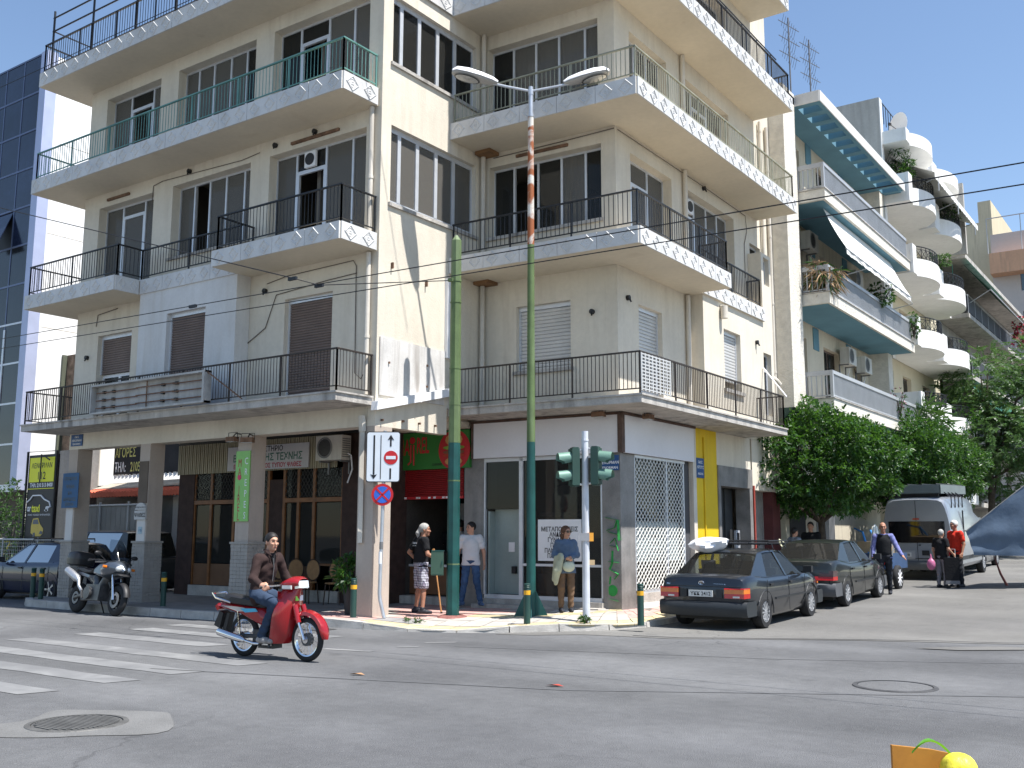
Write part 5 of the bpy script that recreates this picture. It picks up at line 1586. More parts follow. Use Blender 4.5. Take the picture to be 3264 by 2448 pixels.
wh_ = mat('sign_white', (.66, .70, .74), .4, var=.04, sc=3)
rd_ = mat('road_sign_red', (.48, .015, .02), .4, var=.05)
bu_ = mat('road_sign_blue', (.03, .12, .52), .4, var=.1, sc=5)
b = MB()
sp_poly(b, rrect(-.32, .32, 2.48, 3.43, .05), 0, 0)
sp_poly(b, rrect(-.303, .303, 2.497, 3.413, .04), .004, 1)
for pts in (((-.185, 2.62), (-.155, 2.62), (-.155, 3.36), (-.185, 3.36)), ((-.05, 2.54), (-.037, 2.54), (-.037, 3.36), (-.05, 3.36)), ((.125, 2.54), (.155, 2.54), (.155, 2.74), (.125, 2.74)), ((.125, 3.15), (.155, 3.15), (.155, 3.29), (.125, 3.29)),
            ((-.17, 2.54), (-.11, 2.63), (-.15, 2.615), (-.19, 2.615), (-.23, 2.63)), ((.14, 3.37), (.08, 3.27), (.12, 3.285), (.16, 3.285), (.2, 3.27))):
    sp_poly(b, pts, .009, 0)
sp_poly(b, circ(.145, 2.94, .13), .009, 2)
sp_poly(b, ((.055, 2.91), (.235, 2.91), (.235, 2.97), (.055, 2.97)), .014, 1)
b.part('lane_board', [bk_, wh_, rd_], st)
b = MB()
sp_poly(b, circ(0, 2.25, .205), 0, 0)
sp_poly(b, circ(0, 2.25, .155), .005, 1)
for a in (math.pi / 4, -math.pi / 4):
    c_, s_ = math.cos(a), math.sin(a)
    sp_poly(b, [(c_ * u - s_ * v, 2.25 + s_ * u + c_ * v) for u, v in ((-.157, -.017), (.157, -.017), (.157, .017), (-.157, .017))], .01, 0)
b.part('no_stopping_disc', [rd_, bu_], st)
# bollards
bo = thing('bollard', 'green bollard with an orange band beside the dark sedan', 'bollard', (-8.42, 15.95, .1), group='green bollards along the kerb')
MB().tube([(0, 0, 0), (0, 0, .6)], .058, 14).lathe([(.058, .6), (.05, .605), (.058, .61), (.05, .635), (.062, .645), (.05, .66), (.062, .67), (.05, .685), (.06, .695), (.055, .715), (0, .72)], n=14).part('post', mat('bollard_green', (.02, .06, .05), .5, .1, var=.1), bo, smooth=40)
MB().tube([(0, 0, .52), (0, 0, .595)], .0595, 14, caps=False).part('band', mat('orange_band', (.75, .38, .02), .5), bo)
MB().tube([(0, 0, 0), (0, 0, .012)], .09, 14).part('foot', alud, bo)
for (x, y, z), lab in (((-10.1, 14.92, .1), 'green bollard standing right before the rusty twin street lamp'), ((-13.27, 13.9, .14), 'green bollard by the potted plant and the corner pillar'), ((-23.6, 13.68, .13), 'leftmost green bollard, in front of the blue car'), ((-22.8, 13.42, .14), 'green bollard between the blue car and the parked touring motorcycle'), ((-18.4, 13.55, .15), 'green bollard between the brick pillars, right of the touring motorcycle')):
    dup(bo, (x, y, z), random.random() * 3, lab)
# overhead wires
def wire(pts, r, lab, name='overhead_wire', n=14, sag=0):
    b = MB()
    for a, c in zip(pts[:-1], pts[1:]):
        a, c = Vector(a), Vector(c)
        b.tube([a.lerp(c, i / n) - Vector((0, 0, sag * 4 * (i / n) * (1 - i / n))) for i in range(n + 1)], r, 5, caps=False)
    return tag(b.part(name, blackp), lab, 'wire')
wire([(-60, 10.75, 6.3), (40, 10.75, 4.62)], .008, 'upper of the two parallel trolley wires crossing the whole street')
wire([(-60, 11.2, 6.28), (40, 11.2, 4.5)], .008, 'lower of the two parallel trolley wires crossing the whole street')
wire([(-11.95, 14.97, 6.54), (-11.62, 11.2, 5.62), (-11.75, 10.75, 5.66), (-19.4, 9.9, 8.05), (-34, 8.3, 12.5)], .009, 'thin span wire from the green pole up to the left edge')
b = MB()
for x, y, z in ((-11.62, 11.2, 5.61), (-11.75, 10.75, 5.65), (-14.2, 10.75, 5.52)):
    b.obox((x, y, z), (.09, 0, 0), (0, .02, 0), (0, 0, .025))
wcl = tag(b.part('wire_clamp', blackp), 'black insulator clamps where the span wire crosses the trolley wires', 'insulator')
wire([(-60, 13.0, 13.9), (-13.2, 13.0, 13.35), (-9, 15.3, 14.2)], .009, 'black cable running along the upper balconies to the left', sag=.15)

# signs on the left facade
cs = thing('shop_sign', 'narrow green vertical sign on the pillar reading crepes downwards', 'shop sign', (-16.7, 14.05, 2), world=True)
MB().fb(LF, -16.93, -16.5, 1.92, 3.38, .01, .035).part('board', mat('lime_green', (.24, .52, .14), .5, var=.05), cs)
for k, ch in enumerate('CREPES'):
    ftext(ch, .2, LF, -16.6, 3.1 - k * .225, .038, whitep, cs, align='CENTER', sx=.8, bold=0)
pk = mat('dark_red_letter', (.42, .02, .05), .5)
for k, ch in enumerate(('M', 'A', '', 'J', 'R', 'E', 'L')):
    if ch:
        ftext(ch, .24, LF, -16.8, 3.05 - k * .185, .038, pk, cs, align='CENTER', sx=.6, bold=0)
MB().prism([LF.p(-16.8 + .055 * math.cos(a), 2.83 + .055 * math.sin(a), .038) for a in np.linspace(0, 2 * math.pi, 14, False)], LF.N * .004).part('dot', mat('pink_dot', (.65, .03, .12), .5), cs)
ws = thing('shop_sign', 'white workshop sign in green and red Greek capitals on the ribbed fascia', 'shop sign', (-18, 16.5, 3.4), world=True)
MB().fb(SF, -20.15, -17.3, 3.2, 3.78, .06, .09).part('board', mat('dull_white_board', (.56, .55, .56), .6, var=.06), ws)
grl = mat('bottle_green_letter', (.02, .13, .09), .5)
ftext('ΕΡΓΑΣΤΗΡΙΟ', .17, SF, -18.72, 3.63, .093, darkm, ws, align='CENTER', sx=1.05, bold=.02)
ftext('ΒΙΕΝΝΕΖΙΚΗΣ ΤΕΧΝΗΣ', .235, SF, -18.72, 3.41, .093, grl, ws, align='CENTER', sx=.95, bold=.02)
ftext('ΕΠΙΣΚΕΥΑΙ ΠΑΝΤΟΣ ΤΥΠΟΥ ΨΑΘΕΣ', .145, SF, -18.72, 3.24, .093, pk, ws, align='CENTER', sx=.95, bold=.03)
blue_s = mat('street_sign_blue', (.015, .075, .22), .5, var=.1)
def plate(F, u0, u1, z0, z1, d, lab, lines, m, tm, cat='street sign', sz=.1):
    t = thing('street_sign' if cat == 'street sign' else 'notice_board', lab, cat, F.p((u0 + u1) / 2, z0, d), world=True)
    MB().fb(F, u0, u1, z0, z1, d, d + .012).part('plate', m, t)
    for k, (s, h, zz) in enumerate(lines):
        ftext(s, h, F, (u0 + u1) / 2, zz, d + .014, tm, t, align='CENTER', bold=.02)
    return t
plate(MF, 2.9, 3.31, 2.93, 3.23, .02, 'blue street name plate under the white fascia on the grey corner pillar', (('ΟΔΟΣ', .07, 3.15), ('ΛΕΝΟΡΜΑΝ', .075, 3.06), ('LENORMAN', .07, 2.96)), blue_s, whitep)
plate(RF, 21.18, 21.58, 2.95, 3.4, .02, 'blue street name plate at the top of the yellow wall', (('ΟΔΟΣ', .08, 3.28), ('ΑΡΓΟΥΣ', .09, 3.16), ('ARGOUS', .07, 3.02)), blue_s, whitep)
plate(LF, -23.1, -22.62, 3.78, 4.06, .01, 'dark blue street plate on the beam at the far left end', (('ΟΔΟΣ', .06, 3.98), ('ΛΕΝΟΡΜΑΝ', .07, 3.89), ('LENORMAN', .06, 3.81)), blue_s, whitep)
plate(LF, -23.22, -22.55, 2.28, 3.12, .08, 'faded blue notice board hung on the leftmost brick pillar', (('ΕΠΙΣΚΕΥΕΣ', .1, 2.95), ('ΨΑΘΑ', .12, 2.75), ('ΚΑΙ', .1, 2.6), ('ΚΑΡΕΚΛΕΣ', .1, 2.45), ('ΕΠΙΠΛΑ', .1, 2.33)), mat('faded_blue_board', (.02, .09, .20), .6, var=.1), mat('dull_gold_letter', (.10, .105, .085), .6), 'notice board')
pq = thing('shop_sign', 'small arched white sign with black capitals on the second brick pillar', 'shop sign', (-20.1, 14.1, 2), world=True)
b = MB().fb(LF, -20.33, -19.92, 1.98, 2.18, .01, .05)
b.prism([LF.p(-20.12 + .2 * math.cos(a), 2.2 + .16 * math.sin(a), .01) for a in np.linspace(0, math.pi, 10)], LF.N * .035)
b.part('board', mat('aged_white_board', (.50, .49, .47), .6, var=.08), pq)
ftext('ΨΑΘΕΣ', .12, LF, -20.12, 2.04, .053, darkm, pq, align='CENTER', sx=.95, bold=.03)
ftext('ΕΠΙΣΚΕΥΑΖΟΝΤΑΙ', .045, LF, -20.12, 2.24, .048, darkm, pq, align='CENTER')
hn = thing('house_number', 'little house number plate low on the second brick pillar', 'house number', (-20.1, 14.1, 1.7), world=True)
MB().fb(LF, -20.2, -20.06, 1.66, 1.82, .015, .022).part('plate', mat('pale_blue_plate', (.35, .47, .52), .5), hn)
ftext('110', .08, LF, -20.13, 1.71, .024, blue_s, hn, align='CENTER')
fr = thing('lightbox', 'empty rusty lightbox frame of bare tubes fixed to the first floor railing', 'sign frame', (-18.5, 13, 4.3), world=True)
SGF = PF((0, 13.1), (1, 0), (0, -1))
b = MB().fb(SGF, -20.56, -16.6, 4.28, 4.32, 0, .16).fb(SGF, -20.56, -16.6, 4.9, 4.94, 0, .16).fb(SGF, -20.56, -20.52, 4.32, 4.9, 0, .16).fb(SGF, -16.66, -16.6, 4.28, 4.94, -.01, .18)
b.part('frame', mat('grey_tin', (.42, .41, .39), .6, .2, var=.2, sc=4, spots=.2, spotc=(.16, .09, .06), spsc=5), fr)
MB().fb(SGF, -20.52, -16.66, 4.32, 4.9, 0, .012).part('back_panel', mat('dirty_panel', (.44, .43, .41), .8, var=.15, sc=2, streak=.6), fr)
b = MB()
for k in range(3):
    for u0, u1, dz in ((-20.45, -18.95, 0), (-19.0, -17.7, .015), (-17.75, -16.75, .0)):
        b.tube([SGF.p(u0, 4.42 + k * .17 + dz, .07), SGF.p(u1, 4.42 + k * .17 + dz, .07)], .014, 6)
    for u in (-20.2, -19.85, -18.1, -17.65):
        b.fb(SGF, u - .035, u + .035, 4.4 + k * .17, 4.46 + k * .17, .015, .075, 1)
b.tube([SGF.p(-18.65, 4.32, .05), SGF.p(-18.65, 4.9, .05)], .014, 5)
b.tube([SGF.p(-16.6, 4.9, .1), SGF.p(-15.7, 4.3, -.05)], .016, 5)
b.part('tube', [rust, darkm], fr)
# flood lamps at the corner fascia and on the pillar
def flood(p, d, lab, grp='small flood lamps over the shop fascias'):
    t = thing('flood_lamp', lab, 'flood lamp', p, math.atan2(d[1], d[0]), grp)
    MB().box(0, .14, -.13, .13, -.05, .05).part('housing', rust, t)
    MB().box(.02, .13, -.115, .115, -.058, -.05).part('lens', lens_g, t)
    MB().tube([(-.25, 0, .12), (-.02, 0, .13), (.05, 0, .05)], .014, 5).tube([(.05, -.14, 0), (.05, -.14, .14), (.05, .14, .14), (.05, .14, 0)], .008, 4).part('arm', blackp, t)
flood(MF.p(3.05, 4.02, .3), (.05, -1), 'left rusty flood lamp at the corner above the blank white fascia')
flood(RF.p(18.2, 4.02, .3), (1, 0), 'right rusty flood lamp at the corner above the blank white fascia')
flood(LF.p(-16.86, 3.62, .15), (0, -1), 'left small lamp above the lime green pillar sign')
flood(LF.p(-16.42, 3.58, .15), (.5, -1), 'right small lamp above the lime green pillar sign')
# rooftop aerials
an = thing('tv_aerial', 'cluster of thin roof aerials beside the top right balcony', 'aerial', (-9.9, 29.5, 14.3), world=True)
b = MB()
for x, y, h in ((-9.9, 29.2, 3.4), (-9.6, 30.2, 3.0)):
    b.tube([(x, y, 14.2), (x, y, 14.3 + h)], .025, 5)
    for k in range(3):
        z = 14.3 + h - .3 - k * .5
        b.tube([(x - .1, y - .6, z), (x + .1, y + .7, z + .1)], .012, 4)
        for j in range(7):
            b.tube([(x - .05, y - .5 + j * .18, z - .18), (x + .05, y - .5 + j * .18, z + .2)], .007, 3)
b.part('mast', mat('aerial_metal', (.16, .16, .17), .5, .4), an)
# ------------------------------------------------------------------ vehicles (local: x forward, y left, z up)
tyre_m = mat('tyre_rubber', (.022, .022, .023), .85, var=.2, sc=8)
rim_m = mat('wheel_trim', (.46, .47, .49), .35, .6, var=.08)
trimb = mat('black_trim', (.02, .021, .023), .5, var=.1)
chrome = mat('chrome', (.7, .7, .72), .12, 1.0, var=0)
car_g = glass('car_glass', (.44, .48, .46), 1.42, .02, .55, .06, (.16, .16, .15))
car_gd = glass('tinted_car_glass', (.15, .16, .17), 1.42, .02, .5, .1, (.14, .14, .13))
red_l = mat('tail_lamp_red', (.42, .012, .01), .15, var=.08, sc=20, coat=.5)
amb_l = mat('amber_lamp', (.62, .16, .01), .15, var=.08, sc=20, coat=.5)
head_l = mat('headlamp_glass', (.62, .63, .62), .08, .2, var=.1, sc=20, coat=1)
plate_m = mat('number_plate', (.62, .62, .60), .5, var=.04)
seat_m = mat('car_seat', (.06, .062, .065), .9, var=.15)
def wheel(par, x, y, r=.3, w_=.18, kind='trim', side=1, spokes=12, rimr=.66, rm=None):
    t = MB().lathe([(r * rimr, -w_ / 2), (r * .93, -w_ / 2), (r * .995, -w_ * .32), (r, 0), (r * .995, w_ * .32), (r * .93, w_ / 2), (r * rimr, w_ / 2 - .005), (r * rimr * .98, -w_ / 2)], (x, y, r), 28, 0, 'y').part('wheel', tyre_m, par, smooth=50)
    s = side * w_ / 2
    rr = r * rimr
    b = MB().lathe([(rr, s * .9), (rr * .93, s * .98), (rr * .9, s * .55), (0, s * .5)], (x, y, r), 28, 0 if kind == 'trim' else 1, 'y')
    b.lathe([(0, s * 1.0), (rr * .22, s * .98), (rr * .25, s * .6)], (x, y, r), 14, 0, 'y')
    for k in range(spokes):
        a = 2 * math.pi * k / spokes
        d_, q_ = Vector((math.cos(a), 0, math.sin(a))), Vector((-math.sin(a), 0, math.cos(a)))
        c = Vector((x, y + s * .86, r))
        b.prism([c + d_ * rr * .2 + q_ * rr * .06, c + d_ * rr * .93 + q_ * rr * (.13 if spokes < 8 else .085), c + d_ * rr * .93 - q_ * rr * (.13 if spokes < 8 else .085), c + d_ * rr * .2 - q_ * rr * .06], (0, s * .1, 0))
    b.part('rim', [rm or rim_m, darkm], t, smooth=35)
    return t
def loft(par, name, secs, m, cut=(), smooth=35, caps=True):
    b = MB()
    n = len(secs[0])
    b.grid(secs, 0, True)
    if caps:
        b.add(secs[0], [tuple(range(n))])
        b.add(secs[-1], [tuple(range(n - 1, -1, -1))])
    me = b.mesh(name, m, (0, 0, 0))
    bm = bmesh.new()
    bm.from_mesh(me)
    bmesh.ops.remove_doubles(bm, verts=bm.verts, dist=1e-5)
    bmesh.ops.recalc_face_normals(bm, faces=bm.faces)
    bm.to_mesh(me)
    bm.free()
    o = link(name, me, par)
    if cut:
        c = MB()
        for x, r, yh in cut:
            c.lathe([(0, -yh[1]), (r, -yh[1]), (r, -yh[0]), (0, -yh[0])], (x, 0, yh[2]), 28, 0, 'y')
            c.lathe([(0, yh[0]), (r, yh[0]), (r, yh[1]), (0, yh[1])], (x, 0, yh[2]), 28, 0, 'y')
        cm = c.mesh('cut', trimb)
        bm = bmesh.new()
        bm.from_mesh(cm)
        bmesh.ops.remove_doubles(bm, verts=bm.verts, dist=1e-5)
        bmesh.ops.recalc_face_normals(bm, faces=bm.faces)
        bm.to_mesh(cm)
        bm.free()
        co = bpy.data.objects.new('cut', cm)
        COL.objects.link(co)
        md_ = o.modifiers.new('b', 'BOOLEAN')
        md_.object, md_.operation, md_.solver = co, 'DIFFERENCE', 'EXACT'
        nm = bpy.data.meshes.new_from_object(o.evaluated_get(bpy.context.evaluated_depsgraph_get()))
        o.modifiers.clear()
        o.data = nm
        bpy.data.objects.remove(co)
    o.data.polygons.foreach_set('use_smooth', [True] * len(o.data.polygons))
    o.data.set_sharp_from_angle(angle=R(smooth))
    return o
def carsec(x, w, zb, zt, crown=.025, tuck=.05, zc=None):
    zc = zc or zb + (zt - zb) * .55
    h = [(w - tuck - .06, zb), (w - tuck, zb + .06), (w - .012, zc - .12), (w, zc), (w - .012, zt - .12), (w - .035, zt - .04), (w - .08, zt), (w * .5, zt + crown * .75)]
    return [(x, -y, z) for y, z in h] + [(x, 0, zt + crown)] + [(x, y, z) for y, z in reversed(h)]
def make_car(name, lab, loc, rz, body, L=4.27, W=1.69, wb=2.46, ro=.93, H=1.385, belt=.90, deck=.95, hood=.86, group=None, gl=None, rear_x=-1.62, roof_r=-.92, roof_f=.2, ws=.98, hatch=False, trim='trim', spokes=12, pitch=0, rr=.29, seats=True, rimr=.66):
    """x = 0 at mid length; deck = boot height"""
    t = thing(name, lab, 'taxi' if 'taxi' in name else 'van' if 'van' in name else 'car', loc, rz, group)
    t.rotation_euler = (0, -pitch, rz)
    xr, xf = -L / 2, L / 2
    ra, fa = xr + ro, xr + ro + wb
    w = W / 2
    gl = gl or car_g
    zs = [(xr + .03, w - .12, .40, deck - .16), (xr + .09, w - .06, .27, deck - .045), (xr + .2, w - .03, .24, deck), (xr + .5, w - .01, .22, deck + .005), (rear_x + .1, w, .2, deck - .01), (rear_x + .6, w, .19, belt), (0, w, .19, belt - .015), (ws - .2, w, .19, belt - .02), (ws + .05, w - .005, .19, belt - .015), (ws + .45, w - .015, .2, hood + .01), (xf - .45, w - .04, .22, hood - .06), (xf - .2, w - .09, .25, hood - .15), (xf - .06, w - .16, .3, hood - .23), (xf, w - .24, .38, hood - .32)]
    body_o = loft(t, 'body', [carsec(*q) for q in zs], body, [(ra, rr + .075, (w - .25, w + .2, rr + .01)), (fa, rr + .075, (w - .25, w + .2, rr + .01))])
    MB().box(ra - .45, ra + .45, -w + .2, w - .2, .16, .6).box(fa - .45, fa + .45, -w + .2, w - .2, .16, .6).box(ra, fa, -w + .25, w - .25, .14, .22).part('underbody', trimb, t)
    # greenhouse
    br, bf = w - .085, w - .1
    tr_, tf = w - .255, w - .27
    zr = H - .02
    Bp = lambda s: [(rear_x, s * br, deck if not hatch else belt), (ws, s * bf, belt - .01)]
    P = {}
    for s in (-1, 1):
        P[s] = dict(rb=Vector((rear_x, s * (br - .04), (belt + .02) if hatch else deck - .005)), rt=Vector((roof_r, s * tr_, zr - .035)), ft=Vector((roof_f, s * tf, zr - .03)), fb=Vector((ws, s * (bf - .05), belt - .02)),
                    mb=Vector((rear_x + .62, s * (w - .055), belt - .005)), mf=Vector((ws - .12, s * (w - .06), belt - .03)))
    rows = []
    for x, hw, z in ((roof_r - .06, tr_ - .01, zr - .055), (roof_r + .03, tr_, zr - .02), (roof_r + .3, tr_ + .01, zr), (roof_f - .25, tf + .01, zr), (roof_f - .02, tf, zr - .02), (roof_f + .05, tf - .005, zr - .05)):
        rows.append([(x, -hw - .02, z - .04), (x, -hw, z - .012)] + [(x, hw * k, z + .022 * (1 - k * k)) for k in (-.8, -.4, 0, .4, .8)] + [(x, hw, z - .012), (x, hw + .02, z - .04)])
    bu = MB().grid(rows)
    bu.grid([[(p[0], p[1] * .97, p[2] - .03) for p in r] for r in rows])
    def pil(a, c, wa, wc, s):
        ux = Vector((1, 0, 0))
        nn = Vector((0, s * .03, 0))
        bu.hexa([a - ux * wa, a + ux * wa, a + ux * wa - nn, a - ux * wa - nn, c - ux * wc, c + ux * wc, c + ux * wc - nn, c - ux * wc - nn])
    for s in (-1, 1):
        q = P[s]
        out = Vector((0, s * .012, 0))
        pil(q['fb'] + out, q['ft'] + out, .045, .03, s)
        xm = (rear_x + .62 + ws) / 2 + .0
        pil(Vector((xm, s * (w - .055), belt - .02)), Vector((xm - .16, s * (tr_ + .022), zr - .045)), .04, .035, s)
        # C pillar panel
        bu.prism([q['rb'] + out, q['mb'], q['rt'] + Vector((.16, s * .02, -.01)), q['rt'] + Vector((-.05, s * .015, -.015))], (0, -s * .025, 0))
        # belt sill
        bu.hexa([(rear_x + .4, s * (w - .05), belt - .04), (ws, s * (w - .06), belt - .05), (ws, s * (w - .16), belt - .05), (rear_x + .4, s * (w - .2), belt - .04), (rear_x + .4, s * (w - .06), belt + .008), (ws, s * (w - .08), belt - .012), (ws, s * (w - .16), belt - .012), (rear_x + .4, s * (w - .2), belt + .008)])
    bu.part('roof', body, t, smooth=40)
    def pane(nm, a, c, d, e, bow=0):
        rws = []
        for i in range(7):
            k = i / 6
            lo, hi = a.lerp(c, k), e.lerp(d, k)
            o_ = Vector((bow * 4 * k * (1 - k), 0, 0))
            rws.append([lo + o_, (lo + hi) / 2 + o_, hi + o_ * .7])
        return MB().grid(rws).part(nm, gl, t, smooth=60, recalc=False)
    pane('windscreen', P[-1]['fb'], P[1]['fb'], P[1]['ft'], P[-1]['ft'], .1)
    pane('rear_window', P[-1]['rb'], P[1]['rb'], P[1]['rt'] - Vector((.06, 0, .01)), P[-1]['rt'] - Vector((.06, 0, .01)), -.07)
    b = MB()
    for s in (-1, 1):
        q = P[s]
        xm = (rear_x + .62 + ws) / 2
        dn = Vector((0, -s * .008, 0))
        ma, mt = Vector((xm, s * (w - .06), belt - .01)), Vector((xm - .16, s * (tr_ + .015), zr - .05))
        pane('side_window', q['mf'] + dn, ma + dn, mt + dn, q['ft'] + Vector((-.02, s * .01, -.02)) + dn)
        pane('side_window', ma + dn, q['mb'] + Vector((.0, 0, 0)) + dn, q['rt'] + Vector((.15, s * .014, -.015)) + dn, mt + dn)
        # door shut lines, handles, rub strip
        for x in (ws - .1, xm, rear_x + .5):
            b.obox((x, s * (w + .0005), .55), (.005, 0, 0), (0, .003, 0), (0, 0, .31))
        b.obox(((xm + ws) / 2 - .25, s * (w + .002), .50), ((ws - rear_x) / 2 - .35, 0, 0), (0, .006, 0), (0, 0, .018))
        for x in (xm + .12, rear_x + .72):
            b.obox((x, s * (w + .004), belt - .14), (.075, 0, 0), (0, .012, 0), (0, 0, .018))
        for xa in (ra, fa):
            b.tube([(xa + (rr + .08) * math.cos(a), s * (w - .008), rr + .01 + (rr + .08) * math.sin(a)) for a in np.linspace(-.15, math.pi + .15, 16)], .012, 4)
        b.obox((ws - .15, s * (w + .09), belt + .06), (.05, 0, 0), (0, .085, 0), (0, 0, .06)).obox((ws - .13, s * (w + .0), belt + .0), (.03, 0, 0), (0, .05, 0), (0, 0, .02))
    b.part('trim', trimb, t)
    if seats:
        b = MB()
        for x, hw in ((.15, .24), (-.75, .55)):
            for s in ((-.37, .37) if hw < .5 else (0,)):
                b.obox((x - .1, s, .72), (.09, 0, 0), (0, hw, 0), (-.06, 0, .3)).obox((x + .2, s, .45), (.25, 0, 0), (0, hw, 0), (0, 0, .09))
            for s in (-.37, .37):
                b.obox((x - .18, s, 1.1), (.04, 0, 0), (0, .13, 0), (-.015, 0, .08))
        b.obox((ws - .25, 0, belt - .1), (.2, 0, 0), (0, w - .15, 0), (0, 0, .06))
        b.lathe([(.17, 0), (.185, .012), (.17, .024)], (.48, .36, .88), 14, 0, 'x')
        b.part('seat', seat_m, t)
    for xa in (ra, fa):
        for s in (-1, 1):
            wheel(t, xa, s * (w - .1), rr, .185, trim, s, spokes, rimr)
    return t, dict(xr=xr, xf=xf, ra=ra, fa=fa, w=w, body=body_o, deck=deck, rx=rear_x, belt=belt, hood=hood)
def bumper(t, x, w, z0, z1, d, m, front=False):
    s = 1 if front else -1
    rows = []
    for z, o in ((z0, -.03), (z0 + .04, .0), ((z0 + z1) / 2, .02), (z1 - .03, .012), (z1, -.03)):
        pts = []
        for k in np.linspace(-1, 1, 15):
            y = w * k
            xx = x + s * (d * (1 - abs(k) ** 5) + o)
            pts.append((xx, y, z))
        pts = [(x - s * .42, -w - .01, z)] + pts + [(x - s * .42, w + .01, z)]
        rows.append(pts)
    MB().grid(rows).part('bumper', m, t, smooth=50, recalc=False)
def car_plate(t, x, z, s, txt, rear=True, h=.075, m=None):
    q = MB().box(x - .008, x + .008, -.23, .23, z - .055, z + .055).part('number_plate', m or plate_m, t)
    text(txt, h, (x + s * .011, .0, z - h * .36), (0, -1 if s < 0 else 1, 0), (0, 0, 1), trimb, q, align='CENTER', sx=.95, bold=.015)
    return q
slate = mat('slate_blue_paint', (.014, .018, .025), .3, .35, var=.06, sc=2, coat=.7, spots=.15, spotc=(.03, .033, .037), spsc=4)
dkgr = mat('dark_olive_paint', (.014, .017, .016), .35, .2, var=.1, sc=2, coat=.6, spots=.2, spotc=(.05, .05, .045), spsc=3)
# the nearer parked saloon
t, q = make_car('parked_car', 'slate blue saloon with a white plastic bag and rack on its roof', (-7.72, 16.92 + 2.135, .03), R(90), slate, pitch=.022)
bumper(t, q['xr'] + .05, q['w'] - .01, .26, .52, .07, mat('bumper_grey', (.028, .032, .036), .5, .1, var=.1), False)
bumper(t, q['xf'] - .1, q['w'] - .04, .24, .5, .06, bpy.data.materials['bumper_grey'], True)
x0 = q['xr'] + .012
b = MB()
for s in (-1, 1):
    for z0, z1, m_ in ((.58, .66, 0), (.66, .735, 1), (.735, .755, 2)):
        b.hexa([(x0 + .0, s * .80, z0), (x0 - .014, s * .44, z0), (x0 + .05, s * .44, z0), (x0 + .2, s * .835, z0), (x0 + .01, s * .80, z1), (x0 - .004, s * .44, z1), (x0 + .05, s * .44, z1), (x0 + .2, s * .835, z1)], (0, 1, 0)[m_] if m_ < 2 else 0)
    b.box(x0 - .012, x0 + .05, s * .34 - .06, s * .34 + .06, .59, .73, 2)
b.part('tail_lamp', [red_l, amb_l, bpy.data.materials['bumper_grey']], t)
b = MB()
for s in (-1, 1):
    b.box(x0 - .016, x0 - .008, s * .62 - .1, s * .62 + .02, .59, .62)
b.part('reversing_lamp', head_l, t)
car_plate(t, x0 - .022, .655, -1, 'ΥΚΚ 2412', h=.095)
lg_ = MB()
for rx_, rz_ in ((.05, .034), (.018, .03), (.04, .014)):
    lg_.tube([(x0 + .015, rx_ * math.cos(a), .835 + rz_ * math.sin(a) + (.01 if rz_ == .014 else 0)) for a in np.linspace(0, 2 * math.pi, 19)], .005, 4, caps=False)
lg_.part('emblem', chrome, t)
text('COROLLA', .04, (x0 + .02, -.22, .80), (0, -1, 0), (.18, 0, 1), chrome, t, sx=1.3)
text('XLI', .04, (x0 + .02, .68, .80), (0, -1, 0), (.18, 0, 1), chrome, t, sx=1.2)
MB().box(x0 + .0, x0 + .03, -.75, .75, .775, .782).part('boot_shutline', trimb, t)
MB().obox((1.62, -.845, .66), (.03, 0, 0), (0, .006, 0), (0, 0, .018)).part('indicator', amb_l, t)
rk = thing('roof_rack', 'black roof rack tied across the slate blue saloon', 'roof rack', (-7.72, 19.2, 1.42), R(90))
b = MB()
for x in (-.35, .35):
    b.tube([(x, -.62, -.02), (x, -.6, .07), (x, .6, .07), (x, .62, -.02)], .014, 6)
for y in (-.58, -.2, .2, .58):
    b.tube([(-.5, y, .09), (.55, y, .09)], .014, 6)
b.tube([(-.5, -.58, .13), (.55, -.58, .13), (.55, .58, .13), (-.5, .58, .13), (-.5, -.58, .13)], .016, 6)
b.part('rack', blackp, rk)
MB().tube([(.3, -.6, .1), (.2, -.55, .16), (.1, -.6, .1), (.25, -.5, .14), (.15, -.62, .02)], .012, 5).part('rope', mat('pale_rope', (.6, .58, .4), .9), rk)
bagm = mat('white_plastic_bag', (.74, .74, .76), .35, var=.06, sc=6, spec=.5)
bag = MB()
rows = []
for i in range(11):
    th = math.pi * i / 10
    rows.append([(.36 * math.sin(th) * math.cos(a) * (1 + .12 * math.sin(5 * a + i)), .26 * math.sin(th) * math.sin(a) * (1 + .12 * math.sin(4 * a + 2 * i)), .13 + .15 * -math.cos(th) * (1 + .1 * math.sin(3 * a)) + .1 * max(0, math.cos(a)) * math.sin(th) ** 2) for a in np.linspace(0, 2 * math.pi, 22, False)])
bag.grid(rows, 0, True)
bg_ = bag.part('plastic_bag', bagm, None, smooth=35)
bg_.location, bg_.rotation_euler = (-8.1, 18.15, 1.33), (0, .05, R(20))
tag(bg_, 'bulging white plastic bag lying on the slate blue saloon roof', 'bag')
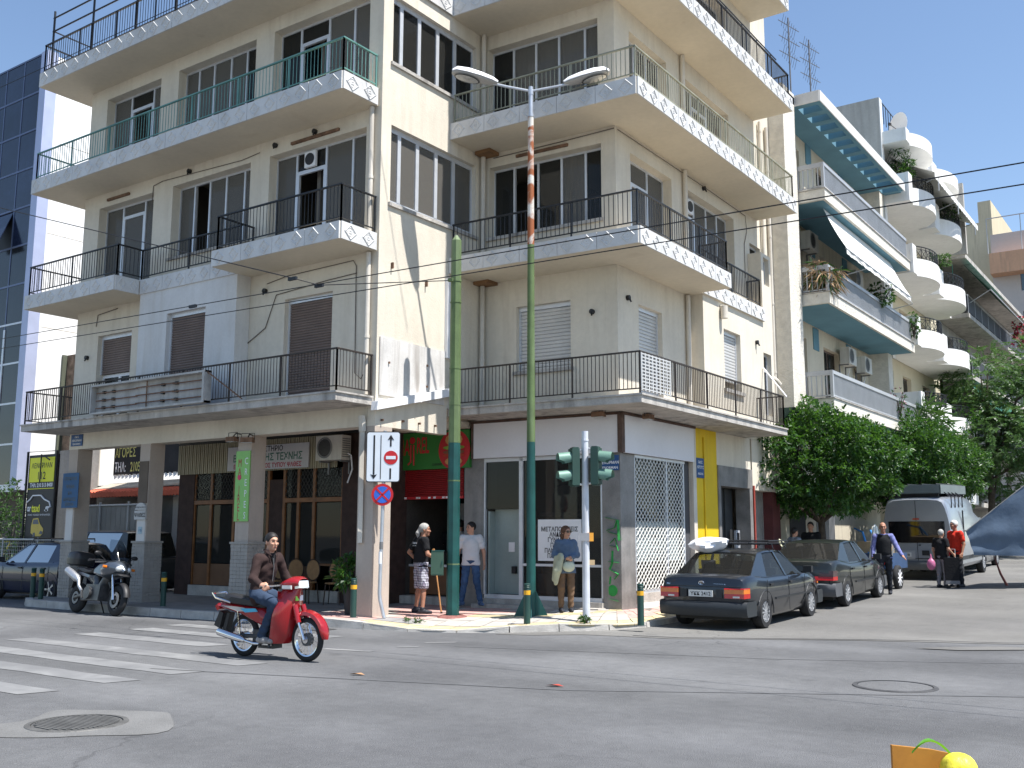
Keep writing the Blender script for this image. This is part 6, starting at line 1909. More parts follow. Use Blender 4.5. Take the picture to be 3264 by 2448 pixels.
# second saloon
t, q = make_car('parked_car', 'dusty black saloon with grey bumpers behind the slate blue one', (-7.68, 21.72 + 2.1, .165), R(90), dkgr, L=4.2, W=1.69, wb=2.54, ro=.88, H=1.41, belt=.93, deck=1.0, rear_x=-1.5, roof_r=-.85, gl=car_gd, spokes=10, pitch=.026)
gb_ = mat('grey_bumper', (.085, .088, .095), .55, var=.1)
bumper(t, q['xr'] + .04, q['w'] - .01, .26, .54, .07, gb_, False)
bumper(t, q['xf'] - .1, q['w'] - .04, .24, .5, .06, gb_, True)
b = MB()
x0 = q['xr'] + .012
for s in (-1, 1):
    b.hexa([(x0, s * .80, .6), (x0 - .02, s * .3, .6), (x0 + .05, s * .3, .6), (x0 + .2, s * .835, .6), (x0 + .02, s * .80, .68), (x0, s * .3, .68), (x0 + .05, s * .3, .68), (x0 + .2, s * .835, .68)])
    b.hexa([(x0 + .01, s * .80, .68), (x0, s * .5, .68), (x0 + .05, s * .5, .68), (x0 + .2, s * .835, .68), (x0 + .03, s * .80, .80), (x0 + .02, s * .5, .80), (x0 + .05, s * .5, .80), (x0 + .2, s * .835, .80)], 1)
b.part('tail_lamp', [red_l, mat('smoked_lamp', (.07, .04, .04), .15, coat=.5)], t)
car_plate(t, x0 - .03, .45, -1, 'ΥΖΑ 3518')
# blue hatchback at the left, yellow taxi and dark car in the lot, silver car up the street
navy = mat('navy_paint', (.005, .010, .035), .3, .2, var=.08, coat=.6)
t, q = make_car('parked_car', 'dark blue hatchback with roof bars parked at the far left kerb', (-25.05, 15.0, 0), R(180), navy, L=4.0, wb=2.5, ro=.68, H=1.45, belt=.95, deck=.98, rear_x=-1.75, roof_r=-1.35, roof_f=.1, ws=.95, hatch=True, spokes=5, rr=.31, hood=.9, trim='alloy')
bumper(t, q['xf'] - .1, q['w'] - .03, .22, .52, .06, navy, True)
MB().obox((1.1, .846, .62), (.04, 0, 0), (0, .006, 0), (0, 0, .016)).part('indicator', amb_l, t)
b = MB()
for x in (-.9, -.1):
    b.tube([(x, -.6, 1.46), (x, -.6, 1.53), (x, .6, 1.53), (x, .6, 1.46)], .018, 6)
b.part('roof_bar', blackp, t)
taxy = mat('taxi_yellow', (.70, .50, .03), .3, .05, var=.05, coat=.7)
t, q = make_car('yellow_taxi', 'yellow taxi parked behind the fence at the left edge', (-33.2, 18.6, 0), R(205), taxy, L=4.5, wb=2.7, H=1.45)
b = MB()
for s in (-1, 1):
    b.hexa([(q['xf'] - .12, s * .7, .56), (q['xf'] - .0, s * .42, .56), (q['xf'] - .05, s * .42, .56), (q['xf'] - .2, s * .76, .56), (q['xf'] - .2, s * .7, .7), (q['xf'] - .06, s * .42, .7), (q['xf'] - .1, s * .42, .7), (q['xf'] - .3, s * .76, .7)])
b.part('headlamp', head_l, t)
make_car('parked_van', 'dark people carrier seen between the left arcade pillars', (-25.4, 16.75, 0), R(180), mat('charcoal_paint', (.022, .023, .026), .3, .2, var=.1, coat=.5), L=4.6, W=1.8, wb=2.8, H=1.75, belt=1.05, deck=1.05, rear_x=-2.1, roof_r=-1.9, roof_f=.5, ws=1.45, hatch=True, spokes=5, hood=.98, gl=car_gd)
make_car('parked_car', 'silver car half hidden beyond the van near the parasol', (-7.6, 38.8, .58), R(90), mat('silver_paint', (.36, .37, .38), .3, .6, var=.05, coat=.6), pitch=.02)

# the van
sil = mat('van_silver', (.33, .35, .38), .35, .55, var=.06, sc=2, coat=.5)
V = thing('van', 'silver high-roof van with black rear windows and a grey roof box rack', 'van', (-7.4, 31.3, .375), R(90))
V.rotation_euler = (0, -.027, R(90))
def vsec(x, wb_, wt, zb, zt):
    zs_ = [(wb_ - .06, zb), (wb_, zb + .1), (wb_, .95), (wb_ - .01, 1.25), ((wb_ + wt) / 2 + .02, 1.75), (wt + .03, zt - .22), (wt - .04, zt - .06), (wt - .16, zt), (wt * .4, zt + .025)]
    return [(x, -y, z) for y, z in zs_] + [(x, 0, zt + .03)] + [(x, y, z) for y, z in reversed(zs_)]
secs = [vsec(0, .96, .78, .42, 2.3), vsec(.05, .985, .82, .36, 2.36), (vsec(.3, .99, .84, .34, 2.4)), vsec(2.5, .99, .85, .34, 2.42), vsec(3.6, .99, .82, .34, 2.38), vsec(4.0, .98, .78, .34, 2.15), vsec(4.5, .97, .72, .34, 1.72), vsec(4.7, .95, .7, .36, 1.2), vsec(5.2, .9, .68, .38, 1.0), vsec(5.35, .8, .6, .42, .85)]
loft(V, 'body', secs, sil, [(.95, .42, (.72, 1.2, .34)), (4.35, .42, (.72, 1.2, .34))], smooth=30)
b = MB().box(-.02, .0, -.78, .78, 1.08, 1.7)
b.part('rear_window', mat('black_privacy_glass', (.008, .008, .009), .04, var=0, spec=.6), V)
b = MB().box(-.012, .0, -.006, .006, .45, 2.3).box(-.014, .02, -.9, .9, .62, .64).box(-.02, 0, -.62, -.4, .58, .585)
for s in (-1, 1):
    b.box(.2, 4.6, s * .985 - .012, s * .985 + .012, .55, .66).box(1.6, 3.9, s * .935 - .01, s * .935 + .01, 1.5, 1.515).box(1.6, 1.61, s * .97 - .02, s * .97 + .02, .5, 2.0)
    b.tube([(.3, s * .86, 1.95), (3.4, s * .86, 1.98)], .012, 4)
b.part('trim', trimb, V)
bumper(V, .02, .97, .3, .56, .09, mat('van_bumper', (.10, .105, .11), .6, var=.1), False)
b = MB()
for s in (-1, 1):
    b.box(-.015, .09, s * .9 - .06, s * .9 + .06, .72, 1.12)
b.box(-.03, .03, -.09, .09, 1.75, 1.79)
b.part('tail_lamp', red_l, V)
b = MB().box(-.02, 0, .08, .78, .62, .86, 0).box(-.03, 0, -.32, -.12, .72, .86, 1).box(-.05, -.01, -.1, -.04, 1.0, 1.03, 1)
b.part('plate_recess', [mat('recess_grey', (.42, .43, .45), .4, .3), trimb], V)
pq_ = MB().box(-.032, -.021, .18, .68, .68, .80).part('number_plate', plate_m, V)
text('ΥΡΥ 6918', .1, (-.034, .43, .70), (0, -1, 0), (0, 0, 1), trimb, pq_, align='CENTER', sx=.95, bold=.02)
text('TRANSIT', .06, (-.004, .82, .98), (0, -1, 0), (0, 0, 1), chrome, V, sx=1.1)
for xa in (.95, 4.35):
    for s in (-1, 1):
        wheel(V, xa, s * .88, .34, .2, 'trim', s, 8, .6)
b = MB()
for y0, y1 in ((-.72, -.69), (.69, .72)):
    b.box(.05, 3.6, y0, y1, 2.5, 2.76)
b.box(.05, .08, -.72, .72, 2.5, 2.76).box(3.55, 3.6, -.72, .72, 2.5, 2.76).box(.05, 3.6, -.7, .7, 2.5, 2.52)
for x in (.5, 1.0, 1.5, 2.0):
    for s in (-1, 1):
        b.tube([(x, s * .7, 2.55), (x, s * .9, 2.4), (x, s * .9, 2.1), (x, s * .84, 2.05)], .018, 5, 1)
for y in (-.6, -.2, .2, .6):
    b.tube([(.05, y, 2.78), (3.6, y, 2.78)], .02, 5, 1)
for x in (.1, 1.3, 2.5, 3.5):
    b.box(x, x + .05, -.65, .65, 2.42, 2.52, 1)
b.part('roof_rack', [mat('rack_grey', (.16, .19, .19), .5, .2, var=.08), blackp], V)
b = MB().box(3.7, 3.95, -1.16, -1.0, 1.15, 1.5).box(3.75, 3.8, -1.05, -.9, 1.2, 1.25).box(3.7, 3.95, 1.0, 1.16, 1.15, 1.5)
b.part('wing_mirror', trimb, V)
# loaded three-wheeled cart between the second saloon and the van
ct_ = thing('loaded_cart', 'small blue cart piled with folded poles by the black saloon', 'cart', (-7.75, 27.6, .25), R(90))
MB().box(-.1, 1.6, -.55, .55, .55, .62).box(-.1, -.06, -.55, .55, .62, .95).box(-.1, 1.6, -.55, -.5, .62, .95).box(-.1, 1.6, .5, .55, .62, .95).part('tray', mat('cart_blue', (.03, .07, .16), .5, var=.15), ct_)
wheel(ct_, .35, -.6, .32, .12, 'alloy', -1, 10, .75, whitep)
wheel(ct_, .35, .6, .32, .12, 'alloy', 1, 10, .75, whitep)
MB().box(-.14, -.1, -.5, -.25, .66, .8).box(-.14, -.1, .25, .5, .66, .8).part('tail_lamp', red_l, ct_)
b = MB()
for k in range(4):
    b.tube([(.1 + k * .1, -.5 + k * .1, .8 + k * .05), (-.3 + k * .03, -.75 + k * .06, 1.25 + k * .05)], .025, 6)
b.part('pole', whitep, ct_)
b = MB().tube([(.3, .1, .9), (.5, .3, 1.5), (.8, .6, 1.6)], .03, 6).tube([(.5, -.2, .9), (.9, .2, 1.55)], .03, 6).box(.3, 1.3, -.3, .4, .95, 1.25, 1)
b.part('folded_frame', [mat('bright_blue_tube', (.05, .25, .6), .4), mat('cardboard', (.42, .30, .17), .9, var=.2)], ct_)
um = thing('parasol', 'folded white parasol leaning upright beside the van', 'parasol', (-7.5, 27.3, .9))
MB().tube([(0, 0, -.65), (0, 0, 1.05)], .018, 6).part('pole', whitep, um)
rows = [[(r * (1 + .25 * math.sin(6 * a)) * math.cos(a), r * (1 + .25 * math.sin(6 * a)) * math.sin(a), z) for a in np.linspace(0, 2 * math.pi, 36, False)] for z, r in ((.02, .14), (.2, .15), (.5, .11), (.8, .075), (1.0, .05), (1.03, .005))]
MB().grid(rows, 0, True).part('canopy', mat('parasol_white', (.70, .72, .68), .8, var=.06), um, smooth=50)

# ------------------------------------------------------------------ two-wheelers
def spoke_wheel(par, x, r, w_, rim, m_rim, nsp=28, hub=.05, spoke=True, disc=0):
    t = MB().lathe([(r - w_ * 1.0, -w_ / 2), (r - w_ * .35, -w_ * .5), (r, -w_ * .15), (r, w_ * .15), (r - w_ * .35, w_ * .5), (r - w_ * 1.0, w_ / 2), (r - w_ * 1.05, 0), (r - w_ * 1.0, -w_ / 2)], (x, 0, r), 40, 0, 'y').part('wheel', tyre_m, par, smooth=60)
    rr = r - w_ * 1.0
    MB().lathe([(rr, -w_ * .4), (rr - rim, -w_ * .3), (rr - rim, w_ * .3), (rr, w_ * .4), (rr + .003, 0), (rr, -w_ * .4)], (x, 0, r), 40, 0, 'y').part('rim', m_rim, t, smooth=50)
    b = MB()
    if spoke:
        for k in range(nsp):
            a = 2 * math.pi * k / nsp
            a2 = a + (.5 if k % 2 else -.5)
            s = .03 * (1 if (k // 2) % 2 else -1)
            b.tube([(x + hub * math.cos(a2), s, r + hub * math.sin(a2)), (x + (rr - rim) * math.cos(a), 0, r + (rr - rim) * math.sin(a))], .0022, 3, caps=False)
        b.tube([(x, -.05, r), (x, .05, r)], hub, 14)
    else:
        for k in range(6):
            a = 2 * math.pi * k / 6
            d_, q_ = Vector((math.cos(a), 0, math.sin(a))), Vector((-math.sin(a), 0, math.cos(a)))
            c = Vector((x, -.02, r))
            b.prism([c + d_ * .05 + q_ * .03, c + d_ * (rr - rim * .5) + q_ * .025, c + d_ * (rr - rim * .5) - q_ * .025, c + d_ * .05 - q_ * .03], (0, .04, 0))
        b.tube([(x, -.07, r), (x, .07, r)], .06, 14)
    b.part('spoke', m_rim if spoke else darkm, t)
    if disc:
        for s in (-1, 1):
            MB().lathe([(disc * .6, s * .075), (disc, s * .075), (disc, s * .08), (disc * .6, s * .08)], (x, 0, r), 28, 0, 'y').part('brake_disc', alud, t)
    return t
redm = mat('scooter_red', (.30, .010, .014), .25, .1, var=.08, sc=5, coat=.6)
redd = mat('dull_red', (.30, .012, .014), .5, var=.15, sc=5)
S = thing('scooter', 'red step-through moped ridden by a man in a brown jacket', 'moped', (-10.62, 9.62, 0), R(4))
S.scale = (.95, 1, 1)
spoke_wheel(S, -.58, .285, .07, .02, chrome)
spoke_wheel(S, .62, .285, .065, .02, chrome)
MB().tube([(.62, -.035, .285), (.62, .035, .285)], .085, 18).part('drum_brake', mat('drum_grey', (.10, .10, .10), .6, .2), S)
# shells built as half profiles swept across the width
def shell(par, name, prof, hw, m, edge=.6, smooth=50):
    """prof: closed (x,z) outline; swept to both sides with shrunken edges"""
    cx_, cz_ = sum(p[0] for p in prof) / len(prof), sum(p[1] for p in prof) / len(prof)
    rows = []
    for y, k in ((-hw, edge), (-hw * .85, edge + (1 - edge) * .7), (-hw * .5, 1), (0, 1.02), (hw * .5, 1), (hw * .85, edge + (1 - edge) * .7), (hw, edge)):
        rows.append([(cx_ + (p[0] - cx_) * k, y, cz_ + (p[1] - cz_) * k) for p in prof])
    b = MB().grid(rows, 0, True)
    n = len(prof)
    b.add(rows[0], [tuple(range(n))]).add(rows[-1], [tuple(range(n - 1, -1, -1))])
    return b.part(name, m, par, smooth=smooth)
for s in (-1, 1):
    rows = []
    for z, x, y in ((.98, .36, .03), (.88, .33, .13), (.72, .30, .2), (.55, .28, .215), (.38, .25, .2), (.25, .2, .17), (.22, .17, .16)):
        rows.append([(x + .13 - .02 * abs(y), 0, z), (x + .1, s * y * .6, z), (x, s * y, z), (x - .1, s * (y + .012), z), (x - .14, s * y, z - .01)])
    MB().grid(rows).part('leg_shield', redm, S, smooth=60, recalc=False)
MB().grid([[(x - .1, y, z) for y in (-.17, 0, .17)] for z, x in ((.9, .3), (.6, .3), (.35, .27))]).part('inner_shield', redd, S, recalc=False)
# front fender
rows = []
for a in np.linspace(-.35, 1.95, 12):
    c = Vector((.62, 0, .3))
    wv = .075 * math.sin(min(1, (a + .5) / .5) * math.pi / 2) * (1 if a < 1.6 else .8)
    rows.append([c + Vector((math.cos(a + .35) * rr_, y, math.sin(a + .35) * rr_)) for y, rr_ in ((-wv, .3), (-wv * .9, .345), (0, .37), (wv * .9, .345), (wv, .3))])
MB().grid(rows).part('front_mudguard', redm, S, smooth=60, recalc=False)
b = MB()
for s in (-1, 1):
    b.tube([(.44, s * .075, .72), (.53, s * .085, .5)], .038, 8, 1)
    b.tube([(.53, s * .085, .5), (.63, s * .08, .285)], .022, 8)
b.tube([(.63, -.1, .285), (.63, .1, .285)], .012, 6)
b.part('fork', [chrome, redm], S, smooth=50)
# headlamp cowl
rows = []
for x, hw, z0, z1 in ((.18, .12, .95, 1.02), (.26, .17, .92, 1.06), (.36, .18, .91, 1.1), (.46, .15, .93, 1.1), (.52, .11, .95, 1.07)):
    rows.append([(x, hw * math.cos(a), (z0 + z1) / 2 + (z1 - z0) / 2 * math.sin(a)) for a in np.linspace(0, 2 * math.pi, 16, False)])
MB().grid(rows, 0, True).part('headlamp_cowl', redm, S, smooth=60)
MB().hexa([(.47, -.12, .94), (.47, .12, .94), (.53, .09, .95), (.53, -.09, .95), (.46, -.12, 1.05), (.46, .12, 1.05), (.515, .09, 1.045), (.515, -.09, 1.045)]).part('headlamp', head_l, S)
b = MB()
for s in (-1, 1):
    b.hexa([(.3, s * .17, .93), (.44, s * .145, .93), (.44, s * .17, .94), (.3, s * .195, .94), (.3, s * .17, .985), (.44, s * .145, .985), (.44, s * .17, .985), (.3, s * .195, .985)])
b.part('indicator', head_l, S)
b = MB()
for s in (-1, 1):
    b.tube([(.24, s * .12, .98), (.12, s * .28, .97), (.06, s * .34, .955)], .014, 6).tube([(.13, s * .27, .97), (.05, s * .36, .955)], .019, 8, 1)
    b.tube([(.15, s * .25, .975), (.13, s * .34, .99)], .007, 4)
b.part('handlebar', [chrome, darkm], S)
shell(S, 'seat', [(-.98, .78), (-.9, .84), (-.5, .80), (-.15, .76), (-.05, .70), (-.1, .66), (-.6, .69), (-.95, .72)], .13, mat('seat_black', (.02, .02, .022), .5, var=.1))
shell(S, 'tail_body', [(-1.12, .68), (-1.0, .72), (-.5, .69), (-.1, .66), (.05, .5), (-.05, .4), (-.3, .48), (-.6, .58)], .12, redm)
b = MB()
for s in (-1, 1):
    b.prism([(-.95, s * .125, .68), (-.5, s * .132, .665), (-.3, s * .132, .62), (-.6, s * .132, .61)], (0, s * .006, 0), 0)
    b.prism([(-.55, s * .134, .65), (-.25, s * .134, .66), (-.2, s * .134, .62), (-.45, s * .134, .6)], (0, s * .007, 0), 1)
b.part('decal', [mat('decal_grey', (.5, .45, .4), .4), mat('decal_blue', (.06, .42, .62), .4)], S)
MB().prism([(-1.15, -.06, .66), (-1.08, -.06, .70), (-1.05, -.06, .62), (-1.1, -.06, .6)], (0, .12, 0)).part('tail_lamp', red_l, S)
b = MB().tube([(-.75, -.13, .72), (-1.05, -.14, .78), (-1.14, -.12, .84), (-1.14, .12, .84), (-1.05, .14, .78), (-.75, .13, .72)], .015, 6)
b.part('grab_rail', chrome, S, smooth=50)
MB().prism([(-1.14, -.075, .40), (-1.03, -.075, .6), (-.96, -.075, .57), (-1.02, -.075, .36)], (0, .15, 0)).prism([(-.99, -.05, .33), (-.9, -.05, .58), (-.85, -.05, .57), (-.93, -.05, .29)], (0, .1, 0)).part('rear_mudguard', darkm, S)
b = MB().tube([(-.2, 0, .3), (.12, 0, .33)], .13, 12).tube([(.1, 0, .34), (.22, 0, .37)], .09, 10).box(-.3, .1, -.12, .12, .2, .38).tube([(-.58, -.1, .285), (-.1, -.1, .3)], .03, 8).tube([(-.15, 0, .42), (.0, 0, .62)], .05, 8).tube([(-.1, -.2, .2), (-.1, .2, .2)], .014, 6)
b.tube([(.08, -.17, .16), (.05, -.15, .22)], .02, 6).obox((-.08, 0, .17), (.14, 0, 0), (0, .09, 0), (0, 0, .03))
b.part('engine', mat('engine_grey', (.06, .06, .062), .55, .4, var=.25, sc=9), S)
b = MB().tube([(.05, -.12, .2), (-.25, -.15, .2), (-.42, -.15, .23)], .022, 8).tube([(-.42, -.155, .23), (-.5, -.16, .25), (-.92, -.17, .33), (-.95, -.17, .335)], [.03, .05, .055, .03], 12)
b.part('exhaust', chrome, S, smooth=50)
for s in (-1, 1):
    b = MB().tube([(-.55, s * .12, .3), (-.62, s * .12, .64)], .012, 6, 1)
    for k in range(10):
        b.lathe([(.024, 0), (.03, .006), (.024, .012)], (-.575 - .004 * k, s * .12, .4 + k * .02), 8)
    b.part('shock_absorber', [darkm, chrome], S)
MB().box(.42, .44, -.06, -.0, .78, .84).part('sticker', mat('green_sticker', (.3, .7, .1), .5), S)
MB().box(.425, .445, .01, .07, .78, .85).part('sticker', whitep, S)

# parked touring motorcycle (leans on its side stand)
silm = mat('motorcycle_silver', (.11, .13, .16), .28, .6, var=.08, coat=.6)
T = thing('motorcycle', 'silver and black touring motorcycle with a tall screen and top case', 'motorcycle', (-19.45, 12.66, 0), R(-2))
T.rotation_euler = (R(-9), 0, R(-4))
spoke_wheel(T, -.77, .31, .15, .03, darkm, spoke=False, disc=.13)
spoke_wheel(T, .78, .315, .11, .03, darkm, spoke=False, disc=.16)
b = MB()
for s in (-1, 1):
    b.tube([(.78, s * .1, .315), (.62, s * .1, .72), (.5, s * .1, 1.05)], [.03, .026, .024], 8)
b.part('fork', chrome, T, smooth=50)
rows = []
for a in np.linspace(.2, 2.6, 12):
    rows.append([Vector((.78, 0, .315)) + Vector((math.cos(a) * rr_, y, math.sin(a) * rr_)) for y, rr_ in ((-.075, .33), (-.06, .36), (0, .375), (.06, .36), (.075, .33))])
MB().grid(rows).part('front_mudguard', darkm, T, smooth=60, recalc=False)
rows = []
for x, hw, z0, z1 in ((.15, .16, .82, 1.05), (.35, .27, .72, 1.08), (.52, .29, .78, 1.12), (.68, .22, .82, 1.12), (.8, .11, .84, 1.02), (.86, .03, .87, .93)):
    rows.append([(x, hw * math.cos(a), (z0 + z1) / 2 + (z1 - z0) / 2 * math.sin(a)) for a in np.linspace(0, 2 * math.pi, 18, False)])
MB().grid(rows, 0, True).part('fairing', silm, T, smooth=50)
b = MB()
for s in (-1, 1):
    b.ell((.77, s * .1, .94), .07, .075, .06, 12, 8)
b.part('headlamp', head_l, T, smooth=60)
shell(T, 'beak', [(.6, .78), (.95, .8), (.9, .84), (.62, .86)], .15, darkm)
rows = []
for t_ in np.linspace(0, 1, 8):
    x, z = .72 - .3 * t_, 1.08 + .46 * t_
    hw = .2 + .02 * math.sin(t_ * 3) - .06 * t_ ** 3
    rows.append([(x - .12 * (abs(k) ** 2), hw * k, z) for k in np.linspace(-1, 1, 9)])
MB().grid(rows).part('windscreen', glass('screen_glass', (.55, .6, .63), 1.5, .05, .7), T, smooth=60, recalc=False)
b = MB()
for s in (-1, 1):
    b.tube([(.42, s * .1, 1.08), (.25, s * .3, 1.1), (.12, s * .42, 1.06)], .014, 6).tube([(.2, s * .35, 1.09), (.1, s * .44, 1.055)], .02, 8)
    b.obox((.22, s * .46, 1.08), (.01, 0, 0), (0, .03, 0), (0, 0, .02))
    b.tube([(.45, s * .26, 1.1), (.4, s * .38, 1.2)], .008, 4).ell((.4, s * .42, 1.22), .03, .08, .045)
b.part('handlebar', darkm, T)
shell(T, 'fuel_tank', [(.4, .88), (.35, 1.02), (.1, 1.04), (-.12, .92), (-.15, .82), (.3, .74)], .19, silm)
shell(T, 'seat', [(-.1, .84), (-.02, .9), (-.35, .88), (-.55, .94), (-.9, .96), (-.95, .9), (-.5, .82)], .15, mat('seat_vinyl', (.035, .033, .035), .5, var=.15))
shell(T, 'tail_body', [(-.98, .88), (-.6, .86), (-.1, .78), (-.15, .7), (-.5, .74), (-.95, .82)], .13, silm)
rows = []
for z, k in ((.98, .8), (1.0, .96), (1.1, 1.0), (1.12, 1.01), (1.22, .95), (1.27, .78), (1.285, .4)):
    rows.append([(-1.0 + .24 * k * (abs(math.cos(a)) ** .5) * (1 if math.cos(a) > 0 else -1), .25 * k * (abs(math.sin(a)) ** .5) * (1 if math.sin(a) > 0 else -1), z) for a in np.linspace(0, 2 * math.pi, 24, False)])
b = MB().grid(rows, 0, True)
b.add(rows[0], [tuple(range(24))]).add(rows[-1], [tuple(range(24))])
tc = b.part('top_case', mat('case_black', (.02, .02, .021), .4, var=.1), T, smooth=50)
MB().box(-1.24, -1.2, -.16, .16, 1.16, 1.22).part('reflector', red_l, tc)
b = MB()
for s in (-1, 1):
    b.tube([(-.35, s * .2, .45), (-.5, s * .2, .55), (-.55, s * .2, .66), (-.62, s * .21, .7), (-1.02, s * .23, .86)], [.03, .03, .04, .085, .085], 12)
b.part('silencer', mat('brushed_steel', (.48, .49, .51), .35, .7, var=.08), T, smooth=50)
b = MB().box(-.25, .3, -.17, .17, .28, .6).tube([(-.1, -.23, .42), (-.1, .23, .42)], .13, 14).tube([(.1, 0, .55), (.28, 0, .78)], .11, 10).tube([(-.05, 0, .55), (-.15, 0, .78)], .11, 10).tube([(-.77, -.09, .31), (-.2, -.11, .42)], .04, 8).tube([(-.77, .09, .31), (-.2, .11, .42)], .04, 8).tube([(.25, .1, .35), (.4, .05, .5), (.3, 0, .7)], .03, 8).tube([(.3, -.1, .3), (-.3, -.18, .28), (-.35, -.2, .45)], .03, 8)
b.part('engine', mat('engine_metal', (.11, .11, .112), .4, .6, var=.3, sc=9), T, smooth=40)
MB().tube([(-.05, .1, .3), (-.15, .3, .02)], .014, 6).part('side_stand', darkm, T)
b = MB()
for s in (-1, 1):
    b.tube([(.58, s * .28, .96), (.58, s * .36, .96)], .03, 8)
b.part('indicator', amb_l, T)
MB().prism([(-1.05, -.1, .55), (-.95, -.1, .85), (-.9, -.1, .82), (-.98, -.1, .5)], (0, .2, 0)).part('rear_mudguard', darkm, T)
# ------------------------------------------------------------------ people: one signed-distance skin per figure, clothes as further skins
def sdf_mesh(prims, vox, k=.02, cuts=(), fold=0):
    """prims: ('c', a, b, ra, rb) tapered capsule | ('e', centre, radii[, yaw]) ellipsoid; smooth union, then cut by half-spaces (point, normal keeps below)"""
    lo, hi = np.full(3, 9e9), np.full(3, -9e9)
    for p in prims:
        if p[0] == 'c':
            for q, r in ((p[1], p[3]), (p[2], p[4])):
                lo, hi = np.minimum(lo, np.array(q) - r), np.maximum(hi, np.array(q) + r)
        else:
            r = max(p[2])
            lo, hi = np.minimum(lo, np.array(p[1]) - r), np.maximum(hi, np.array(p[1]) + r)
    lo, hi = lo - 3 * vox, hi + 3 * vox
    n = np.ceil((hi - lo) / vox).astype(int) + 1
    D = np.full(n, 1.0, np.float32)
    ax = [lo[i] + vox * np.arange(n[i]) for i in range(3)]
    mrg = k + 3 * vox
    for p in prims:
        if p[0] == 'c':
            a, c, ra, rb = np.array(p[1], float), np.array(p[2], float), p[3], p[4]
            l_, h_ = np.minimum(a - ra, c - rb) - mrg, np.maximum(a + ra, c + rb) + mrg
        else:
            c, rd = np.array(p[1], float), np.array(p[2], float)
            l_, h_ = c - rd.max() - mrg, c + rd.max() + mrg
        i0 = np.maximum(0, np.floor((l_ - lo) / vox).astype(int))
        i1 = np.minimum(n, np.ceil((h_ - lo) / vox).astype(int) + 1)
        sl_ = tuple(slice(i0[i], i1[i]) for i in range(3))
        X, Y, Z = np.meshgrid(*[ax[i][sl_[i]] for i in range(3)], indexing='ij')
        if p[0] == 'c':
            v = c - a
            t = np.clip(((X - a[0]) * v[0] + (Y - a[1]) * v[1] + (Z - a[2]) * v[2]) / max(1e-9, v @ v), 0, 1)
            d = np.sqrt((X - a[0] - v[0] * t) ** 2 + (Y - a[1] - v[1] * t) ** 2 + (Z - a[2] - v[2] * t) ** 2) - (ra + (rb - ra) * t)
        else:
            x, y, z = X - c[0], Y - c[1], Z - c[2]
            if len(p) > 3:
                cs_, sn_ = math.cos(p[3]), math.sin(p[3])
                x, y = x * cs_ + y * sn_, -x * sn_ + y * cs_
            q = np.sqrt((x / rd[0]) ** 2 + (y / rd[1]) ** 2 + (z / rd[2]) ** 2)
            q2 = np.sqrt((x / rd[0] ** 2) ** 2 + (y / rd[1] ** 2) ** 2 + (z / rd[2] ** 2) ** 2)
            d = q * (q - 1) / np.maximum(q2, 1e-6)
        o = D[sl_]
        h = np.clip(.5 + .5 * (o - d) / k, 0, 1)
        D[sl_] = o * (1 - h) + d * h - k * h * (1 - h)
    if cuts:
        X, Y, Z = np.meshgrid(*ax, indexing='ij')
        for (q, nn) in cuts:
            D = np.maximum(D, (X - q[0]) * nn[0] + (Y - q[1]) * nn[1] + (Z - q[2]) * nn[2])
    if fold:
        X, Y, Z = np.meshgrid(*ax, indexing='ij')
        D = D + fold * (np.sin(34 * Z + 9 * X + 3 * np.sin(13 * Y) + 2 * np.sin(11 * X)) * np.sin(15 * Y - 12 * X + 2 * np.sin(9 * Z)) + .6 * np.sin(52 * Z - 21 * Y + 3 * np.sin(17 * X)))
    ins = D < 0
    cn = np.array([(i, j, l) for i in (0, 1) for j in (0, 1) for l in (0, 1)])
    m = n - 1
    cnt = sum(ins[c[0]:c[0] + m[0], c[1]:c[1] + m[1], c[2]:c[2] + m[2]].astype(np.int8) for c in cn)
    act = (cnt > 0) & (cnt < 8)
    idx = np.argwhere(act)
    vid = np.full(m, -1, np.int64)
    vid[act] = np.arange(len(idx))
    acc, wt = np.zeros((len(idx), 3)), np.zeros(len(idx))
    for a in range(8):
        for c in range(a + 1, 8):
            if np.abs(cn[a] - cn[c]).sum() != 1:
                continue
            da, dc = D[tuple((idx + cn[a]).T)], D[tuple((idx + cn[c]).T)]
            x = (da < 0) != (dc < 0)
            t = np.where(x, da / np.where(x, da - dc, 1), 0)
            acc += x[:, None] * (cn[a] + (cn[c] - cn[a]) * t[:, None])
            wt += x
    V_ = lo + vox * (idx + acc / wt[:, None])
    F_ = []
    for d in range(3):
        u, w_ = (d + 1) % 3, (d + 2) % 3
        s0, s1 = [slice(None)] * 3, [slice(None)] * 3
        s0[d], s1[d] = slice(0, -1), slice(1, None)
        E_ = np.argwhere(ins[tuple(s0)] != ins[tuple(s1)])
        E_ = E_[(E_[:, u] > 0) & (E_[:, w_] > 0) & (E_[:, u] < m[u]) & (E_[:, w_] < m[w_]) & (E_[:, d] < m[d])]
        eu, ew = np.eye(3, dtype=int)[u], np.eye(3, dtype=int)[w_]
        q = np.stack([vid[tuple((E_ - eu - ew).T)], vid[tuple((E_ - ew).T)], vid[tuple(E_.T)], vid[tuple((E_ - eu).T)]], 1)
        fl = ~ins[tuple(E_.T)]
        q[fl] = q[fl][:, ::-1]
        F_.append(q)
    return V_, np.concatenate(F_)
def sdf_part(name, prims, m, par, vox=.011, k=.02, cuts=(), fold=0):
    v, f = sdf_mesh(prims, vox, k, cuts, fold)
    me = bpy.data.meshes.new(name)
    me.from_pydata(v.tolist(), [], f.tolist())
    me.materials.append(m)
    me.polygons.foreach_set('use_smooth', [True] * len(me.polygons))
    return link(name, me, par)
skin_a = mat('skin', (.50, .27, .18), .6, var=.1, sc=9)
